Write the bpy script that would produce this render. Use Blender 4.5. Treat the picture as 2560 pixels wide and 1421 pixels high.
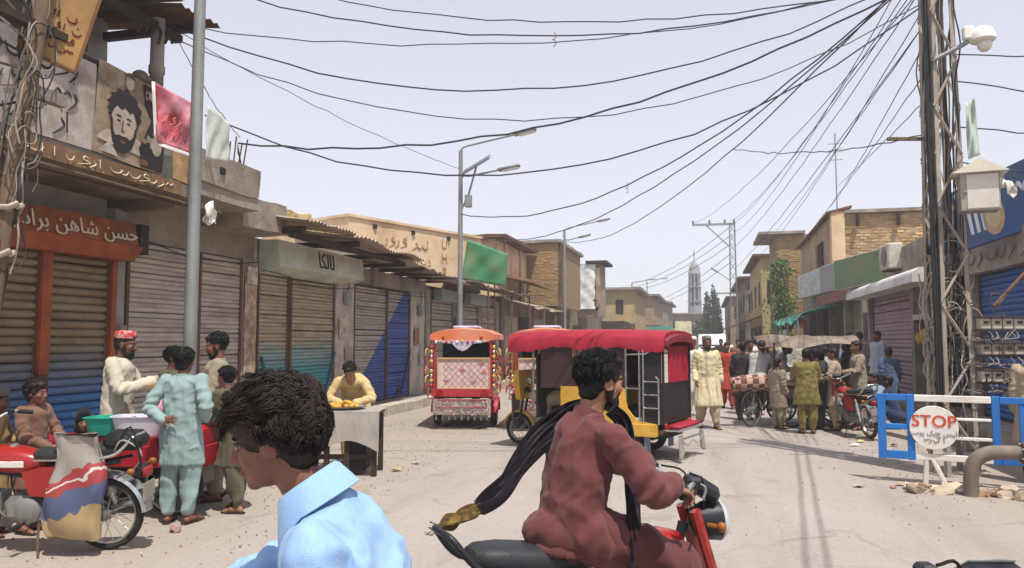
import bpy, bmesh, math, random
import numpy as np
from mathutils import Vector, Matrix, Euler, Quaternion
R = math.radians
sc = bpy.context.scene
for o in list(bpy.data.objects): bpy.data.objects.remove(o)
COL = sc.collection
# ---------------------------------------------------------------- camera
cd = bpy.data.cameras.new('camera'); cam = bpy.data.objects.new('camera', cd); COL.objects.link(cam)
cam.location = (0, 0, 1.65); cam.rotation_euler = (R(90+4.15), 0, R(14.0))
cd.sensor_width = 36; cd.lens = 36*1934/2560; cd.clip_start = .05; cd.clip_end = 3000
sc.camera = cam
# ---------------------------------------------------------------- light
SUN_EL, SUN_AZ = R(66), R(-52)         # sun stands behind the camera, to the right; azimuth measured from +X
W = bpy.data.worlds.new('World'); sc.world = W; W.use_nodes = True
nt = W.node_tree; nt.nodes.clear()
sky = nt.nodes.new('ShaderNodeTexSky'); sky.sky_type = 'NISHITA'; sky.sun_disc = False
sky.sun_elevation = SUN_EL; sky.sun_rotation = R(90)-SUN_AZ
sky.air_density = 1.0; sky.dust_density = .4; sky.ozone_density = 1.5; sky.altitude = 50
hs = nt.nodes.new('ShaderNodeHueSaturation'); hs.inputs['Saturation'].default_value = .4; hs.inputs['Value'].default_value = 1.3
veil = nt.nodes.new('ShaderNodeMix'); veil.data_type = 'RGBA'; veil.inputs[0].default_value = .6; veil.inputs[7].default_value = (5.35, 5.25, 6.05, 1)   # even white heat haze over the clear sky
bg = nt.nodes.new('ShaderNodeBackground'); bg.inputs[1].default_value = .1
wo = nt.nodes.new('ShaderNodeOutputWorld')
nt.links.new(sky.outputs[0], hs.inputs['Color']); nt.links.new(hs.outputs[0], veil.inputs[6]); nt.links.new(veil.outputs[2], bg.inputs[0]); nt.links.new(bg.outputs[0], wo.inputs[0])
sl = bpy.data.lights.new('sun', 'SUN'); sl.energy = 3.5; sl.angle = R(.53); sl.color = (1, .955, .88)
so = bpy.data.objects.new('sun', sl); COL.objects.link(so)
sd = Vector((math.cos(SUN_EL)*math.cos(SUN_AZ), math.cos(SUN_EL)*math.sin(SUN_AZ), math.sin(SUN_EL)))
so.rotation_euler = sd.to_track_quat('Z', 'Y').to_euler(); so.location = (0, 0, 30)
vs = sc.view_settings; vs.view_transform = 'Standard'; vs.look = 'None'; vs.exposure = .62; vs.gamma = 1; vs.use_curve_mapping = False
sc.cycles.max_bounces = 6; sc.cycles.diffuse_bounces = 3; sc.cycles.glossy_bounces = 2; sc.cycles.transparent_max_bounces = 6
sc.cycles.use_denoising = True
rng = random.Random(7)
NR = np.random.RandomState(5)

# ---------------------------------------------------------------- materials
def lin(c):
    """#rrggbb or (r,g,b) in 0..255 -> linear"""
    if isinstance(c, str):
        c = [int(c[i:i+2], 16) for i in (0, 2, 4)]
    return tuple(((v/255)/12.92 if v/255 <= .04045 else ((v/255+.055)/1.055)**2.4) for v in c)
_M = {}
def mat(name, col, rough=.8, var=.18, scale=3.0, bump=.15, bscale=40, metal=0., dirt=None, damt=.5, dscale=1.2, rand=0., spec=.3, stretch=None, sss=0., emit=0., coat=0., fine=.06):
    if name in _M: return _M[name]
    m = bpy.data.materials.new(name); m.use_nodes = True; n = m.node_tree.nodes; l = m.node_tree.links
    b = n['Principled BSDF']; c = lin(col) if (isinstance(col, str) or max(col) > 1.01) else col
    b.inputs['Roughness'].default_value = rough; b.inputs['Metallic'].default_value = metal
    b.inputs['Specular IOR Level'].default_value = spec
    if coat: b.inputs['Coat Weight'].default_value = coat; b.inputs['Coat Roughness'].default_value = .12
    if sss:
        b.inputs['Subsurface Weight'].default_value = sss; b.inputs['Subsurface Radius'].default_value = (.01, .004, .002)
    tc = n.new('ShaderNodeTexCoord'); mp = n.new('ShaderNodeMapping'); l.new(tc.outputs['Object'], mp.inputs[0])
    if stretch: mp.inputs['Scale'].default_value = stretch
    src = mp.outputs[0]
    if rand or True:
        oi = n.new('ShaderNodeObjectInfo'); ad = n.new('ShaderNodeVectorMath'); ad.operation = 'MULTIPLY_ADD'
        cb = n.new('ShaderNodeCombineXYZ'); 
        for i in range(3): l.new(oi.outputs['Random'], cb.inputs[i])
        ad.inputs[1].default_value = (37, 53, 71); l.new(cb.outputs[0], ad.inputs[0]); l.new(src, ad.inputs[2]); src = ad.outputs[0]
    def noise(s, d=5, r=.6):
        t = n.new('ShaderNodeTexNoise'); t.inputs['Scale'].default_value = s; t.inputs['Detail'].default_value = d; t.inputs['Roughness'].default_value = r
        l.new(src, t.inputs['Vector']); return t.outputs[0]
    def mrange(x, a, bb, lo, hi):
        t = n.new('ShaderNodeMapRange'); t.inputs[1].default_value = a; t.inputs[2].default_value = bb; t.inputs[3].default_value = lo; t.inputs[4].default_value = hi
        l.new(x, t.inputs[0]); return t.outputs[0]
    def mul(a, bb):
        t = n.new('ShaderNodeMath'); t.operation = 'MULTIPLY'; l.new(a, t.inputs[0]); l.new(bb, t.inputs[1]); return t.outputs[0]
    f = mrange(noise(scale), .3, .7, 1-var, 1+var)
    f = mul(f, mrange(noise(scale*14, 3), .3, .7, 1-fine, 1+fine))
    if rand: f = mul(f, mrange(oi.outputs['Random'], 0, 1, 1-rand, 1+rand))
    mx = n.new('ShaderNodeVectorMath'); mx.operation = 'SCALE'; mx.inputs[0].default_value = c; l.new(f, mx.inputs['Scale'])
    out = mx.outputs[0]
    if dirt:
        dm = n.new('ShaderNodeMix'); dm.data_type = 'RGBA'; l.new(out, dm.inputs[6]); dm.inputs[7].default_value = (*lin(dirt), 1)
        l.new(mrange(noise(dscale, 8, .68), .5-.18*damt, .78-.2*damt, 0, min(1, .45+damt*.5)), dm.inputs[0]); out = dm.outputs[2]
    l.new(out, b.inputs['Base Color'])
    if bump:
        bp = n.new('ShaderNodeBump'); bp.inputs['Strength'].default_value = bump; bp.inputs['Distance'].default_value = .02
        l.new(noise(bscale, 6), bp.inputs['Height']); l.new(bp.outputs[0], b.inputs['Normal'])
    rr = mrange(noise(scale*3), .3, .7, max(.03, rough-.1), min(1, rough+.1)); l.new(rr, b.inputs['Roughness'])
    if emit:
        l.new(out, b.inputs['Emission Color']); b.inputs['Emission Strength'].default_value = emit
    _M[name] = m; return m
def glass(name, col=(.9, .95, .95), rough=.05, alpha=.25):
    if name in _M: return _M[name]
    m = bpy.data.materials.new(name); m.use_nodes = True; b = m.node_tree.nodes['Principled BSDF']
    b.inputs['Base Color'].default_value = (*col, 1); b.inputs['Roughness'].default_value = rough; b.inputs['Alpha'].default_value = alpha
    _M[name] = m; return m
def cloth(name, col, var=.1, rough=.9, bump=.25, bs=260):
    if name in _M: return _M[name]
    m = mat(name, col, rough=rough, var=var, scale=5, bump=bump, bscale=bs, spec=.12, fine=.05)
    n = m.node_tree.nodes; l = m.node_tree.links; b = n['Principled BSDF']; b.inputs['Sheen Weight'].default_value = .12
    tc = n.new('ShaderNodeTexCoord'); mp = n.new('ShaderNodeMapping'); mp.inputs['Scale'].default_value = (1, 1, .42); mp.inputs['Rotation'].default_value = (.25, .3, .4); l.new(tc.outputs['Object'], mp.inputs[0])
    rg = n.new('ShaderNodeTexNoise'); rg.noise_type = 'RIDGED_MULTIFRACTAL'; rg.inputs['Scale'].default_value = 9; rg.inputs['Detail'].default_value = 2.5; rg.inputs['Roughness'].default_value = .45; rg.inputs['Distortion'].default_value = .35; l.new(mp.outputs[0], rg.inputs['Vector'])
    bp = n.new('ShaderNodeBump'); bp.inputs['Strength'].default_value = .55; bp.inputs['Distance'].default_value = .022; l.new(rg.outputs[0], bp.inputs['Height'])       # small sharp creases
    if b.inputs['Normal'].links: l.new(b.inputs['Normal'].links[0].from_socket, bp.inputs['Normal'])
    l.new(bp.outputs[0], b.inputs['Normal'])
    return m

# ---------------------------------------------------------------- mesh builder
class MB:
    def __init__(s): s.v = []; s.f = []; s.m = []; s.cur = 0
    def add(s, vs, fs, mi=None):
        o = len(s.v); s.v += [tuple(x) for x in vs]; s.f += [tuple(i+o for i in f) for f in fs]
        s.m += [s.cur if mi is None else mi]*len(fs); return s
    def box(s, a, b, mi=None, M=None):
        x0, y0, z0 = a; x1, y1, z1 = b
        vs = [(x0,y0,z0),(x1,y0,z0),(x1,y1,z0),(x0,y1,z0),(x0,y0,z1),(x1,y0,z1),(x1,y1,z1),(x0,y1,z1)]
        if M is not None: vs = [M @ Vector(v) for v in vs]
        return s.add(vs, [(0,3,2,1),(4,5,6,7),(0,1,5,4),(1,2,6,5),(2,3,7,6),(3,0,4,7)], mi)
    def cbox(s, c, d, mi=None, M=None):
        return s.box((c[0]-d[0]/2, c[1]-d[1]/2, c[2]-d[2]/2), (c[0]+d[0]/2, c[1]+d[1]/2, c[2]+d[2]/2), mi, M)
    def bbox(s, c, d, bev=.01, mi=None, M=None):
        """box with chamfered edges"""
        hx, hy, hz = [k/2 for k in d]; bev = min(bev, hx*.9, hy*.9, hz*.9); vs = []; 
        for sx in (-1, 1):
            for sy in (-1, 1):
                for sz in (-1, 1):
                    vs += [(sx*hx, sy*(hy-bev), sz*(hz-bev)), (sx*(hx-bev), sy*hy, sz*(hz-bev)), (sx*(hx-bev), sy*(hy-bev), sz*hz)]
        bm = bmesh.new(); 
        for v in vs: bm.verts.new((v[0]+c[0], v[1]+c[1], v[2]+c[2]))
        bmesh.ops.convex_hull(bm, input=bm.verts); bm.verts.index_update()
        V = [v.co.copy() for v in bm.verts]; Fc = [[v.index for v in f.verts] for f in bm.faces]; bm.free()
        if M is not None: V = [M @ v for v in V]
        return s.add(V, Fc, mi)
    def tube(s, pts, r, n=8, mi=None, cap=True, closed=False):
        """tube along pts; r number or list"""
        P = [Vector(p) for p in pts]; k = len(P); rs = r if isinstance(r, (list, tuple)) else [r]*k
        rings = []; up = None
        for i in range(k):
            if closed: t = P[(i+1) % k]-P[i-1]
            else: t = P[min(i+1, k-1)]-P[max(i-1, 0)]
            if t.length < 1e-9: t = Vector((0, 0, 1))
            t.normalize()
            if up is None:
                up = Vector((0, 0, 1)) if abs(t.z) < .9 else Vector((1, 0, 0))
            u = up - t*up.dot(t)
            if u.length < 1e-6: u = t.orthogonal()
            u.normalize(); w = t.cross(u); up = u
            rings.append([P[i]+(u*math.cos(2*math.pi*j/n)+w*math.sin(2*math.pi*j/n))*rs[i] for j in range(n)])
        vs = [p for q in rings for p in q]; fs = []
        for i in range(k if closed else k-1):
            a = i*n; b = ((i+1) % k)*n
            for j in range(n): fs.append((a+j, b+j, b+(j+1) % n, a+(j+1) % n))
        if cap and not closed: fs += [tuple(range(n)), tuple((k-1)*n+j for j in reversed(range(n)))]
        return s.add(vs, [f[::-1] for f in fs], mi)
    def lathe(s, prof, n=16, mi=None, M=None, cap=True):
        """prof list of (r,z) about Z"""
        vs = []; fs = []
        for (r, z) in prof:
            for j in range(n): a = 2*math.pi*j/n; vs.append(Vector((r*math.cos(a), r*math.sin(a), z)))
        for i in range(len(prof)-1):
            for j in range(n): fs.append((i*n+j, i*n+(j+1) % n, (i+1)*n+(j+1) % n, (i+1)*n+j))
        if cap: fs += [tuple(reversed(range(n))), tuple((len(prof)-1)*n+j for j in range(n))]
        if M is not None: vs = [M @ v for v in vs]
        return s.add(vs, fs, mi)
    def loft(s, rings, mi=None, cap=True, closed=True):
        n = len(rings[0]); vs = [p for q in rings for p in q]; fs = []
        for i in range(len(rings)-1):
            for j in range(n if closed else n-1): fs.append((i*n+j, i*n+(j+1) % n, (i+1)*n+(j+1) % n, (i+1)*n+j))
        if cap: fs += [tuple(reversed(range(n))), tuple((len(rings)-1)*n+j for j in range(n))]
        return s.add(vs, fs, mi)
    def ell(s, c, r, nu=14, nv=10, mi=None, M=None):
        prof = [(math.sin(math.pi*i/nv), -math.cos(math.pi*i/nv)) for i in range(nv+1)]
        prof[0] = (.02, -1); prof[-1] = (.02, 1)
        T = Matrix.Translation(c) @ Matrix.Diagonal((*r, 1)) if M is None else M @ Matrix.Translation(c) @ Matrix.Diagonal((*r, 1))
        return s.lathe(prof, nu, mi, T)
    def prism(s, poly, h, M=None, mi=None):
        """poly of (x,y), extruded z 0..h"""
        n = len(poly); vs = [Vector((x, y, 0)) for x, y in poly]+[Vector((x, y, h)) for x, y in poly]
        fs = [tuple(reversed(range(n))), tuple(range(n, 2*n))]+[(i, (i+1) % n, n+(i+1) % n, n+i) for i in range(n)]
        if M is not None: vs = [M @ v for v in vs]
        return s.add(vs, fs, mi)
    def mesh(s, name, mats):
        me = bpy.data.meshes.new(name); me.from_pydata([tuple(v) for v in s.v], [], s.f)
        if not isinstance(mats, (list, tuple)): mats = [mats]
        for m in mats: me.materials.append(m)
        if len(mats) > 1: me.polygons.foreach_set('material_index', s.m)
        me.update(); return me
    def build(s, name, mats, parent=None, smooth=None, loc=None, rot=None):
        return link(name, s.mesh(name, mats), parent, smooth, loc, rot)
def shade(me, ang=40):
    me.polygons.foreach_set('use_smooth', [True]*len(me.polygons))
    if ang < 179: me.set_sharp_from_angle(angle=R(ang))
def link(name, me, parent=None, smooth=None, loc=None, rot=None):
    o = bpy.data.objects.new(name, me); COL.objects.link(o)
    if smooth: shade(me, smooth)
    if parent is not None: o.parent = parent
    if loc is not None: o.location = loc
    if rot is not None: o.rotation_euler = rot
    return o
def tag(o, label=None, cat=None, group=None, kind=None):
    for k, v in (('label', label), ('category', cat), ('group', group), ('kind', kind)):
        if v: o[k] = v
    return o
def thing(name, label, cat, loc=(0, 0, 0), rz=0, group=None):
    o = bpy.data.objects.new(name, None); COL.objects.link(o); o.empty_display_size = .1
    o.location = loc; o.rotation_euler = (0, 0, rz); return tag(o, label, cat, group)
def struct(o): o['kind'] = 'structure'; return o
def copy_tree(o, parent=None):
    c = o.copy(); COL.objects.link(c); c.parent = parent
    for ch in list(o.children): copy_tree(ch, c)
    return c
def align(a, b):
    """matrix with local Z from a to b, origin at a"""
    a = Vector(a); d = Vector(b)-a
    return Matrix.Translation(a) @ d.to_track_quat('Z', 'Y').to_matrix().to_4x4()
def bez(pts, n=8):
    """Catmull-Rom through pts"""
    P = [Vector(p) for p in pts]; P = [2*P[0]-P[1]]+P+[2*P[-1]-P[-2]]; out = []
    for i in range(1, len(P)-2):
        for k in range(n):
            t = k/n; a, b, c, d = P[i-1:i+3]
            out.append(.5*((2*b)+(c-a)*t+(2*a-5*b+4*c-d)*t*t+(3*b-a-3*c+d)*t**3))
    out.append(P[-2]); return out
# vectorised gradient noise for displacement
_perm = NR.permutation(512); _grad = NR.normal(size=(512, 3)); _grad /= np.linalg.norm(_grad, axis=1)[:, None]
def pnoise(p):
    p = np.asarray(p, float); i = np.floor(p).astype(int); f = p-i; u = f*f*f*(f*(f*6-15)+10); res = 0
    for dx in (0, 1):
        for dy in (0, 1):
            for dz in (0, 1):
                h = _perm[(_perm[(_perm[(i[:, 0]+dx) % 512]+i[:, 1]+dy) % 512]+i[:, 2]+dz) % 512]
                g = _grad[h]; d = np.einsum('ij,ij->i', g, f-np.array([dx, dy, dz]))
                w = (u[:, 0] if dx else 1-u[:, 0])*(u[:, 1] if dy else 1-u[:, 1])*(u[:, 2] if dz else 1-u[:, 2]); res = res+d*w
    return res
# lettering: flat print built as thin text mesh
def text(s, name, m, size, M, parent, thick=.002, shear=0, space=1):
    cu = bpy.data.curves.new(name, 'FONT'); cu.body = s; cu.size = size; cu.extrude = thick; cu.align_x = 'CENTER'; cu.align_y = 'CENTER'; cu.shear = shear; cu.space_character = space; cu.resolution_u = 3
    t = bpy.data.objects.new(name, cu); COL.objects.link(t); dg = bpy.context.evaluated_depsgraph_get()
    me = bpy.data.meshes.new_from_object(t.evaluated_get(dg)); bpy.data.objects.remove(t); bpy.data.curves.remove(cu)
    me.transform(M); me.materials.clear(); me.materials.append(m); me.name = name
    return link(name, me, parent)
_AR = {'ا':(0xFE8D,0xFE8E,0,0),'ب':(0xFE8F,0xFE90,0xFE91,0xFE92),'پ':(0xFB56,0xFB57,0xFB58,0xFB59),'ت':(0xFE95,0xFE96,0xFE97,0xFE98),'ج':(0xFE9D,0xFE9E,0xFE9F,0xFEA0),'ح':(0xFEA1,0xFEA2,0xFEA3,0xFEA4),'خ':(0xFEA5,0xFEA6,0xFEA7,0xFEA8),'د':(0xFEA9,0xFEAA,0,0),'ر':(0xFEAD,0xFEAE,0,0),'ز':(0xFEAF,0xFEB0,0,0),'س':(0xFEB1,0xFEB2,0xFEB3,0xFEB4),'ش':(0xFEB5,0xFEB6,0xFEB7,0xFEB8),'ع':(0xFEC9,0xFECA,0xFECB,0xFECC),'ف':(0xFED1,0xFED2,0xFED3,0xFED4),'ق':(0xFED5,0xFED6,0xFED7,0xFED8),'ک':(0xFB8E,0xFB8F,0xFB90,0xFB91),'گ':(0xFB92,0xFB93,0xFB94,0xFB95),'ل':(0xFEDD,0xFEDE,0xFEDF,0xFEE0),'م':(0xFEE1,0xFEE2,0xFEE3,0xFEE4),'ن':(0xFEE5,0xFEE6,0xFEE7,0xFEE8),'و':(0xFEED,0xFEEE,0,0),'ہ':(0xFEE9,0xFEEA,0xFEEB,0xFEEC),'ی':(0xFBFC,0xFBFD,0xFBFE,0xFBFF),'ٹ':(0xFB66,0xFB67,0xFB68,0xFB69),'ڈ':(0xFB88,0xFB89,0,0)}
def ur(s):
    """joined letter forms, right to left"""
    out = []
    for k, ch in enumerate(s):
        if ch not in _AR: out.append(ch); continue
        pj = k > 0 and s[k-1] in _AR and _AR[s[k-1]][2] != 0
        nj = k+1 < len(s) and s[k+1] in _AR and _AR[ch][2] != 0
        out.append(chr(_AR[ch][3 if pj and nj else 1 if pj else 2 if nj else 0]))
    return ''.join(reversed(out))
def facing(x, y, z, nx, ny):
    """matrix for a plate standing at x,y,z whose local XY plane faces (nx,ny), local Y up"""
    nrm = Vector((nx, ny, 0)).normalized(); up = Vector((0, 0, 1)); r = up.cross(nrm)
    return Matrix(((r.x, up.x, nrm.x, x), (r.y, up.y, nrm.y, y), (r.z, up.z, nrm.z, z), (0, 0, 0, 1)))
# ---------------------------------------------------------------- ground
def ground_mat():
    m = bpy.data.materials.new('dusty_road'); m.use_nodes = True; n = m.node_tree.nodes; l = m.node_tree.links; b = n['Principled BSDF']
    g = n.new('ShaderNodeNewGeometry'); sx = n.new('ShaderNodeSeparateXYZ'); l.new(g.outputs['Position'], sx.inputs[0])
    def noise(s, d=6, r=.6, st=None):
        t = n.new('ShaderNodeTexNoise'); t.inputs['Scale'].default_value = s; t.inputs['Detail'].default_value = d; t.inputs['Roughness'].default_value = r
        if st:
            mp = n.new('ShaderNodeMapping'); mp.inputs['Scale'].default_value = st; mp.inputs['Rotation'].default_value = (0, 0, R(8)); l.new(g.outputs['Position'], mp.inputs[0]); l.new(mp.outputs[0], t.inputs['Vector'])
        else: l.new(g.outputs['Position'], t.inputs['Vector'])
        return t.outputs[0]
    def mr(x, a, bb, lo, hi, sm=False):
        t = n.new('ShaderNodeMapRange'); t.inputs[1].default_value = a; t.inputs[2].default_value = bb; t.inputs[3].default_value = lo; t.inputs[4].default_value = hi
        if sm: t.interpolation_type = 'SMOOTHSTEP'
        l.new(x, t.inputs[0]); return t.outputs[0]
    def mth(op, a, bb):
        t = n.new('ShaderNodeMath'); t.operation = op
        for i, q in enumerate((a, bb)):
            if isinstance(q, (int, float)): t.inputs[i].default_value = q
            else: l.new(q, t.inputs[i])
        return t.outputs[0]
    def mix(f, a, bb):
        t = n.new('ShaderNodeMix'); t.data_type = 'RGBA'
        if isinstance(f, float): t.inputs[0].default_value = f
        else: l.new(f, t.inputs[0])
        for i, q in ((6, a), (7, bb)):
            if isinstance(q, tuple): t.inputs[i].default_value = (*q, 1)
            else: l.new(q, t.inputs[i])
        return t.outputs[2]
    road = (.335, .292, .262); pale = (.375, .332, .302); sand = (.345, .288, .236); dark = (.2, .172, .152)
    c = mix(mr(noise(.35, 6, .65), .35, .65, 0, 1), road, pale)
    c = mix(mth('MULTIPLY', mr(noise(1.1, 8, .7, (1, .14, 1)), .46, .7, 0, 1), .5), c, dark)          # worn tyre lanes along the street
    c = mix(mth('MULTIPLY', mr(noise(2.2, 9, .75), .56, .75, 0, 1), .35), c, sand)                       # drifted dust
    edge = mth('ADD', sx.outputs[0], mth('MULTIPLY', mth('SUBTRACT', noise(.5, 6), .5), 3.2))
    c = mix(mr(edge, -4.6, -2.4, .75, 0, True), c, sand)                                                 # sandy verge by the shops
    c = mix(mr(edge, 1.6, 3.0, 0, .7, True), c, sand)
    st = n.new('ShaderNodeTexVoronoi'); st.inputs['Scale'].default_value = 7; l.new(g.outputs['Position'], st.inputs['Vector'])
    c = mix(mr(st.outputs['Distance'], .03, .06, .55, 0), c, dark)                                        # pebbles
    sp = mr(noise(.9, 6, .65), .6, .72, 0, .6); c = mix(sp, c, dark)
    vc = n.new('ShaderNodeTexVoronoi'); vc.feature = 'DISTANCE_TO_EDGE'; vc.inputs['Scale'].default_value = .45; wv = n.new('ShaderNodeVectorMath'); wv.operation = 'ADD'; l.new(g.outputs['Position'], wv.inputs[0]); nw = n.new('ShaderNodeTexNoise'); nw.inputs['Scale'].default_value = 1.6; nw.inputs['Detail'].default_value = 6; l.new(g.outputs['Position'], nw.inputs['Vector']); l.new(nw.outputs['Color'], wv.inputs[1]); l.new(wv.outputs[0], vc.inputs['Vector'])
    c = mix(mth('MULTIPLY', mr(vc.outputs['Distance'], .004, .016, 1, 0), mr(noise(.4, 3), .45, .6, 0, .55)), c, dark)                                      # oil and water stains
    t = n.new('ShaderNodeVectorMath'); t.operation = 'SCALE'; l.new(c, t.inputs[0]); l.new(mr(noise(26, 5, .7), .25, .75, .86, 1.12), t.inputs['Scale'])
    l.new(t.outputs[0], b.inputs['Base Color']); b.inputs['Roughness'].default_value = .92; b.inputs['Specular IOR Level'].default_value = .15
    bp = n.new('ShaderNodeBump'); bp.inputs['Strength'].default_value = .55; bp.inputs['Distance'].default_value = .03
    h = mth('ADD', mth('MULTIPLY', noise(38, 6, .7), .35), noise(3.5, 8, .65)); l.new(h, bp.inputs['Height']); l.new(bp.outputs[0], b.inputs['Normal'])
    return m
def gz(x, y):
    """ground height: a barely crowned road with a low sandy verge"""
    return 0.0
gb = MB()
xs = [-400, -120, -40]+[-20+.5*i for i in range(81)]+[40, 120, 400]; ys = [-60, -20]+[-4+.5*i for i in range(100)]+[60, 90, 140, 250, 600, 1500]
pv = [(x, y, 0) for y in ys for x in xs]; arr = np.array(pv, float)
hn = pnoise(np.c_[arr[:, 0]*.5, arr[:, 1]*.5, arr[:, 0]*0+.3])*.016+pnoise(np.c_[arr[:, 0]*1.3, arr[:, 1]*1.3, arr[:, 0]*0+7.3])*.006
hn = np.where((abs(arr[:, 0]) < 20) & (arr[:, 1] < 46) & (arr[:, 1] > -4), hn, 0)-.006
arr[:, 2] = hn; nx_ = len(xs)
gb.add(arr.tolist(), [(j*nx_+i, j*nx_+i+1, (j+1)*nx_+i+1, (j+1)*nx_+i) for j in range(len(ys)-1) for i in range(nx_-1)])
struct(gb.build('ground', ground_mat(), smooth=180))
# ---------------------------------------------------------------- shared materials
CONC = mat('concrete', 'a0968b', .9, .16, 1.4, .5, 30, dirt='635850', damt=.65)
PLAST = mat('beige_plaster', 'a2978a', .92, .16, 1.2, .5, 26, dirt='6f6052', damt=.7)
PLASTG = mat('grey_plaster', '9d9891', .92, .14, 1.1, .5, 24, dirt='5f564f', damt=.6, dscale=.8)
PALE = mat('pale_plaster', 'c6bcb0', .92, .12, 1.6, .45, 26, dirt='7e6f66', damt=.6, dscale=2.2)
TAN = mat('tan_plaster', 'ac937a', .92, .14, .9, .4, 22, dirt='7d654f', damt=.55)
CREAM = mat('cream_plaster', 'd8bd9a', .92, .1, .8, .35, 22, dirt='a78360', damt=.4, dscale=.9)
MUD = mat('mud_plaster', '8a7c6d', .95, .2, 1.5, .6, 20, dirt='57493b', damt=.75)
DARKW = mat('dark_wood', '3a2f28', .85, .25, 3, .3, 30, stretch=(1, 6, 6))
WOOD = mat('weathered_wood', '6e5a48', .9, .22, 3, .4, 30, stretch=(8, 8, 1))
STEEL = mat('galvanised_steel', '9aa0a0', .5, .12, 5, .1, 60, metal=.55, dirt='6d655c', damt=.3)
LAMPM = mat('lamp_post_steel', '8e9290', .55, .1, 4, .1, 60, metal=.4, dirt='6b6258', damt=.35)
RUST = mat('rusty_steel', '5d4638', .85, .25, 5, .3, 50, metal=.2, dirt='8a5b3a', damt=.4)
TIN = mat('tin_sheet', 'b9aa98', .55, .12, 2, .1, 40, metal=.35, dirt='8a6a4e', damt=.5, rand=.12)
BLACK = mat('black_rubber', '1d1c1c', .7, .2, 6, .15, 60)
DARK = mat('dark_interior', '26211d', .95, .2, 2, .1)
ORANGE = mat('orange_paint', 'a14f2a', .65, .16, 2.5, .2, 30, dirt='5f3a28', damt=.55, dscale=2.4)
LETTER = mat('pale_lettering', 'd9cdb4', .7, .1, 6, 0)
INK = mat('dark_lettering', '2b2326', .8, .1, 6, 0)
STRAW = mat('straw_debris', 'c9b07a', .95, .2, 6, .5, 60, dirt='8e764d', damt=.4)
def paint(name, base, top, a, bb, soft, amp, rough=.55, metal=.15, rust='6b5443', lo=0.):
    """two-tone painted steel: `top` covers where dot(world position, a) > bb, with a ragged brushed edge"""
    if name in _M: return _M[name]
    m = mat(name, base, rough, .14, 2, .08, 50, metal, dirt=rust, damt=.34, dscale=1.7, rand=.1)
    n = m.node_tree.nodes; l = m.node_tree.links; b = n['Principled BSDF']; old = b.inputs['Base Color'].links[0].from_socket
    g = n.new('ShaderNodeNewGeometry'); d = n.new('ShaderNodeVectorMath'); d.operation = 'DOT_PRODUCT'; d.inputs[1].default_value = a; l.new(g.outputs['Position'], d.inputs[0])
    t = n.new('ShaderNodeTexNoise'); t.inputs['Scale'].default_value = 3.5; t.inputs['Detail'].default_value = 7; l.new(g.outputs['Position'], t.inputs['Vector'])
    ma = n.new('ShaderNodeMath'); ma.operation = 'MULTIPLY_ADD'; ma.inputs[1].default_value = amp; l.new(t.outputs[0], ma.inputs[0]); l.new(d.outputs['Value'], ma.inputs[2])
    mr = n.new('ShaderNodeMapRange'); mr.inputs[1].default_value = bb+amp*.5; mr.inputs[2].default_value = bb+amp*.5+soft; mr.inputs[3].default_value = lo; mr.inputs[4].default_value = .92; l.new(ma.outputs[0], mr.inputs[0])
    mx = n.new('ShaderNodeMix'); mx.data_type = 'RGBA'; l.new(mr.outputs[0], mx.inputs[0]); l.new(old, mx.inputs[6])
    sc2 = n.new('ShaderNodeVectorMath'); sc2.operation = 'SCALE'; sc2.inputs[0].default_value = lin(top)
    m2 = n.new('ShaderNodeMapRange'); m2.inputs[1].default_value = .3; m2.inputs[2].default_value = .7; m2.inputs[3].default_value = .72; m2.inputs[4].default_value = 1.2; l.new(t.outputs[0], m2.inputs[0]); l.new(m2.outputs[0], sc2.inputs['Scale'])
    l.new(sc2.outputs[0], mx.inputs[7]); l.new(mx.outputs[2], b.inputs['Base Color']); return m

# ---------------------------------------------------------------- facade pieces
def shutter(parent, xf, side, y0, y1, z0, z1, n, m, depth=.022, label=None):
    """roller shutter: a part with every slat its own piece"""
    h = (z1-z0)/n; k = 5; vs = []; fs = []
    for e, y in enumerate((y0+.01, y1-.01)):
        for i in range(k+1):
            t = i/k; vs.append((side*(.012+depth*math.sin(math.pi*t)**.8), y, h*t*.97))
        vs.append((side*-.004, y, h*.97)); vs.append((side*-.004, y, 0))
    q = k+3
    for i in range(q): fs.append((i, (i+1) % q, q+(i+1) % q, q+i))
    fs += [tuple(reversed(range(q))), tuple(range(q, 2*q))]
    sm = MB().add(vs, fs).mesh('slat', m); shade(sm, 50)
    fr = MB()
    for y in (y0-.02, y1-.03): fr.box((min(xf, xf+side*.05), y, z0-.02), (max(xf, xf+side*.05), y+.05, z1))
    fr.box((min(xf, xf+side*.045), y0+.03, z0-.03), (max(xf, xf+side*.045), y1-.03, z0-.004))
    s = fr.build('shutter', RUST, parent)
    if label: s['label'] = label
    for i in range(n): link('slat', sm, s, loc=(xf+side*rng.uniform(-.0015, .0015), 0, z0+i*h+rng.uniform(-.001, .001)), rot=(rng.uniform(-.0008, .0008), rng.uniform(-.018, .018), 0))
    return s
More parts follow.
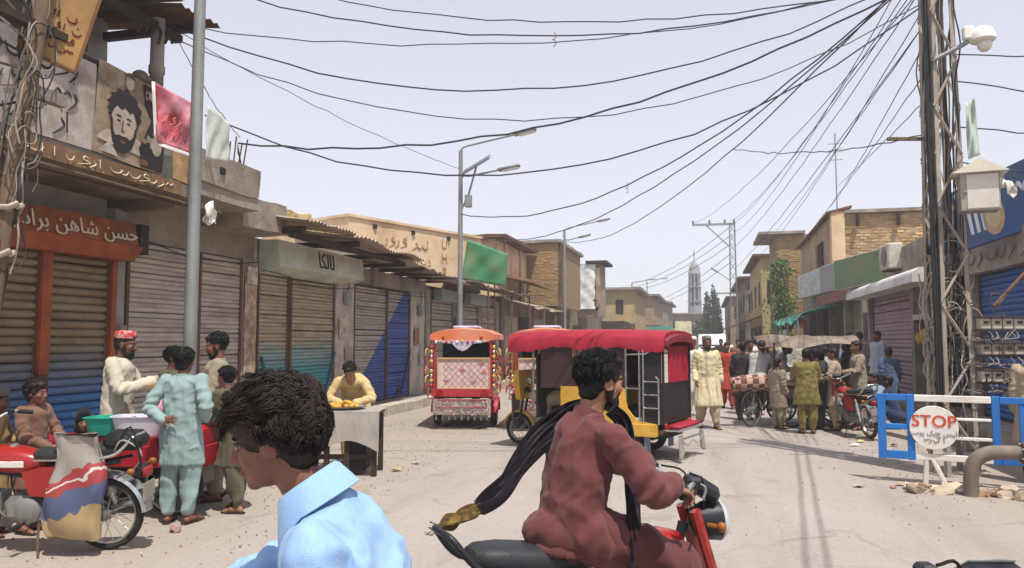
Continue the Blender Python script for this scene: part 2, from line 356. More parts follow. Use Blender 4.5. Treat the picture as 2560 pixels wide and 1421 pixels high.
def corr(P, waves, amp=.018, thick=.003, m=None, parent=None, name='tin_sheet', sag=0., seed=0, smooth=50):
    """corrugated sheet through four corners P00 P10 P11 P01; ridges run from P0x to P1x"""
    P = [Vector(p) for p in P]; nu = waves*4; nv = 6; nrm = (P[1]-P[0]).cross(P[3]-P[0]).normalized(); r = random.Random(seed); ph = r.random()*9
    if nrm.z < 0: nrm = -nrm
    vs = []
    for s in (0, 1):
        for j in range(nv+1):
            for i in range(nu+1):
                a = i/nu; b = j/nv; p = P[0]*(1-a)*(1-b)+P[3]*a*(1-b)+P[1]*(1-a)*b+P[2]*a*b
                h = amp*math.sin(2*math.pi*a*waves)+.02*math.sin(ph+a*5+b*3)-sag*4*b*(1-b)
                vs.append(p+nrm*(h-(thick if s else 0)))
    w = nu+1; N = w*(nv+1); fs = []
    for j in range(nv):
        for i in range(nu):
            q = (j*w+i, j*w+i+1, (j+1)*w+i+1, (j+1)*w+i); fs += [q, tuple(N+k for k in reversed(q))]
    for i in range(nu): fs += [(i, N+i, N+i+1, i+1), (nv*w+i, nv*w+i+1, N+nv*w+i+1, N+nv*w+i)]
    for j in range(nv): fs += [(j*w, (j+1)*w, N+(j+1)*w, N+j*w), (j*w+nu, N+j*w+nu, N+(j+1)*w+nu, (j+1)*w+nu)]
    return MB().add(vs, fs).build(name, m or TIN, parent, smooth)
def bricks(parent, o, u, length, height, nrm, ms, bw=.235, bh=.078, jx=.014, jz=.014, single=True, seed=1, skip=None, dep=.1, ragged=0):
    """running-bond brick face from corner o along unit u, pieces proud and uneven; single: each brick an object"""
    r = random.Random(seed); u = Vector(u).normalized(); nrm = Vector(nrm).normalized(); o = Vector(o)
    var = []
    for k in range(4):
        b = MB(); b.bbox((0, 0, 0), (bw-jx, dep, bh-jz), .006+.003*r.random())
        b.v = [tuple(c+r.uniform(-.004, .004) for c in v) for v in b.v]; var.append(b)
    Rm = Matrix((( u.x, -nrm.x, 0), (u.y, -nrm.y, 0), (0, 0, 1))); me = [v.mesh('brick', ms[i % len(ms)]) for i, v in enumerate(var)]
    J = MB(); rows = int(height/bh)
    for j in range(rows):
        off = (j % 2)*bw/2; i = 0; x = -off
        while x < length:
            c = x+bw/2; x += bw
            if c < bw*.2 or c > length-bw*.2: continue
            if skip and skip(c, j*bh): continue
            if ragged and j > rows-3 and r.random() < ragged*(j-rows+4)/3: continue
            p = o+u*c+Vector((0, 0, (j+.5)*bh))+nrm*(r.uniform(-.012, .016)-dep/2); k = r.randrange(4)
            e = Euler((r.uniform(-.02, .02), r.uniform(-.03, .03), r.uniform(-.03, .03))).to_matrix()
            if single:
                ob = link('brick', me[k], parent); ob.matrix_local = Matrix.Translation(p) @ (Rm @ e).to_4x4()
            else:
                T = Matrix.Translation(p) @ (Rm @ e).to_4x4(); J.add([T @ Vector(v) for v in var[k].v], var[k].f, k % len(ms))
    if not single: ob = J.build('brickwork', ms, parent); ob['kind'] = 'stuff'
def rod(b, p, q, r, n=6, mi=None): return b.tube([p, q], r, n, mi)
def wobble_box(b, a, c, amp=.015, seg=.35, mi=None, seed=3):
    """a plastered block with uneven faces"""
    x0, y0, z0 = a; x1, y1, z1 = c; n = [max(1, int(round((c[i]-a[i])/seg))) for i in range(3)]
    idx = {}; vs = []
    def vid(i, j, k):
        if (i, j, k) not in idx:
            idx[(i, j, k)] = len(vs); vs.append((x0+(x1-x0)*i/n[0], y0+(y1-y0)*j/n[1], z0+(z1-z0)*k/n[2]))
        return idx[(i, j, k)]
    fs = []
    for j in range(n[1]):
        for i in range(n[0]):
            fs += [(vid(i,j,0), vid(i,j+1,0), vid(i+1,j+1,0), vid(i+1,j,0)), (vid(i,j,n[2]), vid(i+1,j,n[2]), vid(i+1,j+1,n[2]), vid(i,j+1,n[2]))]
    for k in range(n[2]):
        for i in range(n[0]):
            fs += [(vid(i,0,k), vid(i+1,0,k), vid(i+1,0,k+1), vid(i,0,k+1)), (vid(i,n[1],k), vid(i,n[1],k+1), vid(i+1,n[1],k+1), vid(i+1,n[1],k))]
        for j in range(n[1]):
            fs += [(vid(0,j,k), vid(0,j,k+1), vid(0,j+1,k+1), vid(0,j+1,k)), (vid(n[0],j,k), vid(n[0],j+1,k), vid(n[0],j+1,k+1), vid(n[0],j,k+1))]
    A = np.array(vs); D = np.c_[pnoise(A*1.7+seed), pnoise(A*1.7+seed+50), pnoise(A*1.7+seed+90)]*amp*2
    return b.add((A+D).tolist(), fs, mi)
def part(name, parent, m, *boxes, smooth=None):
    b = MB()
    for bx in boxes: b.box(*bx)
    return b.build(name, m, parent, smooth)

# ---------------------------------------------------------------- raised shop platform on the left with stone kerb
KERB = mat('kerb_stone', 'b5a99b', .9, .16, 3, .5, 30, dirt='7d7064', damt=.4, rand=.12)
p = MB(); p.box((-9.5, 8.9, 0), (-6.98, 46, .2))
walk = struct(p.build('pavement', CONC))
ks = [MB().bbox((0, 0, 0), (.25, .93+.03*i, .27), .025).mesh('kerb', KERB) for i in range(3)]
y = 9.4; k = 0
while y < 34:
    o = link('kerb', ks[k % 3], walk, loc=(-6.855+rng.uniform(-.015, .015), y, .105+rng.uniform(-.012, .012)), rot=(rng.uniform(-.02, .02), 0, rng.uniform(-.02, .02))); y += 1.0; k += 1
b = MB(); b.box((4.05, 11.0, 0), (5.4, 40, .34)); b.box((3.75, 13.0, 0), (4.05, 38, .17)); struct(b.build('pavement', CONC))
# ================================================================ LEFT ROW (street side faces +X, front plane near x=-7.6)
XF = -7.6
# ---- corner house with the orange shop
h1 = thing('corner_house', 'two-storey grey house with jutting balcony over the orange shop front', 'building', (-9, 6.5, 0))
def kid(name, m, *boxes, parent=None, smooth=None, th=None):
    o = part(name, parent, m, *boxes, smooth=smooth)
    if th is not None: o.parent = th; o.matrix_parent_inverse = Matrix.Translation(th.location).inverted()
    return o
def adopt(o, th):
    o.parent = th; o.matrix_parent_inverse = Matrix.Translation(th.location).inverted(); return o
b = MB(); wobble_box(b, (-12, 3.2, 0), (XF-.12, 5.35, 3.52)); wobble_box(b, (-12, 8.62, 0), (XF+.03, 8.82, 3.4)); wobble_box(b, (-12, 5.35, 2.72), (XF-.12, 8.62, 3.52), .012); b.box((-12, 5.35, 0), (-8.3, 8.62, 2.72)); 
adopt(b.build('wall', PLASTG), h1)
b = MB(); wobble_box(b, (-12, 3.2, 3.68), (-7.75, 8.55, 6.1), .012); adopt(b.build('upper_wall', PLASTG), h1)
SH1 = paint('striped_brown_blue_shutter', '8a7a5e', '2f6ca8', (0, 0, -1), -1.62, .75, .35, rust='4c3d30')
for (a, c) in ((5.4, 7.4), (7.58, 8.5)):
    s = shutter(None, XF+.0, 1, a, c, .18, 2.7, 25, SH1, .04); adopt(s, h1)
for (a, c, z0) in ((7.42, 7.56, 1.25), (8.52, 8.6, 1.0), (5.3, 5.38, .2)): kid('shutter_post', ORANGE, ((XF+.02, a, z0), (XF+.1, c, 2.72)), th=h1)
kid('shutter_post', RUST, ((XF+.02, 7.43, .15), (XF+.09, 7.55, 1.25)), th=h1)
# balcony: slab, beams, parapet
b = MB(); wobble_box(b, (-7.9, 3.2, 3.52), (-6.56, 8.95, 3.68), .012); adopt(b.build('balcony_slab', MUD), h1)
for yy in (3.4, 6.3, 8.7): kid('balcony_beam', MUD, ((-7.8, yy, 3.38), (-6.75, yy+.14, 3.52)), th=h1)
b = MB(); wobble_box(b, (-6.72, 3.2, 3.68), (-6.6, 8.9, 4.72), .015); adopt(b.build('parapet', PLASTG), h1)
kid('parapet_rail', DARKW, ((-6.76, 3.2, 4.74), (-6.58, 8.92, 4.79)), th=h1)
b = MB(); b.lathe([(.085, 4.79), (.085, 5.0), (.1, 5.02), (.1, 5.1), (.085, 5.12), (.085, 5.72)], 14, M=Matrix.Translation((-6.68, 8.2, 0))); adopt(b.build('column', CONC, smooth=40), h1)
for k in range(7): kid('eaves_beam', DARKW, ((-7.75, 3.3+k*.86, 5.66), (-6.3, 3.4+k*.86, 5.76)), th=h1)
kid('eaves_beam', DARKW, ((-6.74, 3.2, 5.56), (-6.62, 8.6, 5.655)), th=h1)
for k in range(7): adopt(corr([(-8.0, 3.0+k*.83, 5.98), (-6.2, 3.0+k*.83, 5.8), (-6.2+.06*(k % 2), 3.85+k*.83, 5.8), (-8.0, 3.85+k*.83, 5.98)], 6, m=RUST, name='roof_sheet', seed=k), h1)
for k in range(6):
    b = MB(); b.tube(bez([(-6.6, 7.75+.12*k, 5.57), (-6.58, 7.77+.12*k, 5.5), (-6.6, 7.75+.12*k, 5.36+.05*(k % 3))], 3), .02, 5); adopt(b.build('hanging_rag', DARKW), h1)
b = MB(); b.ell((-6.66, 7.9, 4.86), (.09, .12, .09)); b.ell((-6.68, 8.02, 4.84), (.08, .1, .08)); o = b.build('stone_lump', MUD, smooth=60); tag(o, 'brown lumps of clay resting on the balcony rail', 'clay')
# the rail of posters on the balcony front
def plate(name, m, c, w, h, nx, ny, label, cat, tilt=0, thick=.012, wav=.0, parent=None, group=None, seg=10):
    """a flat board or sheet standing in the scene, local XY its face"""
    b = MB(); vs = []; nu, nv = seg, seg
    for s in (0, 1):
        for j in range(nv+1):
            for i in range(nu+1):
                x = (i/nu-.5)*w; y = (j/nv-.5)*h; z = wav*math.sin(x*7+y*3)*math.cos(y*4+x)*(1-abs(2*j/nv-1)*.3) if wav else 0
                vs.append((x, y, z-(thick if s else 0)))
    q = nu+1; N = q*(nv+1); fs = []
    for j in range(nv):
        for i in range(nu):
            f = (j*q+i, j*q+i+1, (j+1)*q+i+1, (j+1)*q+i); fs += [f, tuple(N+k for k in reversed(f))]
    for i in range(nu): fs += [(i, N+i, N+i+1, i+1), (nv*q+i, nv*q+i+1, N+nv*q+i+1, N+nv*q+i)]
    for j in range(nv): fs += [(j*q, (j+1)*q, N+(j+1)*q, N+j*q), (j*q+nu, N+j*q+nu, N+(j+1)*q+nu, (j+1)*q+nu)]
    b.add(vs, fs); o = b.build(name, m, smooth=60)
    o.matrix_world = facing(*c, nx, ny) @ Matrix.Rotation(tilt, 4, 'Z')
    if label: tag(o, label, cat, group)
    return o
def blob(poly, z, m, name, parent, M=None):
    """flat printed patch on a board (local XY), as thin geometry"""
    n = len(poly); b = MB(); b.prism([(x, y) for x, y in poly], .002, Matrix.Translation((0, 0, z)) if M is None else M @ Matrix.Translation((0, 0, z))); return b.build(name, m, parent)
def ring(cx, cy, rx, ry, n=20, a0=0, a1=360, wob=0, seed=0):
    r = random.Random(seed); return [(cx+rx*math.cos(R(a0+(a1-a0)*i/n))*(1+r.uniform(-wob, wob)), cy+ry*math.sin(R(a0+(a1-a0)*i/n))*(1+r.uniform(-wob, wob))) for i in range(n)]
def scribble(parent, m, x0, x1, y, hgt, n, seed, z=.004, r=.006, name='lettering'):
    """brush-written script as thin strokes"""
    rr = random.Random(seed); b = MB(); x = x0; st = (x1-x0)/n
    for i in range(n):
        w = st*rr.uniform(.7, 1.3); k = rr.choice('abcde')
        if k == 'a': P = [(x, y+hgt*.5), (x+w*.05, y-hgt*.3)]
        elif k == 'b': P = [(x+w, y+hgt*.15), (x+w*.7, y-hgt*.25), (x+w*.2, y-hgt*.25), (x, y+hgt*.1)]
        elif k == 'c': P = [(x+w, y), (x+w*.75, y+hgt*.2), (x+w*.5, y-.02*hgt), (x+w*.25, y+hgt*.2), (x, y-hgt*.1)]
        elif k == 'd': P = [(x+w*.8, y+hgt*.3), (x+w*.5, y+hgt*.4), (x+w*.4, y+hgt*.1), (x+w*.9, y-hgt*.1), (x, y-hgt*.45)]
        else: P = [(x+w*.6, y+hgt*.2), (x+w*.8, y-hgt*.1), (x+w*.1, y-hgt*.5)]
        q = bez([(a, c, z) for a, c in P], 4) if len(P) > 2 else [Vector((a, c, z)) for a, c in P]
        b.tube(q, [r*(.5+.7*math.sin(math.pi*(t+.5)/len(q))) for t in range(len(q))], 4)
        if rr.random() < .5: b.ell((x+w*.5, y+hgt*rr.choice((-.6, .6)), z), (r*1.1, r*1.1, .002), 6, 4)
        x += st
    return b.build(name, m, parent)
POST = mat('grey_poster', 'b1a79f', .8, .18, 4, .2, 30, dirt='6e6058', damt=.5, dscale=3)
PRT = mat('yellowed_poster', 'a08d74', .75, .25, 3, .15, 30, dirt='5c4a3c', damt=.6, dscale=4)
# graffiti sheet left of the portrait
o = plate('graffiti_sheet', POST, (-6.57, 6.35, 4.24), 1.5, .98, 1, 0, 'grey sheet of black brushed script on the balcony', 'poster', 0, .01, .008)
for k in range(3): scribble(o, INK, -.62, .55, .3-.3*k, .28, 6, 40+k, .012, .011)
# portrait poster: generic face, hair and beard in dark print
o = plate('portrait_poster', PRT, (-6.55, 7.66, 4.25), 1.14, 1.06, 1, 0, 'yellowed portrait poster of a bearded face on the balcony', 'poster', R(-3), .012, .008)
HAIRP = mat('poster_dark_print', '2c2629', .8, .1, 8, 0); SKP = mat('poster_skin_print', 'b3a595', .8, .2, 7, 0, dirt='85766a', damt=.45, dscale=6); BRN = mat('poster_brown_print', '6b4a36', .8, .2, 6, 0)
blob(ring(-.15, -.12, .2, .27, 24), .010, SKP, 'print', o); blob(ring(-.12, -.40, .42, .22, 24, 0, 180), .009, SKP, 'print', o)
q0 = random.Random(5); hp = [(-.15+(.26+.03*math.sin(i*2.1)+q0.uniform(-.012, .012))*math.cos(R(-14+i*8.4)), .06+(.25+.02*math.sin(i*1.7))*math.sin(R(-14+i*8.4))) for i in range(25)]+[(-.36, -.06), (-.33, .03), (-.27, .09), (-.2, .06), (-.14, .1), (-.06, .05), (0, .1), (.05, .02), (.07, -.08)]
blob(hp, .013, HAIRP, 'print', o)
blob([(-.36, -.05), (-.35, -.2), (-.31, -.34), (-.22, -.43), (-.1, -.44), (.0, -.36), (.05, -.22), (.07, -.06), (.035, -.1), (.015, -.2), (-.03, -.26), (-.08, -.24), (-.15, -.245), (-.22, -.24), (-.27, -.26), (-.31, -.2), (-.325, -.08)], .0135, HAIRP, 'print', o)
blob(ring(-.15, -.31, .05, .018, 12), .0155, BRN, 'print', o)
for sx_ in (-.235, -.075): blob(ring(sx_, -.075, .03, .011, 10), .0142, HAIRP, 'print', o); blob([(sx_-.055, -.02), (sx_+.0, -.005), (sx_+.055, -.025), (sx_, -.03)], .0144, HAIRP, 'print', o)
blob([(-.17, -.06), (-.155, -.06), (-.165, -.17), (-.13, -.185), (-.135, -.2), (-.185, -.19)], .0146, BRN, 'print', o)
blob([(-.5, -.5), (-.36, -.36), (-.3, -.4), (-.2, -.5)], .0125, POST, 'print', o)
blob([(.12, .5), (.55, .5), (.55, -.5), (.2, -.5), (.12, -.3), (.22, -.1), (.3, .1), (.18, .25)], .0115, HAIRP, 'print', o)
for k in range(9): blob(ring(q0.uniform(.18, .5), q0.uniform(-.45, .4), q0.uniform(.03, .07), q0.uniform(.03, .09), 9, wob=.3, seed=k), .0133, (BRN, POST, PRT)[k % 3], 'print', o)
for k, (a, c) in enumerate(((-.1, .42), (.35, .36))): blob(ring(a, c, .07, .09, 14), .012, SKP, 'print', o); blob(ring(a, c+.05, .08, .07, 14, 0, 180), .014, BRN, 'print', o)
blob(ring(.42, -.2, .09, .12, 14), .0135, SKP, 'print', o); blob(ring(.42, -.1, .1, .08, 14, 0, 180), .0155, BRN, 'print', o)
# small posters along the slab below
o = plate('torn_poster', mat('green_dark_poster', '3d4a3c', .8, .4, 5, .1, dirt='8c8272', damt=.5), (-6.56, 8.15, 3.82), .5, .3, 1, 0, 'small torn green and black poster under the portrait', 'poster', .06, .01, .01)
o = plate('torn_poster', mat('orange_faded_poster', 'b79a6c', .8, .3, 5, .1, dirt='6e4d36', damt=.5), (-6.56, 8.62, 3.95), .4, .5, 1, 0, 'small faded yellow poster beside the steel lamp post', 'poster', -.08, .01, .012)
o = plate('paper_strip', mat('brown_paper', '84664a', .85, .25, 4, .1, dirt='5c4534', damt=.5), (-6.535, 7.1, 3.6), 2.9, .17, 1, 0, 'long brown lettered strip along the balcony edge', 'poster', 0, .01, .01); scribble(o, LETTER, -1.2, 1.3, 0, .12, 16, 5, .012, .006)
# gold board hung cornerwise on the timber pole
GOLD = mat('gold_board', 'a07f4e', .7, .14, 3, .15, 30, dirt='7b5a34', damt=.45, dscale=2.5)
o = plate('gold_sign', GOLD, (-5.6, 5.62, 4.55), .5, .86, .85, -.5, 'gold signboard of red script hung above the timber pole', 'sign', R(-14), .03); 
REDI = mat('red_brown_ink', '6d2f24', .8, .2, 6, 0)
for k in range(4): scribble(o, REDI, -.18, .18, -.02-.1*k+.05, .08, 5, 60+k, .004, .006)
b = MB(); 
for s in (-1, 1): b.box((s*.235-.012, -.43, 0), (s*.235+.012, .43, .016))
b.box((-.22, -.43, 0), (.22, -.405, .016)); b.build('border', mat('brown_border', '6e4a2c', .7), o)
# sign of the orange shop: lettered board and its drip hood
sg = thing('shop_sign', 'orange signboard with pale script over the striped shutters', 'sign', (-7.3, 8.1, 2.7))
b = MB(); b.add([(-7.38, 6.6, 2.88), (-7.28, 8.72, 2.88), (-7.36, 8.72, 3.2), (-7.46, 6.6, 3.2), (-7.5, 6.6, 2.88), (-7.42, 8.72, 2.88), (-7.5, 8.72, 3.2), (-7.58, 6.6, 3.2)], [(0,1,2,3),(4,7,6,5),(0,3,7,4),(1,5,6,2),(3,2,6,7),(0,4,5,1)])
adopt(b.build('panel', mat('orange_board', 'a35a30', .65, .18, 3, .15, 30, dirt='6a3d28', damt=.6, dscale=2.2)), sg)
b = MB(); b.add([(-7.3, 6.6, 2.875), (-7.22, 8.74, 2.875), (-7.3, 8.66, 2.69), (-7.42, 6.75, 2.69), (-7.62, 6.6, 2.875), (-7.62, 8.74, 2.875), (-7.62, 8.66, 2.69), (-7.62, 6.75, 2.69)], [(3,2,1,0),(4,5,6,7),(0,4,7,3),(2,6,5,1),(0,1,5,4),(2,3,7,6)]); adopt(b.build('hood', ORANGE), sg)
T = facing(-7.345, 7.5, 3.03, .995, -.045) @ Matrix.Rotation(R(-11), 4, 'X')
adopt(text(ur('حسن شاہن برادرز اینڈ'), 'lettering', LETTER, .27, T, None, .006), sg)
o = tag(part('wooden_bracket', None, DARKW, ((-7.55, 8.76, 2.8), (-7.3, 8.92, 3.2))), 'dark wooden box fixed at the end of the orange signboard', 'box')
# ---- pale shop with two beige shutters
h2 = thing('flat_roofed_shop', 'beige flat-roofed shop with two plain grey roller shutters', 'building', (-9, 10.3, 0))
b = MB(); wobble_box(b, (-12, 8.84, 0), (-8.0, 11.96, 4.05)); wobble_box(b, (-8.0, 8.84, 3.02), (XF-.02, 11.96, 3.62), .012); wobble_box(b, (-8, 11.52, .2), (XF+.06, 11.94, 3.02), .02); wobble_box(b, (-8, 10.2, .2), (XF+.04, 10.38, 3.02), .01); adopt(b.build('wall', PLAST), h2)
b = MB(); wobble_box(b, (-7.98, 9.0, 3.62), (-6.6, 10.5, 3.8), .02); wobble_box(b, (-7.0, 9.0, 3.8), (-6.56, 10.42, 4.22), .035, .25); wobble_box(b, (-7.62, 10.5, 3.42), (-6.9, 11.75, 3.9), .03, .3); adopt(b.build('balcony', PLAST), h2)
b = MB(); b.box((-6.6, 9.4, 3.98), (-6.54, 9.5, 4.07)); adopt(b.build('drain_hole', DARK), h2)
SH2 = mat('plain_beige_shutter', 'b1a79c', .55, .12, 2, .06, 60, .2, dirt='6f6052', damt=.32, dscale=1.4, rand=.07)
for (a, c) in ((8.86, 10.18), (10.4, 11.5)): adopt(shutter(None, XF, 1, a, c, .24, 3.0, 40, SH2, .018), h2)
PEEL = mat('peeling_posters', 'b79f86', .85, .35, 6, .3, 40, dirt='6b4a44', damt=.65, dscale=7)
o = plate('torn_bills', PEEL, (XF+.085, 11.72, 1.9), .34, 1.9, 1, 0, 'peeling paper bills on the pillar beside the teal shutters', 'poster', 0, .008, .01)
# ---- teal shop
h3 = thing('teal_shop', 'low shop with teal-painted shutters under a sagging tin roof', 'building', (-9, 13.9, 0))
b = MB(); wobble_box(b, (-12, 11.98, 0), (-8.05, 15.78, 3.5)); wobble_box(b, (-8.05, 14.9, .2), (XF+.07, 15.74, 3.0), .02); b.box((-8.05, 11.98, 2.83), (XF-.06, 14.9, 3.45)); adopt(b.build('wall', PALE), h3)
SH3 = paint('beige_teal_shutter', 'a99c84', '3c98a6', (0, 0, -1), -1.7, .65, .5, rust='6f5b45')
for (a, c) in ((12.02, 13.02), (13.1, 14.86)): adopt(shutter(None, XF, 1, a, c, .24, 2.8, 37, SH3, .02), h3)
kid('shutter_post', RUST, ((XF+.02, 13.03, .2), (XF+.09, 13.09, 2.8)), th=h3)
b = MB(); b.add([(-7.62, 12.1, 2.82), (-7.2, 12.1, 2.95), (-7.25, 12.1, 3.42), (-7.62, 12.1, 3.42), (-7.62, 15.55, 2.82), (-7.2, 15.55, 2.95), (-7.25, 15.55, 3.4), (-7.62, 15.55, 3.4)], [(0,1,2,3),(7,6,5,4),(1,5,6,2),(0,4,5,1),(2,6,7,3)]); adopt(b.build('lintel_hood', mat('pale_green_plaster', 'c6cebf', .85, .12, 1.6, .3, 30, dirt='8b8877', damt=.4)), h3)
adopt(text(ur('لالکا'), 'lettering', INK, .42, facing(-7.215, 13.85, 3.17, 1, 0) @ Matrix.Rotation(R(-6), 4, 'X'), None, .006), h3)
for bx in (((-8.4, 11.6, 3.45), (-6.5, 11.72, 3.56)), ((-8.4, 13.6, 3.45), (-6.45, 13.72, 3.55)), ((-8.4, 15.7, 3.45), (-6.4, 15.82, 3.54)), ((-6.7, 11.5, 3.36), (-6.6, 16.4, 3.445))): kid('roof_beam', DARKW, bx, th=h3)
for k in range(6): adopt(corr([(-8.6, 11.4+k*.83, 4.05-.05*k), (-6.3+.1*(k % 2), 11.4+k*.83, 3.64-.03*k+.03*(k % 2)), (-6.32+.1*(k % 3), 12.27+k*.83, 3.62-.03*k), (-8.6, 12.27+k*.83, 4.03-.05*k)], 7, .022, m=TIN, seed=20+k, sag=.03), h3)
b = MB(); rr = random.Random(4)
for k in range(420):
    x = rr.uniform(-8.3, -6.9); y = 11.5+rr.random()**.8*4.9; z = 3.64+(-6.3-x)*.19-.03*(y-11.5)+rr.uniform(.02, .12); a = rr.random()*6.3; l_ = rr.uniform(.08, .3)
    b.box((-l_/2, -.008, -.008), (l_/2, .008, .008), M=Matrix.Translation((x, y, z)) @ Euler((rr.uniform(-.4, .4), rr.uniform(-.4, .4), a)).to_matrix().to_4x4())
wobble_box(b, (-8.5, 11.5, 3.95), (-7.9, 14.5, 4.22), .09, .18)
o = b.build('roof_debris', STRAW); tag(o, 'heap of straw and broken reed lying on the tin roof', 'debris', kind='stuff')
for (ya, za, yb, zb) in ((12.05, 1.35, 12.6, .3), (14.8, 1.4, 14.2, .3)):
    b = MB(); b.tube([(XF+.1, ya, za), (XF+.13, yb, zb)], .03, 6); adopt(b.build('locking_bar', mat('teal_bar', '2f4a55', .6)), h3)
# ---- blue shop
h4 = thing('blue_shutter_shop', 'low shop whose shutters carry a slanting field of blue paint', 'building', (-9, 18, 0))
b = MB(); wobble_box(b, (-12, 15.8, 0), (-8.05, 20.4, 3.3)); wobble_box(b, (-8.05, 19.2, .2), (XF+.06, 20.2, 3.2), .02); b.box((-8.05, 15.8, 2.92), (XF-.04, 19.2, 3.25)); adopt(b.build('wall', PALE), h4)
SH4 = paint('beige_blue_shutter', 'aca59b', '2a4f9e', (0, .64, -.77), 9.78, .03, .06, rust='73655a')
for (a, c) in ((15.84, 17.62), (17.68, 19.14)): adopt(shutter(None, XF, 1, a, c, .24, 2.88, 40, SH4, .02), h4)
b = MB()
for (a, c) in ((15.85, 16.5), (16.75, 18.3), (18.34, 20.1)): b.bbox((-7.5, (a+c)/2, 3.1), (.08, c-a, .34), .01)
b.box((-7.5, 16.5, 2.9), (-7.38, 16.74, 3.36)); adopt(b.build('lintel_board', CONC), h4)
for k in range(6): adopt(corr([(-8.3, 15.9+k*.88, 3.62-.02*k), (-6.35-.08*(k % 2), 15.9+k*.88, 3.42-.03*k), (-6.3-.1*(k % 3), 16.85+k*.88, 3.38-.03*k), (-8.3, 16.85+k*.88, 3.6-.02*k)], 7, .02, m=TIN, seed=40+k, sag=.03), h4)
for k in range(5): kid('roof_beam', DARKW, ((-8.2, 16+k*1.2, 3.28), (-6.45, 16.08+k*1.2, 3.36)), th=h4)
b = MB(); b.tube([(XF+.1, 19.05, 1.35), (XF+.13, 18.4, .35)], .028, 6); adopt(b.build('locking_bar', mat('blue_bar', '26345c', .6)), h4)
# ---- grey shops under a long dark awning
h5 = thing('awning_shop', 'row shop with grey shutters under a dark ragged awning', 'building', (-9, 24, 0))
b = MB(); wobble_box(b, (-12, 20.42, 0), (-8.05, 28.3, 3.2)); 
for yy in (20.5, 22.9, 25.6, 28.0): wobble_box(b, (-8.05, yy-.15, .2), (XF+.05, yy+.25, 3.1), .02)
b.box((-8.05, 20.4, 2.9), (XF-.04, 28.3, 3.2)); adopt(b.build('wall', CONC), h5)
SH5 = mat('dull_grey_shutter', '9f968c', .55, .14, 2, .06, 60, .2, dirt='6b5b4d', damt=.36, rand=.1)
for (a, c) in ((20.8, 22.7), (23.2, 25.4), (25.9, 27.8)): adopt(shutter(None, XF, 1, a, c, .22, 2.85, 26, SH5, .025), h5)
b = MB(); b.bbox((-7.35, 21.6, 2.95), (.3, 1.6, .34), .02); b.bbox((-7.3, 24.6, 2.98), (.25, 2.2, .36), .02); adopt(b.build('shutter_housing', STEEL), h5)
for k in range(7): adopt(corr([(-8.2, 20.5+k*1.15, 3.6), (-6.2-.12*(k % 2), 20.5+k*1.15, 3.28-.03*(k % 3)), (-6.2-.1*(k % 3), 21.75+k*1.15, 3.26), (-8.2, 21.75+k*1.15, 3.6)], 7, .02, m=mat('dark_tin', '6f655c', .7, .2, 2, .2, 40, .2, dirt='4c4038', damt=.4, rand=.15), seed=60+k, sag=.04), h5)
for yy in (22.3, 25.2, 27.9): b = MB(); b.tube([(-6.3, yy, 0), (-6.3, yy+.03, 3.3)], .03, 6); adopt(b.build('awning_prop', RUST), h5)
# ---- cream walled storey with faded writing
h6 = thing('cream_upper_house', 'cream blank-walled upper storey with faded brown writing', 'building', (-9, 23, 0))
A = Vector((-9.75, 20.0, 0)); B = Vector((-7.5, 25.6, 0)); u = (B-A).normalized(); nrm = Vector((u.y, -u.x, 0)); L = (B-A).length
Tm = Matrix(((u.x, -nrm.x, 0, A.x), (u.y, -nrm.y, 0, A.y), (0, 0, 1, 0), (0, 0, 0, 1)))
b = MB(); wobble_box(b, (0, 0, 3.25), (L, 4, 5.15), .012); b.box((-.05, -.06, 5.15), (L+.05, 4, 5.23)); b.v = [tuple(Tm @ Vector(v)) for v in b.v]; adopt(b.build('wall', CREAM), h6)
FADE = mat('faded_brown_paint', 'a27d5c', .9, .3, 8, 0)
def onwall(s, z): return facing(*(A+u*s+nrm*.02+Vector((0, 0, z))), nrm.x, nrm.y)
for k, (s, z) in enumerate(((.42*L, 4.62), (.46*L, 4.12))):
    o = scribble(None, FADE, -1.2+.4*k, 1.0-.3*k, 0, .35, 9-3*k, 80+k, .0, .016); o.data.transform(onwall(s, z)); adopt(o, h6)
for k, ch in enumerate('UHP'): adopt(text(ch, 'lettering', FADE, .42, onwall(.68*L, 4.75-.45*k), None, .004), h6)
b = MB()
for s in (.13, .4, .68): b.cbox((A+u*(s*L+.2)+nrm*.005+Vector((0, 0, 4.98))), (.12, .12, .12))
adopt(b.build('beam_hole', DARK), h6)
# low cream parapet pieces between
o = thing('back_parapet', 'low cream parapet standing behind the blue shop roof', 'wall', (-9, 18, 0)); b = MB(); wobble_box(b, (-9.6, 16.8, 3.3), (-9.3, 21, 4.2), .03); adopt(b.build('wall', PLAST), o)
# ================================================================ farther left row
YBR = mat('yellow_brick', 'a58c62', .92, .2, 5, .4, 50, rand=.2); YBR2 = mat('buff_brick', 'a8875a', .92, .2, 5, .4, 50, rand=.2); MORT = mat('mud_mortar', '8d7557', .95, .15, 4, .5, 40)
def house(name, label, x0, x1, y0, y1, z1, m, cat='building'):
    t = thing(name, label, cat, ((x0+x1)/2, y0, 0)); b = MB(); wobble_box(b, (x0, y0, 0), (x1, y1, z1), .03, .8, seed=y0); adopt(b.build('wall', m), t); return t
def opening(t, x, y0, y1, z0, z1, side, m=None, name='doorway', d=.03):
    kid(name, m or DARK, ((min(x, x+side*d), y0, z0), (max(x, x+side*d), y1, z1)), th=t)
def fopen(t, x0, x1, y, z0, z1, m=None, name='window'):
    kid(name, m or DARK, ((x0, y-.03, z0), (x1, y+.02, z1)), th=t)
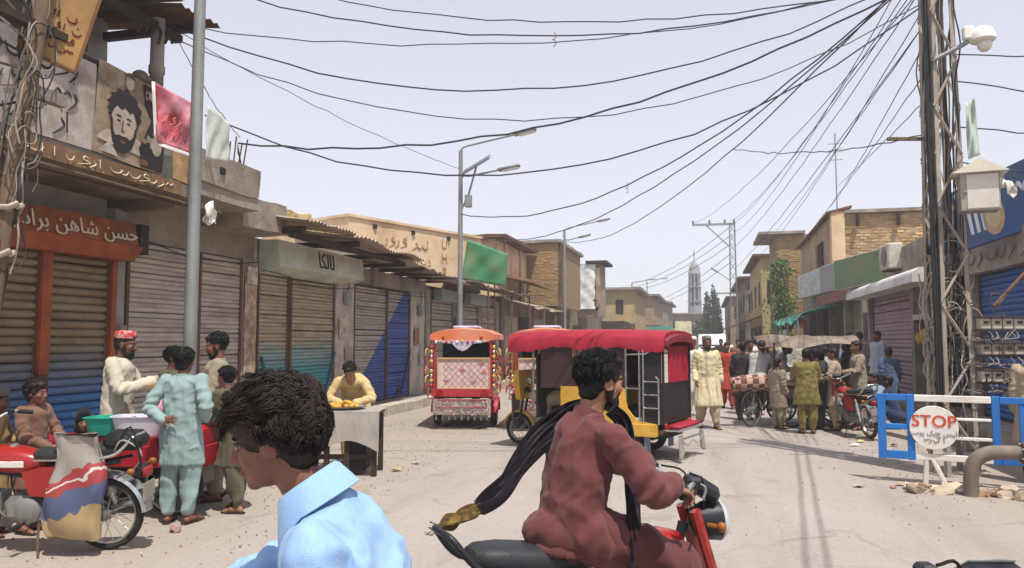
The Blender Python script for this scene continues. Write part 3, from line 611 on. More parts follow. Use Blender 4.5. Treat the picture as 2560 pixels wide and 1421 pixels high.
# shops below and the brick upper storey
t = house('mud_shop', 'mud-plastered shop below the yellow brick storey', -12, -7.5, 28.4, 36.5, 3.3, MUD)
for k, (a, c) in enumerate(((28.8, 30.8), (31.2, 33.2), (33.7, 36))): opening(t, -7.5, a, c, .2, 2.6, 1, SH5 if k != 1 else DARK, 'shopfront')
for k in range(5): adopt(corr([(-8.0, 28.5+k*1.6, 3.35), (-6.3-.2*(k % 2), 28.5+k*1.6, 2.95-.05*(k % 2)), (-6.3-.15*(k % 3), 30.2+k*1.6, 2.95), (-8.0, 30.2+k*1.6, 3.35)], 7, .02, m=TIN, seed=90+k), t)
for yy in (29.5, 31.5, 34): b = MB(); b.tube([(-6.5, yy, 0), (-6.5, yy+.05, 3.0)], .04, 6); adopt(b.build('awning_prop', WOOD), t)
t = thing('brick_upper_house', 'yellow brick upper storey jutting over the shops on the left', 'building', (-8, 35, 0))
b = MB(); b.box((-10.5, 34.6, 3.2), (-6.45, 41, 6.1)); adopt(b.build('wall', MORT), t)
b = MB(); wobble_box(b, (-10.6, 34.45, 6.1), (-6.3, 41.2, 6.24), .02); adopt(b.build('roof_slab', CONC), t)
o0 = len(t.children); bricks(t, (-8.4-t.location.x, 34.6-35, 3.3), (1, 0, 0), 1.9, 2.78, (0, -1, 0), [YBR, YBR2], bw=.26, bh=.1, single=False, seed=11)
b = MB(); b.box((-6.44, 34.6, 3.2), (-6.3, 34.9, 6.1)); adopt(b.build('pilaster', RUST), t)
t = thing('shed_room', 'tan room with a slanting canopy beside the yellow brick storey', 'building', (-9, 30, 0))
b = MB(); wobble_box(b, (-10.5, 29, 3.3), (-7.9, 34.4, 5.6), .03); adopt(b.build('wall', CREAM), t)
b = MB(); wobble_box(b, (-10.6, 28.6, 5.62), (-7.4, 34.5, 5.75), .03); adopt(b.build('roof_slab', RUST), t)
for yy in (28.9, 31.5): b = MB(); b.tube([(-7.5, yy, 3.3), (-7.5, yy, 5.62)], .05, 6); adopt(b.build('post', WOOD), t)
b = MB(); b.add([(-7.9, 29.5, 4.3), (-6.5, 29.5, 4.0), (-6.5, 34, 3.9), (-7.9, 34, 4.3), (-7.9, 29.5, 4.2), (-6.5, 29.5, 3.9), (-6.5, 34, 3.8), (-7.9, 34, 4.2)], [(0,1,2,3),(7,6,5,4),(0,4,5,1),(1,5,6,2),(2,6,7,3),(3,7,4,0)]); adopt(b.build('canopy', mat('red_brown_canopy', '8b6650', .85, .2, 2, .2)), t)
# building hung with pale sheets
t = house('sheeted_house', 'narrow house whose front is hung with pale sheets', -11, -7.2, 42, 56, 5.9, MUD); opening(t, -7.2, 43, 46, .2, 2.5, 1, DARK, 'shopfront')
b = MB(); wobble_box(b, (-11, 44.8, 3.0), (-5.85, 47, 6.1), .03); adopt(b.build('upper_wall', PLAST), t); fopen(t, -6.35, -6.0, 44.77, 3.4, 5.7)
b = MB(); b.box((-6.7, 44.5, 6.12), (-5.45, 47.5, 6.26)); adopt(b.build('roof_slab', DARKW), t)
o = plate('pale_sheet', mat('pale_tarpaulin', 'e0e2e0', .5, .15, 2, .3, 8, dirt='9aa2a8', damt=.4), (-6.78, 44.62, 4.75), 1.3, 2.6, .1, -1, 'large pale sheet hung down the front of the narrow house', 'sheet', 0, .02, .12)
o = plate('brown_sheet', mat('brown_sheet', '9b8468', .9, .25, 2, .2), (-5.99, 44.6, 4.7), .24, 2.3, .1, -1, 'strip of brown sacking hung beside the pale sheet', 'sheet', 0, .02, .08)
for i, (nm, lb, x0, x1, y0, y1, z1, m) in enumerate((
    ('low_house', 'low yellow house beyond the sheeted house', -11, -5.3, 61, 72, 5.6, mat('ochre_plaster', 'a8946a', .9, .15, 1)),
    ('low_house', 'flat tan house farther down the left side of the street', -11, -4.6, 74, 88, 5.8, TAN),
    ('low_house', 'pale house near the end of the street', -12, -4.2, 92, 106, 6.0, PLAST),
    ('low_house', 'long grey house closing the street below the minaret', -9, 0.2, 112, 130, 5.3, PLAST))):
    t = house(nm, lb, x0, x1, y0, y1, z1, m)
    b = MB(); b.box((x0, y0-.4, z1-.02), (x1+.5, y1, z1+.18)); adopt(b.build('roof_slab', CONC), t)
    if i < 3:
        b = MB(); b.box((x1-1.6, y0-.9, 2.9), (x1+.6, y0-.02, 3.05)); adopt(b.build('awning', (TIN, RUST, STRAW)[i]), t); fopen(t, x1-1.7, x1-.5, y0, .1, 2.5, DARK, 'doorway'); fopen(t, x1-1.5, x1-.9, y0, 3.7, 4.8)
        opening(t, x1, y0+1.5, y0+4, .1, 2.5, 1); opening(t, x1, y0+6, y0+9, .1, 2.5, 1)
    else:
        for k in range(6): fopen(t, -4.5+k*.8, -4.1+k*.8, y0, 3.4, 4.4)
t = house('awning_stall', 'dark stall with boards under the low yellow house', -7.2, -5.6, 55, 59.5, 3.0, DARKW)
o = tag(part('signboard', None, mat('teal_board', '5f9a8c', .7, .2, 2), ((-5.2, 70, 2.1), (-2.9, 70.1, 2.9))), 'small teal hoarding far down the left side', 'sign')
o = tag(part('signboard', None, mat('pale_board', 'd6d3b0', .7, .2, 2), ((-2.7, 73, 2.2), (-1.2, 73.1, 3.4))), 'small pale yellow hoarding far down the street', 'sign')
# ---- minaret
MIN = mat('minaret_stone', '8d8f93', .9, .1, .8, .1); t = thing('minaret', 'slender grey minaret with three arched balconies at the street end', 'tower', (-1.47, 122, 0))
b = MB(); prof = [(1.05, 0), (1.05, 5.2), (.95, 5.2), (.95, 6.9)]; b.lathe(prof, 8); b.build('shaft', MIN, t)
for k, (z, r) in enumerate(((5.2, .9), (7.4, .86), (9.6, .8))):
    b = MB(); b.lathe([(r*.9, z+.0), (r*1.35, z+.12), (r*1.35, z+.22), (r, z+.25)], 12); b.build('balcony', MIN, t)
    for j in range(8):
        a = j*math.pi/4; b = MB(); b.tube([(r*math.cos(a), r*math.sin(a), z+.2), (r*.97*math.cos(a), r*.97*math.sin(a), z+2.2)], .13, 6); b.build('column', MIN, t)
    b = MB(); b.lathe([(r*.55, z+.2), (r*.55, z+2.2)], 10); b.build('core', mat('minaret_core', '5f6266', .9, .1, 1), t)
b = MB(); b.lathe([(.95, 11.75), (.95, 12.0), (.8, 12.2), (.85, 12.6), (.7, 13.1), (.35, 13.55), (.1, 13.8), (.06, 14.6), (.12, 14.7), (.03, 15.6)], 12); b.build('dome', MIN, t, smooth=50)
# ================================================================ RIGHT ROW (street side faces -X, front plane near x=4.6)
XR = 4.6
BLUE = mat('blue_shutter', '2a5a9a', .6, .14, 2, .1, 50, .15, dirt='4a4f5c', damt=.3)
t = thing('blue_fronted_shop', 'shop with a blue shutter and grey concrete lintel at the picture edge', 'building', (5.5, 13, 0))
b = MB(); wobble_box(b, (5.0, 8, 0), (9, 16.9, 4.2)); wobble_box(b, (XR-.05, 15.1, .34), (5.0, 15.4, 2.8), .015); wobble_box(b, (XR-.1, 9, 2.78), (5.0, 15.6, 3.3), .02); wobble_box(b, (XR-.05, 16.7, .34), (5.0, 16.95, 3.2), .015); adopt(b.build('wall', CONC), t)
adopt(shutter(None, XR+.1, -1, 11.0, 15.05, .36, 2.76, 26, BLUE, .022), t); opening(t, XR+.3, 15.45, 16.7, .36, 2.7, -1)
o = scribble(None, mat('chalk_scrawl', '6b625c', .9), -1.6, 1.6, 0, .34, 7, 7, 0, .012); o.data.transform(facing(XR-.13, 13.4, 3.04, -1, 0)); adopt(o, t)
b = MB(); b.tube([(4.45, 12.2, 2.7), (3.75, 11.6, 2.1)], .025, 6); adopt(b.build('awning_stay', RUST), t)
# tilted blue hoarding with bottle and lettering
Tb = facing(4.42, 12.75, 3.72, -.95, -.31) @ Matrix.Rotation(R(6), 4, 'Z') @ Matrix.Rotation(R(4), 4, 'X')
b = MB(); b.bbox((0, 0, -.04), (3.4, 1.0, .08), .01); o = b.build('hoarding', mat('blue_hoarding', '38598a', .6, .18, 1.5, .1, 30, dirt='5d6a80', damt=.5)); o.matrix_world = Tb; tag(o, 'tilted blue hoarding with white lettering and a round loaf', 'sign')
LOAF = mat('hoarding_tan_print', 'b9a47c', .7, .15, 5, 0); WHP = mat('white_print', 'd8dadd', .7, .1, 5, 0)
blob(ring(-.42, -.12, .24, .3, 24), .001, LOAF, 'print', o); blob(ring(-.42, -.12, .16, .2, 20), .0035, mat('hoarding_pale_print', 'c9ba94', .7), 'print', o)
for k in range(3): blob([(-.98+k*.15, -.3), (-.9+k*.15, -.3), (-.92+k*.15, .12), (-1.0+k*.15, .12)], .001, WHP, 'print', o)
for k, (x, y, w) in enumerate(((-.9, .42, .7), (-.35, .34, .6), (-1.2, .25, .5))): blob([(x-w/2, y-.06), (x+w/2, y-.02), (x+w/2, y+.06), (x-w/2, y+.02)], .001, LOAF if k else WHP, 'print', o)
scribble(o, WHP, .1, 1.5, .1, .5, 4, 9, .002, .03, 'print')
# ---- mauve shop with roller awning
t = thing('mauve_shop', 'shop with mauve shutters below a rolled white awning', 'building', (5.5, 20, 0))
b = MB(); b.box((5.3, 17, 0), (9, 25, 4.0)); b.box((XR+.05, 17, 3.0), (5.3, 24.6, 3.9)); 
for yy in (17.05, 19.3, 24.2): wobble_box(b, (XR, yy, .34), (5.3, yy+.25, 3.0), .01)
adopt(b.build('wall', CONC), t)
MAUV = mat('mauve_shutter', '97808a', .6, .1, 2, .1, 50, .15, dirt='6d5a60', damt=.3, rand=.06)
adopt(shutter(None, XR+.15, -1, 19.6, 24.15, .36, 2.95, 24, MAUV, .02), t); opening(t, XR+.4, 17.35, 19.25, .36, 2.1, -1)
kid('transom', PALE, ((XR-.02, 17.3, 2.1), (XR+.12, 19.3, 2.22)), th=t); kid('transom_grille', mat('mauve_grille', '8d8088', .7, .15, 3), ((XR+.1, 17.3, 2.22), (XR+.2, 19.3, 3.0)), th=t)
b = MB(); pr = [(-.0, 0), (.5, 0), (.5, .25), (.42, .3), (.15, .3), (.02, .2)]; 
b.loft([[Vector((XR-.55+x, 17.0, 2.82+z)) for x, z in pr], [Vector((XR-.55+x, 24.6, 2.82+z)) for x, z in pr]]); o = b.build('rolled_awning', mat('white_awning', 'd3cfca', .7, .1, 2, .2, 20, dirt='9c948c', damt=.3), None, 60); tag(o, 'rolled white canvas awning along the mauve shop front', 'awning')
o = thing('door_goods', 'yellow bunches hanging inside the shop door by the pole', 'goods', (4.75, 18.3, 0)); rr = random.Random(3)
for k in range(7): b = MB(); yy = 17.6+.22*k; b.ell((4.62, yy, 1.75+rr.uniform(-.06, .06)), (.09, .1, .14)); adopt(b.build('bunch', mat('yellow_goods', 'b08a3c', .8, .3, 8), smooth=60), o)
# ---- market shop with big sign boxes
t = thing('market_shop', 'open-fronted shop below the green and grey sign boxes', 'building', (5.5, 29, 0))
b = MB(); b.box((5.3, 25.05, 0), (9, 40, 4.3)); b.box((XR+.05, 25.05, 3.0), (5.3, 40, 4.2))
for yy in (25.1, 28.2, 31.5, 35, 39.6): b.box((XR, yy, .34), (5.3, yy+.22, 3.0))
adopt(b.build('wall', PLAST), t); opening(t, XR+.35, 28.5, 31.4, .36, 2.9, -1, mat('green_interior', '56604a', .9, .3, 2)); opening(t, XR+.3, 31.8, 34.9, .36, 2.9, -1); opening(t, XR+.3, 35.3, 39.5, .36, 2.9, -1); opening(t, XR+.3, 25.4, 28.1, .36, 2.9, -1, mat('olive_door', '6f7356', .8, .2, 2), 'door')
SG1 = mat('green_sign', '5d8360', .5, .14, 1.2, .05, 20, dirt='8a7d4f', damt=.35, dscale=.7); SG2 = mat('grey_sign', '8a8688', .5, .1, 1, .05, 20); SG3 = mat('pale_sign', 'b4bcb4', .5, .2, 1.5, .1, 20, dirt='8e9a92', damt=.4)
def signbox(label, c, w, h, m, nx=-1, ny=-.25, d=.3, tilt=0):
    b = MB(); b.bbox((0, 0, -d/2), (w, h, d), .012, 0); b.cbox((0, 0, .002), (w*.97, h*.94, .006), 1); o = b.build('sign_box', [PALE, m]); o.matrix_world = facing(*c, nx, ny) @ Matrix.Rotation(tilt, 4, 'Z'); tag(o, label, 'sign'); return o
signbox('large green sign box above the shop by the rolled awning', (4.25, 23.4, 3.62), 2.9, .9, SG1, -1, -.35, .35, R(2))
signbox('plain grey sign box between the green and the pale one', (4.35, 28.6, 3.85), 3.6, .95, SG2, -1, -.12, .25)
o = signbox('long pale sign box with white streaks', (4.3, 34, 4.0), 5.6, 1.05, SG3, -1, -.08, .25)
for k in range(5): blob([(-2.2+k*.9, -.3+.2*(k % 3)), (-1.6+k*.9, -.28+.2*(k % 3)), (-1.6+k*.9, -.22+.2*(k % 3)), (-2.2+k*.9, -.24+.2*(k % 3))], .006, WHP, 'print', o)
signbox('narrow red lettered strip below the grey sign', (4.3, 29.2, 3.15), 7.0, .35, mat('red_strip', '7d3a34', .6, .25, 3), -1, 0, .1)
# green tarpaulin on poles with the stall front
o = thing('green_tarpaulin', 'bright green tarpaulin stretched on poles over the stall', 'tarpaulin', (3.9, 33, 0)); GT = mat('green_tarp', '2f9c84', .6, .12, 1, .3, 10)
b = MB(); nu, nv = 24, 8; vs = []
for s in (0, 1):
    for j in range(nv+1):
        for i in range(nu+1):
            a, c = i/nu, j/nv; vs.append((4.7-1.5*c, 29.5+9*a, 2.95-.35*c-.1*abs(math.sin(a*7))*c+.04*math.sin(a*21)-.01*s-(.22*max(0, (c-.85)/.15))))
q = nu+1; N = q*(nv+1); fs = []
for j in range(nv):
    for i in range(nu): f = (j*q+i, j*q+i+1, (j+1)*q+i+1, (j+1)*q+i); fs += [f[::-1], tuple(N+k for k in f)]
b.add(vs, fs); adopt(b.build('sheet', GT, smooth=60), o)
for yy in (29.6, 33, 36, 38.4): b = MB(); b.tube([(3.25, yy, 0), (3.25, yy, 2.6)], .035, 6); adopt(b.build('pole', STEEL), o)
o = thing('stall_screen', 'white slatted screen standing below the green tarpaulin', 'screen', (3.6, 37, 0))
for k in range(9): kid('slat', PALE, ((3.3, 34.6+k*.35, .2), (3.36, 34.85+k*.35, 2.1)), th=o)
# ---- brick upper house and tan front
t = thing('brick_parapet_house', 'upper house with a tan front and a raw yellow brick side wall', 'building', (6, 29.8, 0))
b = MB(); wobble_box(b, (4.55, 29.9, 3.9), (10, 39.5, 6.2), .015); adopt(b.build('wall', TAN), t); kid('window', DARK, ((4.5, 32.2, 4.3), (4.57, 33.3, 5.5)), th=t); kid('window_shutter', mat('brown_shutter', '7b5a3c', .8), ((4.48, 33.35, 4.3), (4.52, 33.9, 5.5)), th=t)
kid('corner_pier', CREAM, ((4.5, 29.75, 3.9), (4.95, 30.2, 6.3)), th=t); kid('coping', CONC, ((4.95, 29.7, 6.22), (10, 30.1, 6.34)), th=t)
b = MB(); b.add([(4.35, 29.7, 6.3), (4.35, 39.9, 6.1), (5.2, 39.9, 6.3), (5.2, 29.7, 6.5), (4.35, 29.7, 6.22), (4.35, 39.9, 6.02), (5.2, 39.9, 6.22), (5.2, 29.7, 6.42)], [(3,2,1,0),(4,5,6,7),(0,1,5,4),(1,2,6,5),(2,3,7,6),(3,0,4,7)]); adopt(b.build('eave', RUST), t)
RB = mat('raw_brick', 'a98a62', .92, .22, 6, .5, 50, rand=.22); RB2 = mat('raw_brick_pale', 'bba276', .92, .2, 6, .5, 50, rand=.2)
bricks(t, (4.97-6, 29.89-29.8, 4.0), (1, 0, 0), 3.9, 2.2, (0, -1, 0), [RB, RB2, RB, YBR], bw=.245, bh=.105, jx=.02, jz=.03, seed=21)
for x in (5.35, 6.7, 8.1): kid('drain_spout', DARKW, ((x, 29.6, 5.75), (x+.08, 29.9, 6.15)), th=t)
# ---- split air conditioner and its stand
o = thing('air_conditioner', 'pale air conditioner unit beside the green sign box', 'air conditioner', (4.5, 20.8, 3.35)); b = MB(); b.bbox((0, 0, .35), (.35, .95, .62), .03); b.build('case', PALE, o)
b = MB(); b.lathe([(.24, 0), (.24, .02)], 20, M=Matrix.Translation((-.18, -.12, .35)) @ Matrix.Rotation(R(-90), 4, 'Y')); b.build('fan_grille', mat('grille_grey', '75706a', .7), o); b = MB(); b.box((-.15, -.3, 0), (.3, -.25, .035)); b.box((-.15, .25, 0), (.3, .3, .035)); b.build('bracket', RUST, o)
# ---- brick tower overgrown with creeper
t = thing('creeper_house', 'narrow brick house front with a green creeper climbing it', 'building', (4.2, 41.5, 0))
b = MB(); b.box((3.62, 41.6, 0), (5.2, 46, 7.05)); adopt(b.build('wall', MORT), t); bricks(t, (3.62-4.2, .09, 3.0), (1, 0, 0), 1.55, 4.0, (0, -1, 0), [YBR, YBR2], bw=.26, bh=.11, single=False, seed=31)
b = MB(); b.box((2.75, 41.3, 7.06), (5.0, 46.2, 7.2)); adopt(b.build('roof_slab', CONC), t)
LEAF = [mat('leaf_%d' % k, c, .6, .25, 4, 0, rand=.2) for k, c in enumerate(('3f5a26', '56722f', '6f8a3a'))]
v = thing('creeper', 'leafy green creeper hanging down the narrow brick house', 'plant', (3.7, 41.3, 0)); b = MB(); rr = random.Random(9)
for k in range(2600):
    z = rr.uniform(.4, 5.7); w = .55*(1-.25*abs(z-3)/3)+.1*math.sin(z*4); x = rr.gauss(0, w*.55); y = -rr.random()**1.5*.5; s = rr.uniform(.05, .12); E_ = Euler((rr.uniform(-.9, .9), rr.uniform(-.7, .7), rr.uniform(-1.5, 1.5))).to_matrix().to_4x4()
    T = Matrix.Translation((x+.05*math.sin(z*2.3), y, z)) @ E_; b.add([T @ Vector(q) for q in ((0, 0, s), (s*.5, 0, .2*s), (0, .1*s, -s), (-s*.5, 0, .2*s))], [(0, 1, 2, 3)], k % 3)
b.build('foliage', LEAF, v); 
for k in range(3): b = MB(); b.tube(bez([(-.2+.2*k, -.02, 0), (-.1+.15*k, -.05, 2), (.1*k-.1, -.03, 3.6), (.1-.1*k, -.05, 5.5)], 4), .03, 5); b.build('stem', WOOD, v)
# ---- farther right row
for (nm, lb, x0, x1, y0, y1, z1, m) in (
    ('narrow_house', 'ochre house with a dark upper window past the creeper', 3.3, 9, 48, 60, 6.6, mat('ochre_plaster', 'a8946a', .9, .15, 1)),
    ('narrow_house', 'brown house with ragged awnings down the right side', 3.0, 9, 62, 80, 6.4, MUD),
    ('narrow_house', 'low tan house far down the right side', 2.6, 9, 82, 108, 6.0, TAN)):
    t = house(nm, lb, x0, x1, y0, y1, z1, m); fopen(t, x0+.3, x0+.7, y0, 3.8, 5.2); b = MB(); b.box((x0-.5, y0-.3, z1-.02), (x1, y1, z1+.14)); adopt(b.build('roof_slab', RUST), t)
    for k in range(3): opening(t, x0, y0+1+k*4, y0+4+k*4, .1, 2.5, -1); opening(t, x0, y0+1.5+k*4, y0+2.5+k*4, 3.8, 5.2, -1, None, 'window')
    for k in range(3): adopt(corr([(x0, y0+k*4+.3, 3.1), (x0-1.5, y0+k*4+.3, 2.6), (x0-1.4, y0+k*4+4, 2.6), (x0, y0+k*4+4, 3.1)], 6, .02, m=(RUST, TIN, mat('maroon_cloth_awning', '6d3f3a', .8))[k], seed=k, name='awning'), t)
CYP = [mat('cypress_%d' % k, c, .7, .25, 4, 0, rand=.2) for k, c in enumerate(('26331f', '2f3d25', '3a4a2c'))]
# cypress trees and a leafy tree at the end
def foliage(b, c, r, n, s, seed, shape=None):
    q = random.Random(seed)
    for k in range(n):
        u = q.uniform(-1, 1); a = q.random()*6.283; rad = q.random()**.4
        d = Vector((math.sqrt(1-u*u)*math.cos(a)*r[0]*rad, math.sqrt(1-u*u)*math.sin(a)*r[1]*rad, u*r[2]*rad))
        if shape: d = shape(d)
        sz = s*q.uniform(.6, 1.3); E_ = Euler((q.uniform(-3, 3), q.uniform(-3, 3), q.uniform(-3, 3))).to_matrix().to_4x4(); T = Matrix.Translation(Vector(c)+d) @ E_
        b.add([T @ Vector(p) for p in ((0, 0, sz), (sz*.55, 0, 0), (0, .15*sz, -sz), (-sz*.55, 0, 0))], [(0, 1, 2, 3)], q.randrange(3))
for k, (x, y, hh, r_) in enumerate(((.25, 95, 7.6, .55), (.95, 92, 8.2, .6), (1.5, 100, 7.6, .6))):
    t = thing('cypress_tree', ('short cypress at the street end, leftmost of three', 'tall cypress at the street end, middle of three', 'cypress at the street end, rightmost of three')[k], 'tree', (x, y, 0), group='cypresses at the end of the street')
    b = MB(); b.tube([(0, 0, 0), (0, 0, hh*.8)], [.12, .03], 6); b.build('trunk', WOOD, t); b = MB(); foliage(b, (0, 0, hh*.55), (r_, r_, hh*.45), 900, .16, k, lambda d: Vector((d.x*(1-.35*(d.z/3.4)), d.y*(1-.35*(d.z/3.4)), d.z))); b.build('crown', CYP, t)
for k, (x, y, hh) in enumerate(((.6, 86, 4.4), (-.6, 104, 4.0))):
    t = thing('street_tree', ('low dusty tree below the cypresses', 'low tree in front of the long grey house')[k], 'tree', (x, y, 0)); b = MB(); b.tube([(0, 0, 0), (.1, 0, 1.6), (0, .1, hh*.7)], [.14, .11, .04], 7); b.build('trunk', WOOD, t)
    b = MB(); 
    for j in range(5): foliage(b, (math.cos(j*1.3)*.7, math.sin(j*1.3)*.7, hh*.7+.3*(j % 3-1)), (.75, .75, .6), 260, .16, 10*k+j)
    b.build('crown', [CYP[1], CYP[2], LEAF[0]], t)
# ================================================================ street lamps along the left kerb
def lamp(name, label, x, y, h, r0, r1, arm=None, second=None, solar=False, grp='street lamps along the shop row'):
    t = thing(name, label, 'street lamp', (x, y, 0), group=grp)
    b = MB(); b.tube([(0, 0, 0), (0, 0, h*.35), (0, 0, h)], [r0, r0*.9, r1], 12); b.lathe([(r0*1.7, 0), (r0*1.7, .03), (r0*1.1, .05)], 12); b.build('post', LAMPM, t, smooth=40)
    for (z, L, up, hd) in ([arm] if arm else [])+([second] if second else []):
        b = MB(); pts = bez([(0, 0, z-.05), (.06, 0, z+.12), (L*.3, 0, z+up*.55), (L, 0, z+up)], 5); b.tube(pts, .024, 6); b.build('arm', LAMPM, t, smooth=50)
        M_ = Matrix.Translation((L, 0, z+up)) @ Matrix.Rotation(-math.atan2(up*.5, L*.7), 4, 'Y'); b = MB(); b.bbox((.26, 0, 0), (.56, .2, .07), .03, 0, M_); b.bbox((.3, 0, -.045), (.4, .15, .03), .01, 1, M_); b.build('lamp_head', [LAMPM, mat('lamp_lens', 'd9dad2', .3, .05, 3, 0)], t, smooth=40)
    if solar:
        M_ = Matrix.Translation((.42, -.05, h-.38)) @ Euler((R(25), R(-28), 0)).to_matrix().to_4x4(); b = MB(); b.cbox((0, 0, 0), (.75, .5, .04), 0, M_); b.cbox((0, 0, .022), (.7, .46, .006), 1, M_); b.build('solar_panel', [STEEL, mat('solar_cells', '2f3440', .25, .1, 3, 0)], t)
        b = MB(); b.tube([(.42, -.05, h-.4), (.22, -.05, h-1.1), (.0, 0, h-1.5)], .025, 6); b.build('bracket', LAMPM, t); b = MB(); b.bbox((.2, 0, h-1.25), (.16, .14, .3), .02); b.build('battery_box', STEEL, t)
    return t
lamp('street_lamp', 'thick steel lamp post standing before the beige shutters', -5.7, 7.69, 8.2, .078, .06, (8.1, 1.6, .4, 1))
lamp('street_lamp', 'steel street lamp with a solar panel behind the decorated rickshaw', -5.7, 17.7, 6.25, .075, .05, (6.2, 1.35, .36, 1), (5.5, .95, .22, 1), True)
lamp('street_lamp', 'double-armed street lamp in front of the yellow brick storey', -5.7, 32, 6.3, .075, .05, (6.2, 1.4, .4, 1), (5.75, .6, .2, 1))
lamp('street_lamp', 'small far street lamp before the low yellow house', -5.7, 63, 6.3, .075, .05, (6.2, 1.4, .3, 1))
lamp('street_lamp', 'smallest far street lamp near the end of the left row', -5.7, 80, 7.8, .075, .05, (7.7, 1.6, .2, 1))
# ---- T-armed lattice mast down the street
def lattice(b, x, y, z0, z1, w0, w1, n, r=.02, sides=4):
    """four-legged angle-iron mast; returns leg point function"""
    def leg(k, z):
        t = (z-z0)/(z1-z0); w = (w0+(w1-w0)*t)/2; sx, sy = ((-1, -1), (1, -1), (1, 1), (-1, 1))[k]; return Vector((x+sx*w, y+sy*w, z))
    return leg
t = thing('lattice_mast', 'grey T-armed lattice power mast down the street', 'power mast', (1.4, 40, 0)); leg = lattice(None, 0, 0, 0, 7.5, .36, .24, 0)
for k in range(4): b = MB(); b.tube([leg(k, 0), leg(k, 7.5)], .028, 4); b.build('leg', STEEL, t)
for j in range(15):
    z = .3+j*.48; b = MB()
    for k in range(4): b.tube([leg(k, z), leg((k+1) % 4, z+.44)], .014, 4)
    b.build('brace', STEEL, t)
b = MB(); b.box((-1.95, -.05, 7.42), (.16, .05, 7.52)); b.build('cross_arm', STEEL, t)
b = MB(); b.tube([(-1.25, 0, 7.42), (-.12, 0, 6.3)], .03, 5); b.build('arm_brace', STEEL, t)
for x in (-1.9, -1.1, -.35, .1): b = MB(); b.lathe([(.04, 7.52), (.06, 7.56), (.03, 7.6), (.06, 7.64), (.03, 7.7)], 8, M=Matrix.Translation((x, 0, 0))); b.build('insulator', mat('brown_insulator', '6d5a50', .3), t)
b = MB(); b.tube([(-.12, 0, 4.6), (-.8, 0, 5.1)], .02, 5); b.cbox((-.9, 0, 5.16), (.4, .16, .07), None, Matrix.Translation((-.9, 0, 5.16)) @ Matrix.Rotation(R(35), 4, 'Y') @ Matrix.Translation((.9, 0, -5.16))); b.build('lamp_arm', LAMPM, t)
b = MB(); b.box((-.9, -.03, 3.95), (.1, .03, 4.02)); b.build('cross_arm', STEEL, t)
# ---- main lattice pole wrapped in cables
CAB = [mat('cable_black', '2a2829', .6, .1, 4, 0), mat('cable_grey', '857c72', .7, .15, 4, 0), mat('cable_pale', 'a89d90', .7, .12, 4, 0)]
PX, PY = 2.96, 10.75
pole = thing('utility_pole', 'tall lattice utility pole wrapped in a mass of tangled cables', 'utility pole', (PX, PY, 0), R(14)); leg = lattice(None, 0, 0, 0, 8.4, .42, .24, 0)
PST = mat('dusty_angle_iron', 'a49a8f', .75, .14, 4, .15, 40, .25, dirt='7a6a5b', damt=.4)
for k in range(4):
    b = MB(); p, q = leg(k, 0), leg(k, 8.4); sx = -1 if k in (0, 3) else 1; sy = -1 if k < 2 else 1
    for d1, d2 in (((.06, 0), (0, .008)), ((0, .06), (.008, 0))):
        a = [p, p+Vector((-sx*d1[0], -sy*d1[1], 0)), p+Vector((-sx*(d1[0]+d2[0]), -sy*(d1[1]+d2[1]), 0)), p+Vector((-sx*d2[0], -sy*d2[1], 0))]; v = q-p; b.add(a+[w+v for w in a], [(0,1,2,3),(7,6,5,4),(0,4,5,1),(1,5,6,2),(2,6,7,3),(3,7,4,0)])
    b.build('leg', PST, pole)
for j in range(13):
    for f in range(4):
        z = .25+j*.62; k, k2 = (f, (f+1) % 4) if j % 2 else ((f+1) % 4, f); b = MB(); b.tube([leg(k, z), leg(k2, z+.6)], .02, 4); b.build('brace', PST, pole)
rr = random.Random(17)
def cable_run(z0, z1, x, y, w, r, m, n=9, loose=.05):
    pts = []; ph = rr.random()*9
    for i in range(n):
        f = i/(n-1); pts.append((x+w*(.6*math.sin(ph+f*rr.uniform(2, 6)))+rr.uniform(-loose, loose), y+rr.uniform(-loose, loose), z0+(z1-z0)*f))
    b = MB(); b.tube(bez(pts, 3), r, 5); return b.build('cable', m, pole, smooth=60)
for k in range(9): cable_run(rr.uniform(.3, 1.2), 8.3, -.27+.008*k, -.2+.02*(k % 4), .012, .014, CAB[0], 8, .008)             # black trunk bundle on the near corner
for k in range(34): cable_run(rr.uniform(.3, 2.0), rr.uniform(3.0, 8.2), rr.uniform(-.2, .2), rr.uniform(-.17, .2), .05, rr.choice((.006, .008, .01)), CAB[rr.choice((0, 1, 1, 2))], 10, .03)
for k in range(40): cable_run(rr.uniform(.4, 1.2), rr.uniform(1.8, 3.2), rr.uniform(-.26, .26), rr.uniform(-.18, .2), .09, rr.choice((.005, .007, .009)), CAB[rr.choice((0, 1, 1, 2, 2))], 10, .06)
for k in range(16):                                                                                                # coils and loops
    a0 = rr.random()*6; cx, cz, r_ = rr.uniform(-.15, .25), rr.uniform(1.0, 3.0), rr.uniform(.07, .2); b = MB(); b.tube([(cx+r_*math.cos(a0+i*.4)*(1+.1*math.sin(i)), -.16+.012*i*rr.random(), cz+r_*1.2*math.sin(a0+i*.4)) for i in range(rr.randint(11, 17))], .007, 5); b.build('cable', CAB[k % 3], pole, smooth=60)
DUSTB = mat('cable_box_grey', '857c73', .8, .15, 4, .1)
for k in range(14): b = MB(); b.bbox((rr.uniform(-.15, .2), rr.uniform(-.1, .1), .5+k*.19), (.14, .1, .1), .012); b.build('splice_box', DUSTB if k % 2 else BLACK, pole)
b = MB(); b.box((-.7, -.06, 4.18), (-.2, -.02, 4.22)); b.build('side_bar', WOOD, pole)
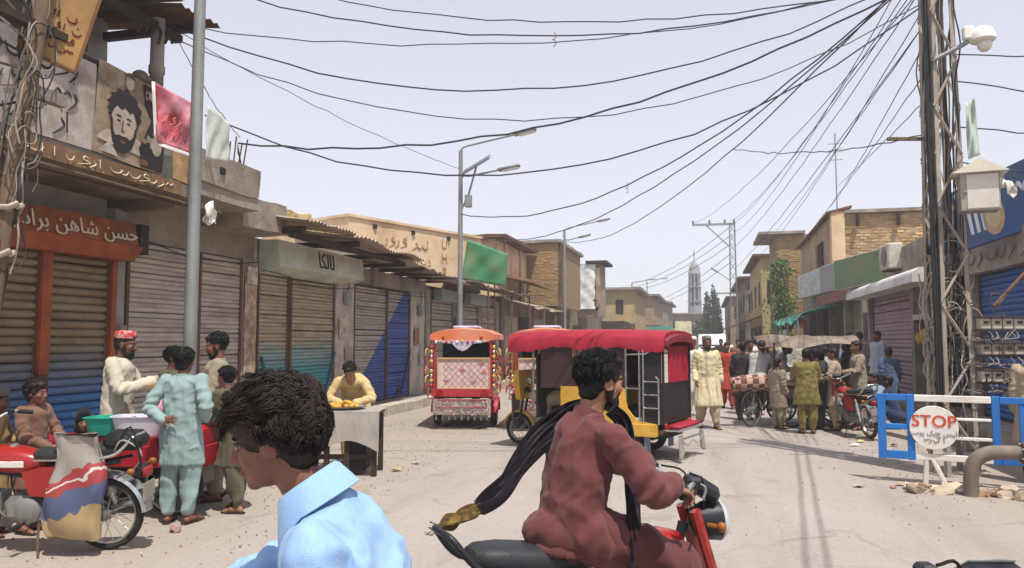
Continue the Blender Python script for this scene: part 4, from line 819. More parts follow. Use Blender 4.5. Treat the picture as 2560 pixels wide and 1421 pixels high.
# distribution box with pitched hood
t = thing('distribution_box', 'pale metal distribution box with pitched hood on the lattice pole', 'electrical box', (PX+.3, PY-.33, 3.44), R(-8)); t.scale = (.84, .84, .9); BXM = mat('box_paint', 'cfcac2', .5, .06, 3, .05, 40, .1, dirt='a79a8c', damt=.25)
b = MB(); b.bbox((0, 0, 0), (.5, .3, .52), .012); b.build('case', mat('box_case_paint', '9f988d', .6, .1, 3, .1), t); b = MB(); b.bbox((.03, -.155, .0), (.4, .02, .47), .008); b.build('door', BXM, t)
b = MB(); b.cbox((-.19, -.17, .0), (.05, .02, .025)); b.build('latch', STEEL, t)
b = MB(); b.add([(-.36, -.24, .25), (.36, -.24, .25), (.36, .24, .25), (-.36, .24, .25), (0, -.24, .44), (0, .24, .44)], [(0,1,4),(2,3,5),(0,4,5,3),(1,2,5,4),(0,3,2,1)]); b.build('hood', mat('hood_paint', 'd8d0c0', .6, .1, 3, .1), t)
# tied plastic rags
o = thing('plastic_rag', 'white plastic rag snagged beside the distribution box hood', 'rag', (PX+.52, PY-.3, 3.55)); RAG = mat('white_plastic', 'dedccf', .4, .12, 5, .2, 30)
for k in range(3):
    b = MB(); b.ell((0, 0, 0), (.12, .03, .07), 16, 10); A_ = np.array(b.v); b.v = (A_+np.c_[pnoise(A_*11+k*7), pnoise(A_*11+5+k), pnoise(A_*11+9+k)]*.07).tolist(); b.build('film', RAG, o, smooth=60, loc=(-.08+.11*k, .0, .12-.1*k), rot=(0, .5*k, .3*k))
# dome camera
t = thing('surveillance_camera', 'white dome surveillance camera on an arm of the lattice pole', 'camera', (PX+.43, PY-.3, 5.35)); WHT = mat('white_enamel', 'e3e0d8', .35, .04, 3, 0)
b = MB(); b.tube([(-.55, .1, -.18), (-.2, .05, -.02), (-.05, 0, .08)], .03, 8); b.build('arm', STEEL, t); b = MB(); b.lathe([(.02, .17), (.07, .16), (.12, .12), (.145, .05), (.15, 0), (.13, -.02)], 20); b.build('hood', WHT, t, smooth=50); b = MB(); b.ell((.02, 0, -.06), (.085, .085, .09), 16, 10); b.build('dome', mat('dome_plastic', 'd9d6d0', .2, .05, 3, 0), t, smooth=60); b = MB(); b.bbox((-.16, 0, .1), (.12, .1, .16), .015); b.build('junction_box', WHT, t)
# shelves of meters
for k, z in enumerate((1.84, 1.53, 1.2)):
    t = thing('meter_shelf', ('highest', 'middle', 'lowest')[k]+' shelf of white electricity meters beside the lattice pole', 'meters', (PX+.53, PY-.12+.02*k, z), R(14), group='meter shelves on the utility pole')
    b = MB(); b.box((-.28, -.05, -.08), (.28, .09, -.065)); b.box((-.28, -.12, .09), (.28, .1, .1)); b.build('shelf', RUST, t)
    for j in range(4):
        b = MB(); b.bbox((-.205+j*.137, -.02, .01), (.125, .11, .14), .012); mt = b.build('meter', mat('meter_white', 'c4bcae', .5, .14, 5, .05, 40, dirt='85786a', damt=.5), t)
        b = MB(); b.cbox((-.205+j*.137, -.077, .025), (.06, .004, .035)); b.build('dial', mat('dial_dark', '5b554e', .3), mt)
    for j in range(7): b = MB(); x = -.25+j*.085; b.tube(bez([(x, -.05, -.08), (x+rr.uniform(-.05, .05), -.09, -.16), (x-.12, -.06, -.2+rr.uniform(-.03, .04)), (x-.25, 0, -.15)], 3), .006, 4); b.build('wire', CAB[j % 3], t)
# ---- old timber pole on the left edge
CAB = [CAB[0], CAB[1], mat('cable_dull', '5c554e', .8, .15, 4, 0)]
t = thing('timber_pole', 'leaning old timber pole strung with cables before the orange shop', 'utility pole', (-5.62, 4.8, 0))
b = MB(); pts = bez([(0, 0, 0), (.02, .19, 1.5), (0, .4, 3), (.03, .6, 4.6), (0, .78, 6.6)], 4); b.tube(pts, [.082-.0015*i for i in range(len(pts))], 10); b.build('post', WOOD, t, smooth=50)
for k in range(26):
    z0 = rr.uniform(1.2, 3.4); z1 = z0+rr.uniform(.8, 2.2); x = rr.uniform(-.1, .14); y = rr.uniform(-.14, .1); b = MB(); b.tube(bez([(x+rr.uniform(-.05, .05), .13*z+y+rr.uniform(-.05, .05), z) for z in [z0+(z1-z0)*i/6 for i in range(7)]], 3), rr.choice((.005, .007, .009)), 5); b.build('cable', CAB[rr.randrange(3)], t, smooth=60)
for k in range(8): b = MB(); a0 = rr.random()*6; cz = rr.uniform(2.3, 4.2); r_ = rr.uniform(.08, .2); b.tube([(.1+.02*math.sin(i), .13*cz+r_*math.cos(a0+i*.45), cz+r_*1.4*math.sin(a0+i*.45)) for i in range(13)], .006, 5); b.build('cable', CAB[k % 3], t, smooth=60)
for k, z in enumerate((2.35, 2.75)): b = MB(); b.tube([(.12*math.cos(i*.7), .13*z+.1*math.sin(i*.7), z+.03*math.sin(i*2.3)) for i in range(10)], .025, 6, closed=False); b.build('rope_band', mat('rope_band', 'a79a8c', .9, .2, 8, .3), t, smooth=60)
b = MB(); b.box((-.05, .0, 4.35), (.05, 1.1, 4.42)); b.build('cross_arm', DARKW, t); b = MB(); b.box((-.04, .45, 3.75), (.04, .9, 3.86)); b.build('cross_arm', CONC, t)
for k in range(7): b = MB(); b.tube(bez([(-.9, -.6-.1*k, 3.2+.35*k), (-.3, .1, 3.5+.25*k), (.02, .5, 3.7+.13*k)], 4), .012, 5); b.build('cable', CAB[k % 3], t, smooth=60)
# ================================================================ overhead wires
WIRE = mat('overhead_cable', '3b3c45', .6, .1, 2, 0)
def wire(P0, P1, sag, r=.014, label=None, grp=None, n=26, wob=.02):
    P0, P1 = Vector(P0), Vector(P1); q = random.Random(int(P0.x*100+P1.z*977)); pts = []
    for i in range(n+1):
        f = i/n; p = P0.lerp(P1, f); p.z -= 4*sag*f*(1-f)-q.uniform(-wob, wob)*(.3 if i in (0, n) else 1); pts.append(p)
    o = MB().tube(pts, r*.72, 5).build('overhead_cable', WIRE, None, 60); tag(o, label, 'cable', grp); return o
SP = 'cables slung across the street'
for k, (a, c, s, r_, lb) in enumerate((
    ((-7.5, 11.14, 7.77), (2.85, 10.9, 6.35), .66, .013, 'topmost cable slung across the street at the picture top'),
    ((-6.7, 9.02, 6.57), (2.9, 10.9, 6.5), .82, .014, 'second highest cable across the street with a dangling hook'),
    ((-6.7, 8.4, 5.75), (2.8, 10.9, 6.4), .55, .01, 'thin nearly straight cable from the veranda column to the lattice pole'),
    ((-6.68, 8.42, 5.72), (3.0, 10.9, 6.6), 1.24, .014, 'sagging cable from the veranda column to the lattice pole'),
    ((-6.68, 8.43, 5.59), (3.0, 10.9, 6.15), 1.37, .01, 'thin deep-sagging cable from the veranda column across the street'),
    ((-6.8, 10.16, 4.62), (2.9, 11.0, 6.45), .82, .02, 'thick cable rising from the beige balcony past the lamp arm'),
    ((-6.6, 9.08, 4.72), (2.8, 10.9, 6.0), 1.44, .015, 'lowest long cable sagging past the solar lamp post'),
    ((-5.7, 17.7, 4.7), (3.0, 10.9, 6.7), 1.17, .017, 'cable climbing from the solar lamp post to the lattice pole'),
    ((-7.5, 25.6, 5.2), (3.1, 10.9, 6.75), 1.3, .017, 'cable climbing from the cream house to the lattice pole'),
    ((-6.4, 35.2, 6.24), (3.0, 10.9, 6.8), 1.24, .018, 'cable climbing from the yellow brick storey to the lattice pole'),
    ((-5.7, 17.7, 5.8), (-6.68, 8.46, 5.71), .14, .008, 'thin wire from the veranda column to the solar lamp post'),
    ((-6.68, 8.5, 5.68), (-6.8, 10.21, 4.71), .1, .008, 'short wire dropping from the veranda column to the beige balcony'),
    ((.65, 17.0, 5.73), (2.8, 10.85, 4.3), .15, .012, 'short level cable hung from the left of the lattice pole'))):
    wire(a, c, s, r_, lb, SP)
FAN = 'cables fanning from the lattice pole down the street'
for k, (a, c, s) in enumerate((((1.54, 40.0, 7.5), (2.9, 10.9, 6.6), .36), ((1.3, 40.0, 7.55), (2.92, 10.95, 6.5), .42), ((-.4, 40.0, 7.6), (2.94, 11.0, 6.4), .5), ((1.5, 40.0, 6.3), (2.8, 10.9, 6.2), .3), ((1.5, 40.0, 5.2), (2.8, 10.9, 5.7), .2),
        ((3.26, 48.0, 6.75), (2.98, 11.1, 6.2), .41), ((3.6, 42.0, 7.2), (3.0, 11.15, 6.0), .11), ((4.4, 33.0, 6.35), (3.02, 11.2, 5.8), .26), ((4.5, 30.0, 6.5), (3.04, 11.25, 5.4), .04), ((4.73, 30.0, 7.21), (3.06, 11.3, 5.0), .03), ((1.45, 40, 7.0), (2.9, 10.9, 6.9), .6))):
    wire(a, c, s, .011, ('fan cable ending on the near side of the mast top', 'fan cable ending on the mast head insulator', 'fan cable ending halfway along the mast cross arm', 'fan cable ending below the mast cross arm', 'lowest fan cable, ending at mid height of the mast', 'fan cable ending on the ochre house roof', 'fan cable ending on the creeper house roof', 'fan cable ending at the middle of the tan eave', 'fan cable ending at the corner of the brick parapet', 'fan cable ending on the antenna mast', 'topmost fan cable, ending just under the mast head')[k], FAN)
FAR = 'far cables beyond the lattice mast'
for k in range(5): wire((1.4, 40, 7.4-.45*k), (-5.7, (63, 63, 63, 80, 80)[k], 6.2-.25*k), .5, .02, ('highest', 'second', 'third', 'fourth', 'lowest')[k]+' of the far cables from the T-armed mast to the left lamps', FAR)
RT = 'cables leaving the lattice pole towards the picture edge'
for k, (z, z1, y1) in enumerate(((6.1, 6.6, 9.6), (5.3, 5.5, 11.5), (4.95, 4.6, 11.2), (4.35, 4.4, 11.6), (3.9, 3.5, 10.9))): wire((PX+.2, PY, z), (6.6, y1, z1), .12, .012, ('highest', 'second', 'third', 'fourth', 'lowest')[k]+' cable leaving the lattice pole towards the right picture edge', RT, 14)
for k, (a, c) in enumerate((((3.32, 10.7, 6.7), (1.55, -5, 6.3)), ((3.25, 10.7, 6.9), (1.35, -5, 6.2)))): wire(a, c, .25, .02, ('long cable passing overhead from the lattice pole', 'second long cable passing overhead beside its twin')[k], 'cables passing over the camera', 30)
# loops tied off on the cables
for k, (x, y, z) in enumerate(((-1.9, 9.95, 5.76), (-1.35, 14.1, 4.52))):
    b = MB(); b.tube([(.05*math.sin(i*.9), 0, -.02-.02*i+.03*math.cos(i*.9)) for i in range(12)], .011, 5); o = b.build('cable_hook', CAB[1], None, 60, (x, y, z)); o.scale = (.6, .6, .7); tag(o, ('small hook of wire dangling under the second highest cable', 'small loop of wire hanging on the climbing cable')[k], 'wire')
# wires and stakes on the beige balcony
for k in range(4): b = MB(); b.tube([(-6.85, 10.0+.12*k, 4.2), (-6.85+.03*k, 10.05+.1*k, 4.62+.1*(k % 2))], .012, 5); o = b.build('roof_stake', RUST); tag(o, 'thin rusty stake standing on the beige balcony', 'stake', 'stakes on the beige balcony')
for k in range(3): wire((-6.83, 10.2, 4.6-.05*k), (-7.3, 11.2+.15*k, 4.0), .05+.03*k, .012, 'loose wire drooping from the balcony stakes', 'wires on the beige balcony', 10)
# antenna mast on the brick parapet house
t = thing('antenna_mast', 'thin antenna mast rising above the raw brick wall', 'antenna', (4.75, 30, 6.34)); b = MB(); b.tube([(0, 0, 0), (0, 0, 2.9)], .025, 6); b.build('mast', STEEL, t)
for k in range(3): b = MB(); b.tube([(-.25, 0, 1.9+.3*k), (.25, 0, 1.9+.3*k)], .014, 5); b.build('rod', STEEL, t)
# red banner tied between balcony and lamp post
def sheet(name, C, m, label, cat, fold=.05, n=14, thick=.004, seed=1, parent=None):
    """cloth through four corners (BL,BR,TR,TL) with folds"""
    C = [Vector(c) for c in C]; nrm = (C[1]-C[0]).cross(C[3]-C[0]).normalized(); vs = []
    for s in (0, 1):
        for j in range(n+1):
            for i in range(n+1):
                a, c = i/n, j/n; p = C[0]*(1-a)*(1-c)+C[1]*a*(1-c)+C[2]*a*c+C[3]*(1-a)*c
                p = p+nrm*(fold*(math.sin(a*6+c*4+seed)*.6+.4*math.sin(a*13-c*7+seed*2))*(1-.6*abs(2*c-1))-(thick if s else 0)); vs.append(p)
    q = n+1; N = q*q; fs = []
    for j in range(n):
        for i in range(n): f = (j*q+i, j*q+i+1, (j+1)*q+i+1, (j+1)*q+i); fs += [f, tuple(N+k for k in reversed(f))]
    for i in range(n): fs += [(i, N+i, N+i+1, i+1), (n*q+i, n*q+i+1, N+n*q+i+1, N+n*q+i)]
    for j in range(n): fs += [(j*q, (j+1)*q, N+(j+1)*q, N+j*q), (j*q+n, N+j*q+n, N+(j+1)*q+n, (j+1)*q+n)]
    o = MB().add(vs, fs).build(name, m, parent, 180)
    if label: tag(o, label, cat)
    return o
REDB = mat('red_banner', 'a83a44', .5, .25, 3.5, .3, 14, dirt='d3a2b2', damt=.62, dscale=3.4)
bn = thing('red_banner', 'red and white cloth banner tied from the balcony to the steel post', 'banner', (-6.1, 7.7, 3.9))
o = sheet('cloth', ((-6.2, 7.67, 3.97), (-5.82, 7.84, 3.83), (-5.8, 7.9, 4.42), (-6.2, 7.58, 4.66)), REDB, None, None, .075, 22); adopt(o, bn)
for (C) in (((-6.19, 7.66, 3.93), (-5.81, 7.83, 3.79), (-5.81, 7.835, 3.83), (-6.19, 7.665, 3.97)), ((-6.215, 7.63, 3.95), (-6.185, 7.65, 3.95), (-6.185, 7.57, 4.66), (-6.215, 7.55, 4.66))): adopt(sheet('border', C, mat('banner_white', 'd9d2cf', .6, .1, 4, .1), None, None, .004, 6), bn)
o = scribble(None, mat('banner_pink_print', 'd77a72', .7, .2, 6, 0), -.16, .16, 0, .12, 6, 12, 0, .008); o.data.transform(facing(-5.985, 7.7, 4.2, .6, -.8) @ Matrix.Rotation(R(-15), 4, 'Z')); adopt(o, bn)
o = sheet('pale_rag', ((-5.62, 7.75, 3.75), (-5.58, 8.15, 3.8), (-5.6, 8.2, 4.3), (-5.62, 7.78, 4.4)), mat('pale_green_rag', 'b6bab0', .8, .25, 6, .2), 'pale torn poster wrapped behind the steel lamp post', 'poster', .03)
sheet('green_rag', ((PX+.2, PY-.34, 3.86), (PX+.33, PY-.36, 3.9), (PX+.3, PY-.34, 4.62), (PX+.2, PY-.32, 4.56)), mat('green_net', 'b7c4b9', .7, .3, 9, .3, 30, dirt='8fa89a', damt=.5, dscale=9), 'pale green net rag hanging above the distribution box', 'rag', .05, 14, .004, 4)
# green flag board hanging below the cream wall
o = sheet('green_flag', ((-7.25, 22.6, 3.5), (-5.95, 23.0, 3.3), (-5.85, 23.0, 4.3), (-7.05, 22.6, 4.75)), mat('green_flag', '3c7d55', .6, .14, 1.6, .15, 12, dirt='8b7d5e', damt=.3, dscale=1.2), 'slanting green banner hung on poles over the awning shop', 'banner', .06)
b = MB(); b.tube([(-6.3, 23.05, 0), (-6.3, 23.05, 4.5)], .025, 6); o = b.build('banner_pole', RUST); tag(o, 'thin pole holding the slanting green banner', 'pole')
# plastic bag and rags on the post, thin pipe along the balcony
o = thing('plastic_bag', 'white plastic bag snagged on the pipe beside the steel post', 'bag', (-6.45, 9.05, 3.35)); b = MB(); b.ell((0, 0, 0), (.05, .12, .15), 18, 14); A_ = np.array(b.v); b.v = (A_+np.c_[pnoise(A_*13), pnoise(A_*13+5), pnoise(A_*13+9)]*.12).tolist(); b.build('film', RAG, o, smooth=60)
for k in range(2): b = MB(); b.tube([(-6.5-.05*k, 4.5, 3.46-.05*k), (-6.45, 9.3, 3.4-.03*k)], .014, 6); o = b.build('service_pipe', (WOOD, DARKW)[k]); tag(o, ('pale thin pipe running under the balcony edge', 'dark thin pipe running under the balcony edge')[k], 'pipe')
# ================================================================ VEHICLES
CHR = mat('chrome', 'c9c9c6', .25, .06, 5, 0, metal=.9); ALU = mat('cast_alloy', '8f8f8c', .5, .14, 6, .15, 60, .6, dirt='4e4740', damt=.35); TYRE = mat('tyre_rubber', '232120', .85, .2, 8, .3, 60, dirt='5f5548', damt=.35); SEATM = mat('black_vinyl', '2e3033', .5, .12, 5, .15, 70)
BRED = mat('bike_red', '98211f', .35, .08, 2, 0, coat=.5, dirt='7d3a2c', damt=.2); BPLA = mat('black_plastic', '24252a', .45, .1, 5, .05, 60); LENS = mat('clear_lens', 'c8ccd0', .15, .05, 3, 0); TAILR = mat('red_lens', '8c1a1a', .25, .1, 5, 0); AMBER = mat('amber_lens', '8a5522', .35)
def ell_ring(x, cy, cz, w, h, n=16, p=2.4):
    """superellipse ring in the YZ plane at x"""
    out = []
    for j in range(n):
        a = 2*math.pi*j/n; c, s = math.cos(a), math.sin(a); out.append(Vector((x, cy+w*math.copysign(abs(c)**(2/p), c), cz+h*math.copysign(abs(s)**(2/p), s))))
    return out
def wheel(parent, x, y, z, r, w=.035, spokes=18, name='wheel', rimm=None, hub=.045, tyr=None):
    o = bpy.data.objects.new(name, None); COL.objects.link(o); o.parent = parent; o.location = (x, y, z); o.rotation_euler = (R(90), 0, 0)
    b = MB(); n = 28; b.lathe([(r-w*1.5, -w*.6), (r-w*.7, -w), (r-.006, -w*.55), (r, 0), (r-.006, w*.55), (r-w*.7, w), (r-w*1.5, w*.6), (r-w*1.5, -w*.6)], n, cap=False); b.build('tyre', tyr or TYRE, o, smooth=60)
    b = MB(); b.lathe([(r-w*1.5+.002, -w*.7), (r-w*1.9, -w*.5), (r-w*1.9, w*.5), (r-w*1.5+.002, w*.7), (r-w*1.5+.002, -w*.7)], n, cap=False); b.build('rim', rimm or CHR, o, smooth=40)
    b = MB(); b.lathe([(hub*.5, -.07), (hub, -.06), (hub, -.03), (hub*.6, -.025), (hub*.6, .025), (hub, .03), (hub, .06), (hub*.5, .07)], 14); b.build('hub', ALU, o, smooth=40)
    b = MB()
    for k in range(spokes):
        a = 2*math.pi*k/spokes; a2 = a+(.25 if k % 2 else -.25); s = .04 if (k//2) % 2 else -.04; b.tube([(hub*.9*math.cos(a2), hub*.9*math.sin(a2), s), ((r-w*1.9)*math.cos(a), (r-w*1.9)*math.sin(a), 0)], .0028, 4)
    b.build('spokes', STEEL, o); return o
def arc_strip(cx, cz, r, w, a0, a1, n=14, t=.006, lip=.025):
    """mudguard: curved channel about y axis"""
    rings = []
    for i in range(n+1):
        a = R(a0+(a1-a0)*i/n); c, s = math.cos(a), math.sin(a); pr = [(-w, -lip), (-w*.8, 0), (0, .012), (w*.8, 0), (w, -lip), (w-.004, -lip-.002), (w*.78, -t), (0, .012-t), (-w*.78, -t), (-w+.004, -lip-.002)]
        rings.append([Vector((cx+(r+d)*c, y, cz+(r+d)*s)) for y, d in pr])
    return MB().loft(rings)
def motorbike(label, body=BRED, group=None, seat=SEATM, dash='box', steer=0., stand=True, rail='loop', kick=1):
    t = thing('motorbike', label, 'motorbike', group=group)
    wheel(t, -.6, 0, .285, .285); fr = bpy.data.objects.new('steering', None); COL.objects.link(fr); fr.parent = t; fr.location = (.42, 0, 0); fr.rotation_euler = (0, 0, steer)
    wheel(fr, .2, 0, .285, .285, name='front_wheel')
    for s in (-1, 1):
        b = MB(); b.tube([(.2, s*.075, .285), (.06, s*.075, .68)], .018, 8); b.tube([(.1, s*.075, .56), (-.01, s*.075, .9)], .028, 8); b.build('fork_leg', body, fr, smooth=40)
    b = arc_strip(.2, .285, .315, .055, 25, 165); b.build('front_mudguard', CHR, fr, smooth=40)
    b = MB(); b.tube(bez([(-.2, -.36, 1.02), (-.1, -.26, 1.05), (-.03, -.12, .99), (0, 0, .95), (-.03, .12, .99), (-.1, .26, 1.05), (-.2, .36, 1.02)], 5), .012, 8); b.build('handlebar', CHR, fr, smooth=60)
    for s in (-1, 1):
        b = MB(); b.tube([(-.13, s*.285, 1.043), (-.205, s*.365, 1.02)], .0175, 8); b.build('grip', BPLA, fr, smooth=60); b = MB(); b.tube(bez([(-.08, s*.25, 1.05), (-.06, s*.3, 1.04), (-.12, s*.4, 1.015)], 3), .006, 5); b.build('lever', CHR, fr); b = MB(); b.bbox((-.09, s*.245, 1.05), (.06, .05, .045), .01); b.build('switch_block', BPLA, fr)
        b = MB(); b.ell((.09, s*.15, .84), (.022, .024, .022), 10, 8); b.tube([(.05, s*.09, .84), (.08, s*.14, .84)], .01, 6); b.build('indicator', AMBER, fr, smooth=60)
    M_ = Matrix.Translation((.09, 0, .84)) @ Matrix.Rotation(R(90), 4, 'Y'); b = MB(); b.lathe([(.02, -.1), (.06, -.08), (.085, -.02), (.09, .05)], 18, M=M_); hl = b.build('headlamp', BPLA, fr, smooth=40); b = MB(); b.lathe([(.088, .05), (.093, .056), (.08, .075), (.03, .09)], 18, M=M_); b.build('lens', LENS, hl, smooth=50)
    M_ = Matrix.Translation((.06, 0, .985)) @ Matrix.Rotation(R(30), 4, 'Y'); b = MB(); b.bbox((0, 0, 0), (.15, .17, .075), .025, 0, M_); ins = b.build('instrument_case', BPLA, fr, smooth=30); b = MB(); b.bbox((-.012, 0, .038), (.1, .13, .008), .004, 0, M_); b.build('dial', mat('dial_glass', '8d8f8c', .15, .1, 8, 0), ins)
    for s in (-1, 1): b = MB(); b.tube(bez([(.05, s*.05, .9), (.02, s*.1, 1.04), (-.06, s*.2, 1.06)], 4), .005, 5); b.build('control_cable', BLACK, fr)
    # tank, seat, covers
    rings = [ell_ring(x, 0, z, w, h, 18, 2.6) for x, z, w, h in ((.36, .72, .035, .05), (.33, .725, .085, .085), (.24, .725, .115, .105), (.1, .715, .125, .105), (-.02, .7, .115, .09), (-.1, .69, .09, .07), (-.13, .685, .05, .05))]
    b = MB().loft(rings); tk = b.build('tank', body, t, smooth=60); b = MB(); b.lathe([(.035, 0), (.035, .015), (.025, .022)], 14, M=Matrix.Translation((.14, 0, .818))); b.build('filler_cap', CHR, tk, smooth=40)
    for s in (-1, 1): b = MB(); b.bbox((.1, s*.121, .7), (.22, .012, .05), .005); b.build('tank_badge', mat('badge_white', 'd8d2c8', .4), tk)
    rings = [ell_ring(x, 0, z, w, h, 16, 3.0) for x, z, w, h in ((-.05, .755, .07, .03), (-.08, .76, .095, .045), (-.2, .755, .115, .05), (-.4, .77, .12, .055), (-.58, .79, .12, .058), (-.68, .8, .105, .05), (-.72, .805, .08, .03))]
    b = MB().loft(rings); st = b.build('seat', seat, t, smooth=60); b = MB()
    for s in (-1, 1): b.tube([(-.08, s*.11, .73), (-.4, s*.125, .735), (-.66, s*.115, .765)], .008, 5)
    b.build('seat_trim', CHR, st)
    for s in (-1, 1):
        b = MB(); b.prism([(0, 0), (.3, .02), (.36, .2), (.22, .24), (-.02, .24)], .03, Matrix.Translation((-.36, s*.12-(.015), .44)) @ Matrix.Rotation(R(90), 4, 'X')@ Matrix.Translation((0, 0, -.03))); b.build('side_cover', body, t, smooth=30)
    b = MB(); b.tube([(.38, 0, .84), (.3, 0, .62), (.0, 0, .58), (-.3, 0, .56)], .025, 8); b.tube([(-.3, .09, .56), (-.55, .1, .68), (-.75, .1, .72)], .014, 6); b.tube([(-.3, -.09, .56), (-.55, -.1, .68), (-.75, -.1, .72)], .014, 6); b.tube([(.3, 0, .6), (.24, 0, .35)], .02, 6); b.build('frame', BPLA, t)
    b = MB(); b.bbox((.02, 0, .34), (.32, .22, .2), .05); eng = b.build('engine', ALU, t, smooth=40); b = MB()
    for k in range(6): b.bbox((.21+k*.022, 0, .4), (.01, .15, .14), .02)
    b.build('cylinder_fins', ALU, eng)
    for s in (-1, 1): b = MB(); b.lathe([(.02, -.02), (.1, -.02), (.1, .015), (.07, .03)], 18, M=Matrix.Translation((-.04, s*.115, .34)) @ Matrix.Rotation(R(-90*s), 4, 'X')); b.build('engine_cover', ALU, eng, smooth=40)
    b = MB(); b.tube(bez([(.28, -.06, .38), (.3, -.1, .25), (.1, -.13, .2), (-.2, -.14, .24), (-.35, -.15, .27)], 5), .016, 8); b.tube([(-.3, -.15, .265), (-.38, -.15, .28), (-.85, -.16, .36), (-.88, -.16, .365)], [.02, .036, .04, .025], 10); b.build('exhaust', CHR, t, smooth=50)
    b = MB(); b.bbox((-.33, .1, .3), (.62, .04, .1), .04); b.build('chain_case', ALU, t, smooth=40)
    for s in (-1, 1): b = MB(); b.tube([(-.08, s*.09, .3), (-.6, s*.1, .285)], .016, 6); b.tube([(-.6, s*.13, .3), (-.5, s*.13, .66)], .02, 8); b.tube([(-.57, s*.13, .4), (-.52, s*.13, .6)], .034, 8); b.build('rear_suspension', CHR, t, smooth=40)
    b = arc_strip(-.6, .285, .33, .075, 20, 175, 16); b.build('rear_mudguard', CHR if body is BRED else BPLA, t, smooth=40)
    b = MB(); b.bbox((-.86, 0, .62), (.09, .16, .1), .025); tl = b.build('tail_lamp', BPLA, t, smooth=40); b = MB(); b.bbox((-.915, 0, .62), (.03, .14, .08), .012); b.build('lens', TAILR, tl, smooth=40); b = MB(); b.box((-.93, -.09, .42), (-.92, .09, .54)); b.build('number_plate', mat('plate_grey', '8d8a80', .6, .1, 4, 0), t)
    for s in (-1, 1): b = MB(); b.tube([(-.84, s*.05, .66), (-.86, s*.16, .66)], .007, 5); b.ell((-.87, s*.18, .66), (.03, .03, .025), 10, 8); b.build('indicator', AMBER, t, smooth=60)
    b = MB(); b.tube(bez([(-.5, -.13, .74), (-.72, -.135, .78), (-.84, -.1, .9), (-.86, 0, .915), (-.84, .1, .9), (-.72, .135, .78), (-.5, .13, .74)], 5), .014, 8); b.build('grab_rail', CHR if rail == 'chrome' else BPLA, t, smooth=60)
    for s in (-1, 1): b = MB(); b.tube([(-.02, s*.1, .25), (.0, s*.26, .24)], .012, 6); b.tube([(0, s*.17, .24), (0, s*.28, .24)], .02, 8); b.build('footrest', BPLA, t)
    if stand: b = MB(); b.tube(bez([(-.12, .1, .26), (-.14, .16, .15), (-.2, .26, .01)], 4), .01, 6); b.box((-.24, .23, 0), (-.16, .29, .012)); b.build('side_stand', RUST, t)
    return t
def place(o, x, y, deg, z=0, lean=0.):
    o.location = (x, y, z); o.rotation_euler = (lean, 0, R(deg)); return o
bkL = motorbike('parked red motorbike with a printed sack over its seat', rail='chrome'); place(bkL, -5.2, 5.16, 194, 0, R(-5))
bkM = motorbike('red motorbike ridden by the man in maroon', rail='loop', stand=False); place(bkM, -.47, 3.2, 49)
bkR = motorbike('parked red motorbike standing between the food cart and the barrier', rail='chrome'); place(bkR, 2.5, 14.75, 105, 0, R(-5))
bkC = motorbike('dark motorbike peeking in at the bottom corner', mat('bike_black', '2b2c30', .35, .08, 2, 0, coat=.4), stand=False); place(bkC, .862, 1.99, 104)
# sack slung over the parked bike
SK = bpy.data.materials.new('printed_sack'); SK.use_nodes = True; n = SK.node_tree.nodes; l = SK.node_tree.links; bs = n['Principled BSDF']; bs.inputs['Roughness'].default_value = .55
tc = n.new('ShaderNodeTexCoord'); sx = n.new('ShaderNodeSeparateXYZ'); l.new(tc.outputs['Object'], sx.inputs[0]); nz = n.new('ShaderNodeTexNoise'); nz.inputs['Scale'].default_value = 5; l.new(tc.outputs['Object'], nz.inputs['Vector'])
ma = n.new('ShaderNodeMath'); ma.operation = 'MULTIPLY_ADD'; ma.inputs[1].default_value = .3; l.new(nz.outputs[0], ma.inputs[0]); l.new(sx.outputs[2], ma.inputs[2]); mb = n.new('ShaderNodeMath'); mb.operation = 'MULTIPLY_ADD'; mb.inputs[1].default_value = .35; l.new(sx.outputs[0], mb.inputs[0]); l.new(ma.outputs[0], mb.inputs[2])
rp = n.new('ShaderNodeValToRGB'); l.new(mb.outputs[0], rp.inputs[0]); rp.color_ramp.interpolation = 'CONSTANT'; el = rp.color_ramp.elements; el[0].position = 0; el[0].color = (*lin('9c8560'), 1); el[1].position = .34; el[1].color = (*lin('47506e'), 1)
for p_, c_ in ((.5, '8e2f30'), (.56, 'b9b0a6'), (.585, '8e2f30'), (.63, '8a827a')): e = el.new(p_); e.color = (*lin(c_), 1)
l.new(rp.outputs[0], bs.inputs['Base Color'])
sk = thing('feed_sack', 'printed grey, red and blue woven sack hung over the parked motorbike', 'sack', (-4.72, 5.06, .14), R(194))
b = MB(); rings = []
for k in range(15):
    f = k/14; z = .78*f; w = .2+.03*math.sin(f*5); th = .07*math.sin(math.pi*min(1, f*1.15+.12))**.6+.008+.006*math.sin(z*23)
    rings.append([Vector((w*math.copysign(abs(math.cos(a))**.6, math.cos(a))+.03*math.sin(z*9), th*math.sin(a)*(1+.25*math.sin(a*5+z*9))+.014*math.sin(z*16+a*3)+.008*math.sin(a*9-z*20), z+.02*math.sin(a*2))) for a in [2*math.pi*j/28 for j in range(28)]])
b.loft(rings); b.build('cloth', SK, sk, smooth=60)
# strap loops on its carrier
for k in range(3): b = MB(); b.tube(bez([(-.7, .1, .8), (-.8-.03*k, .16, .9+.05*k), (-.92, .12, .8-.05*k), (-.86, .1, .66), (-.74, .14, .6)], 4), .008, 5); b.build('strap', BLACK if k else CHR, bkL)
b = MB(); b.bbox((-.75, .0, .87), (.3, .24, .14), .05); b.build('luggage_roll', BLACK, bkL, smooth=40)
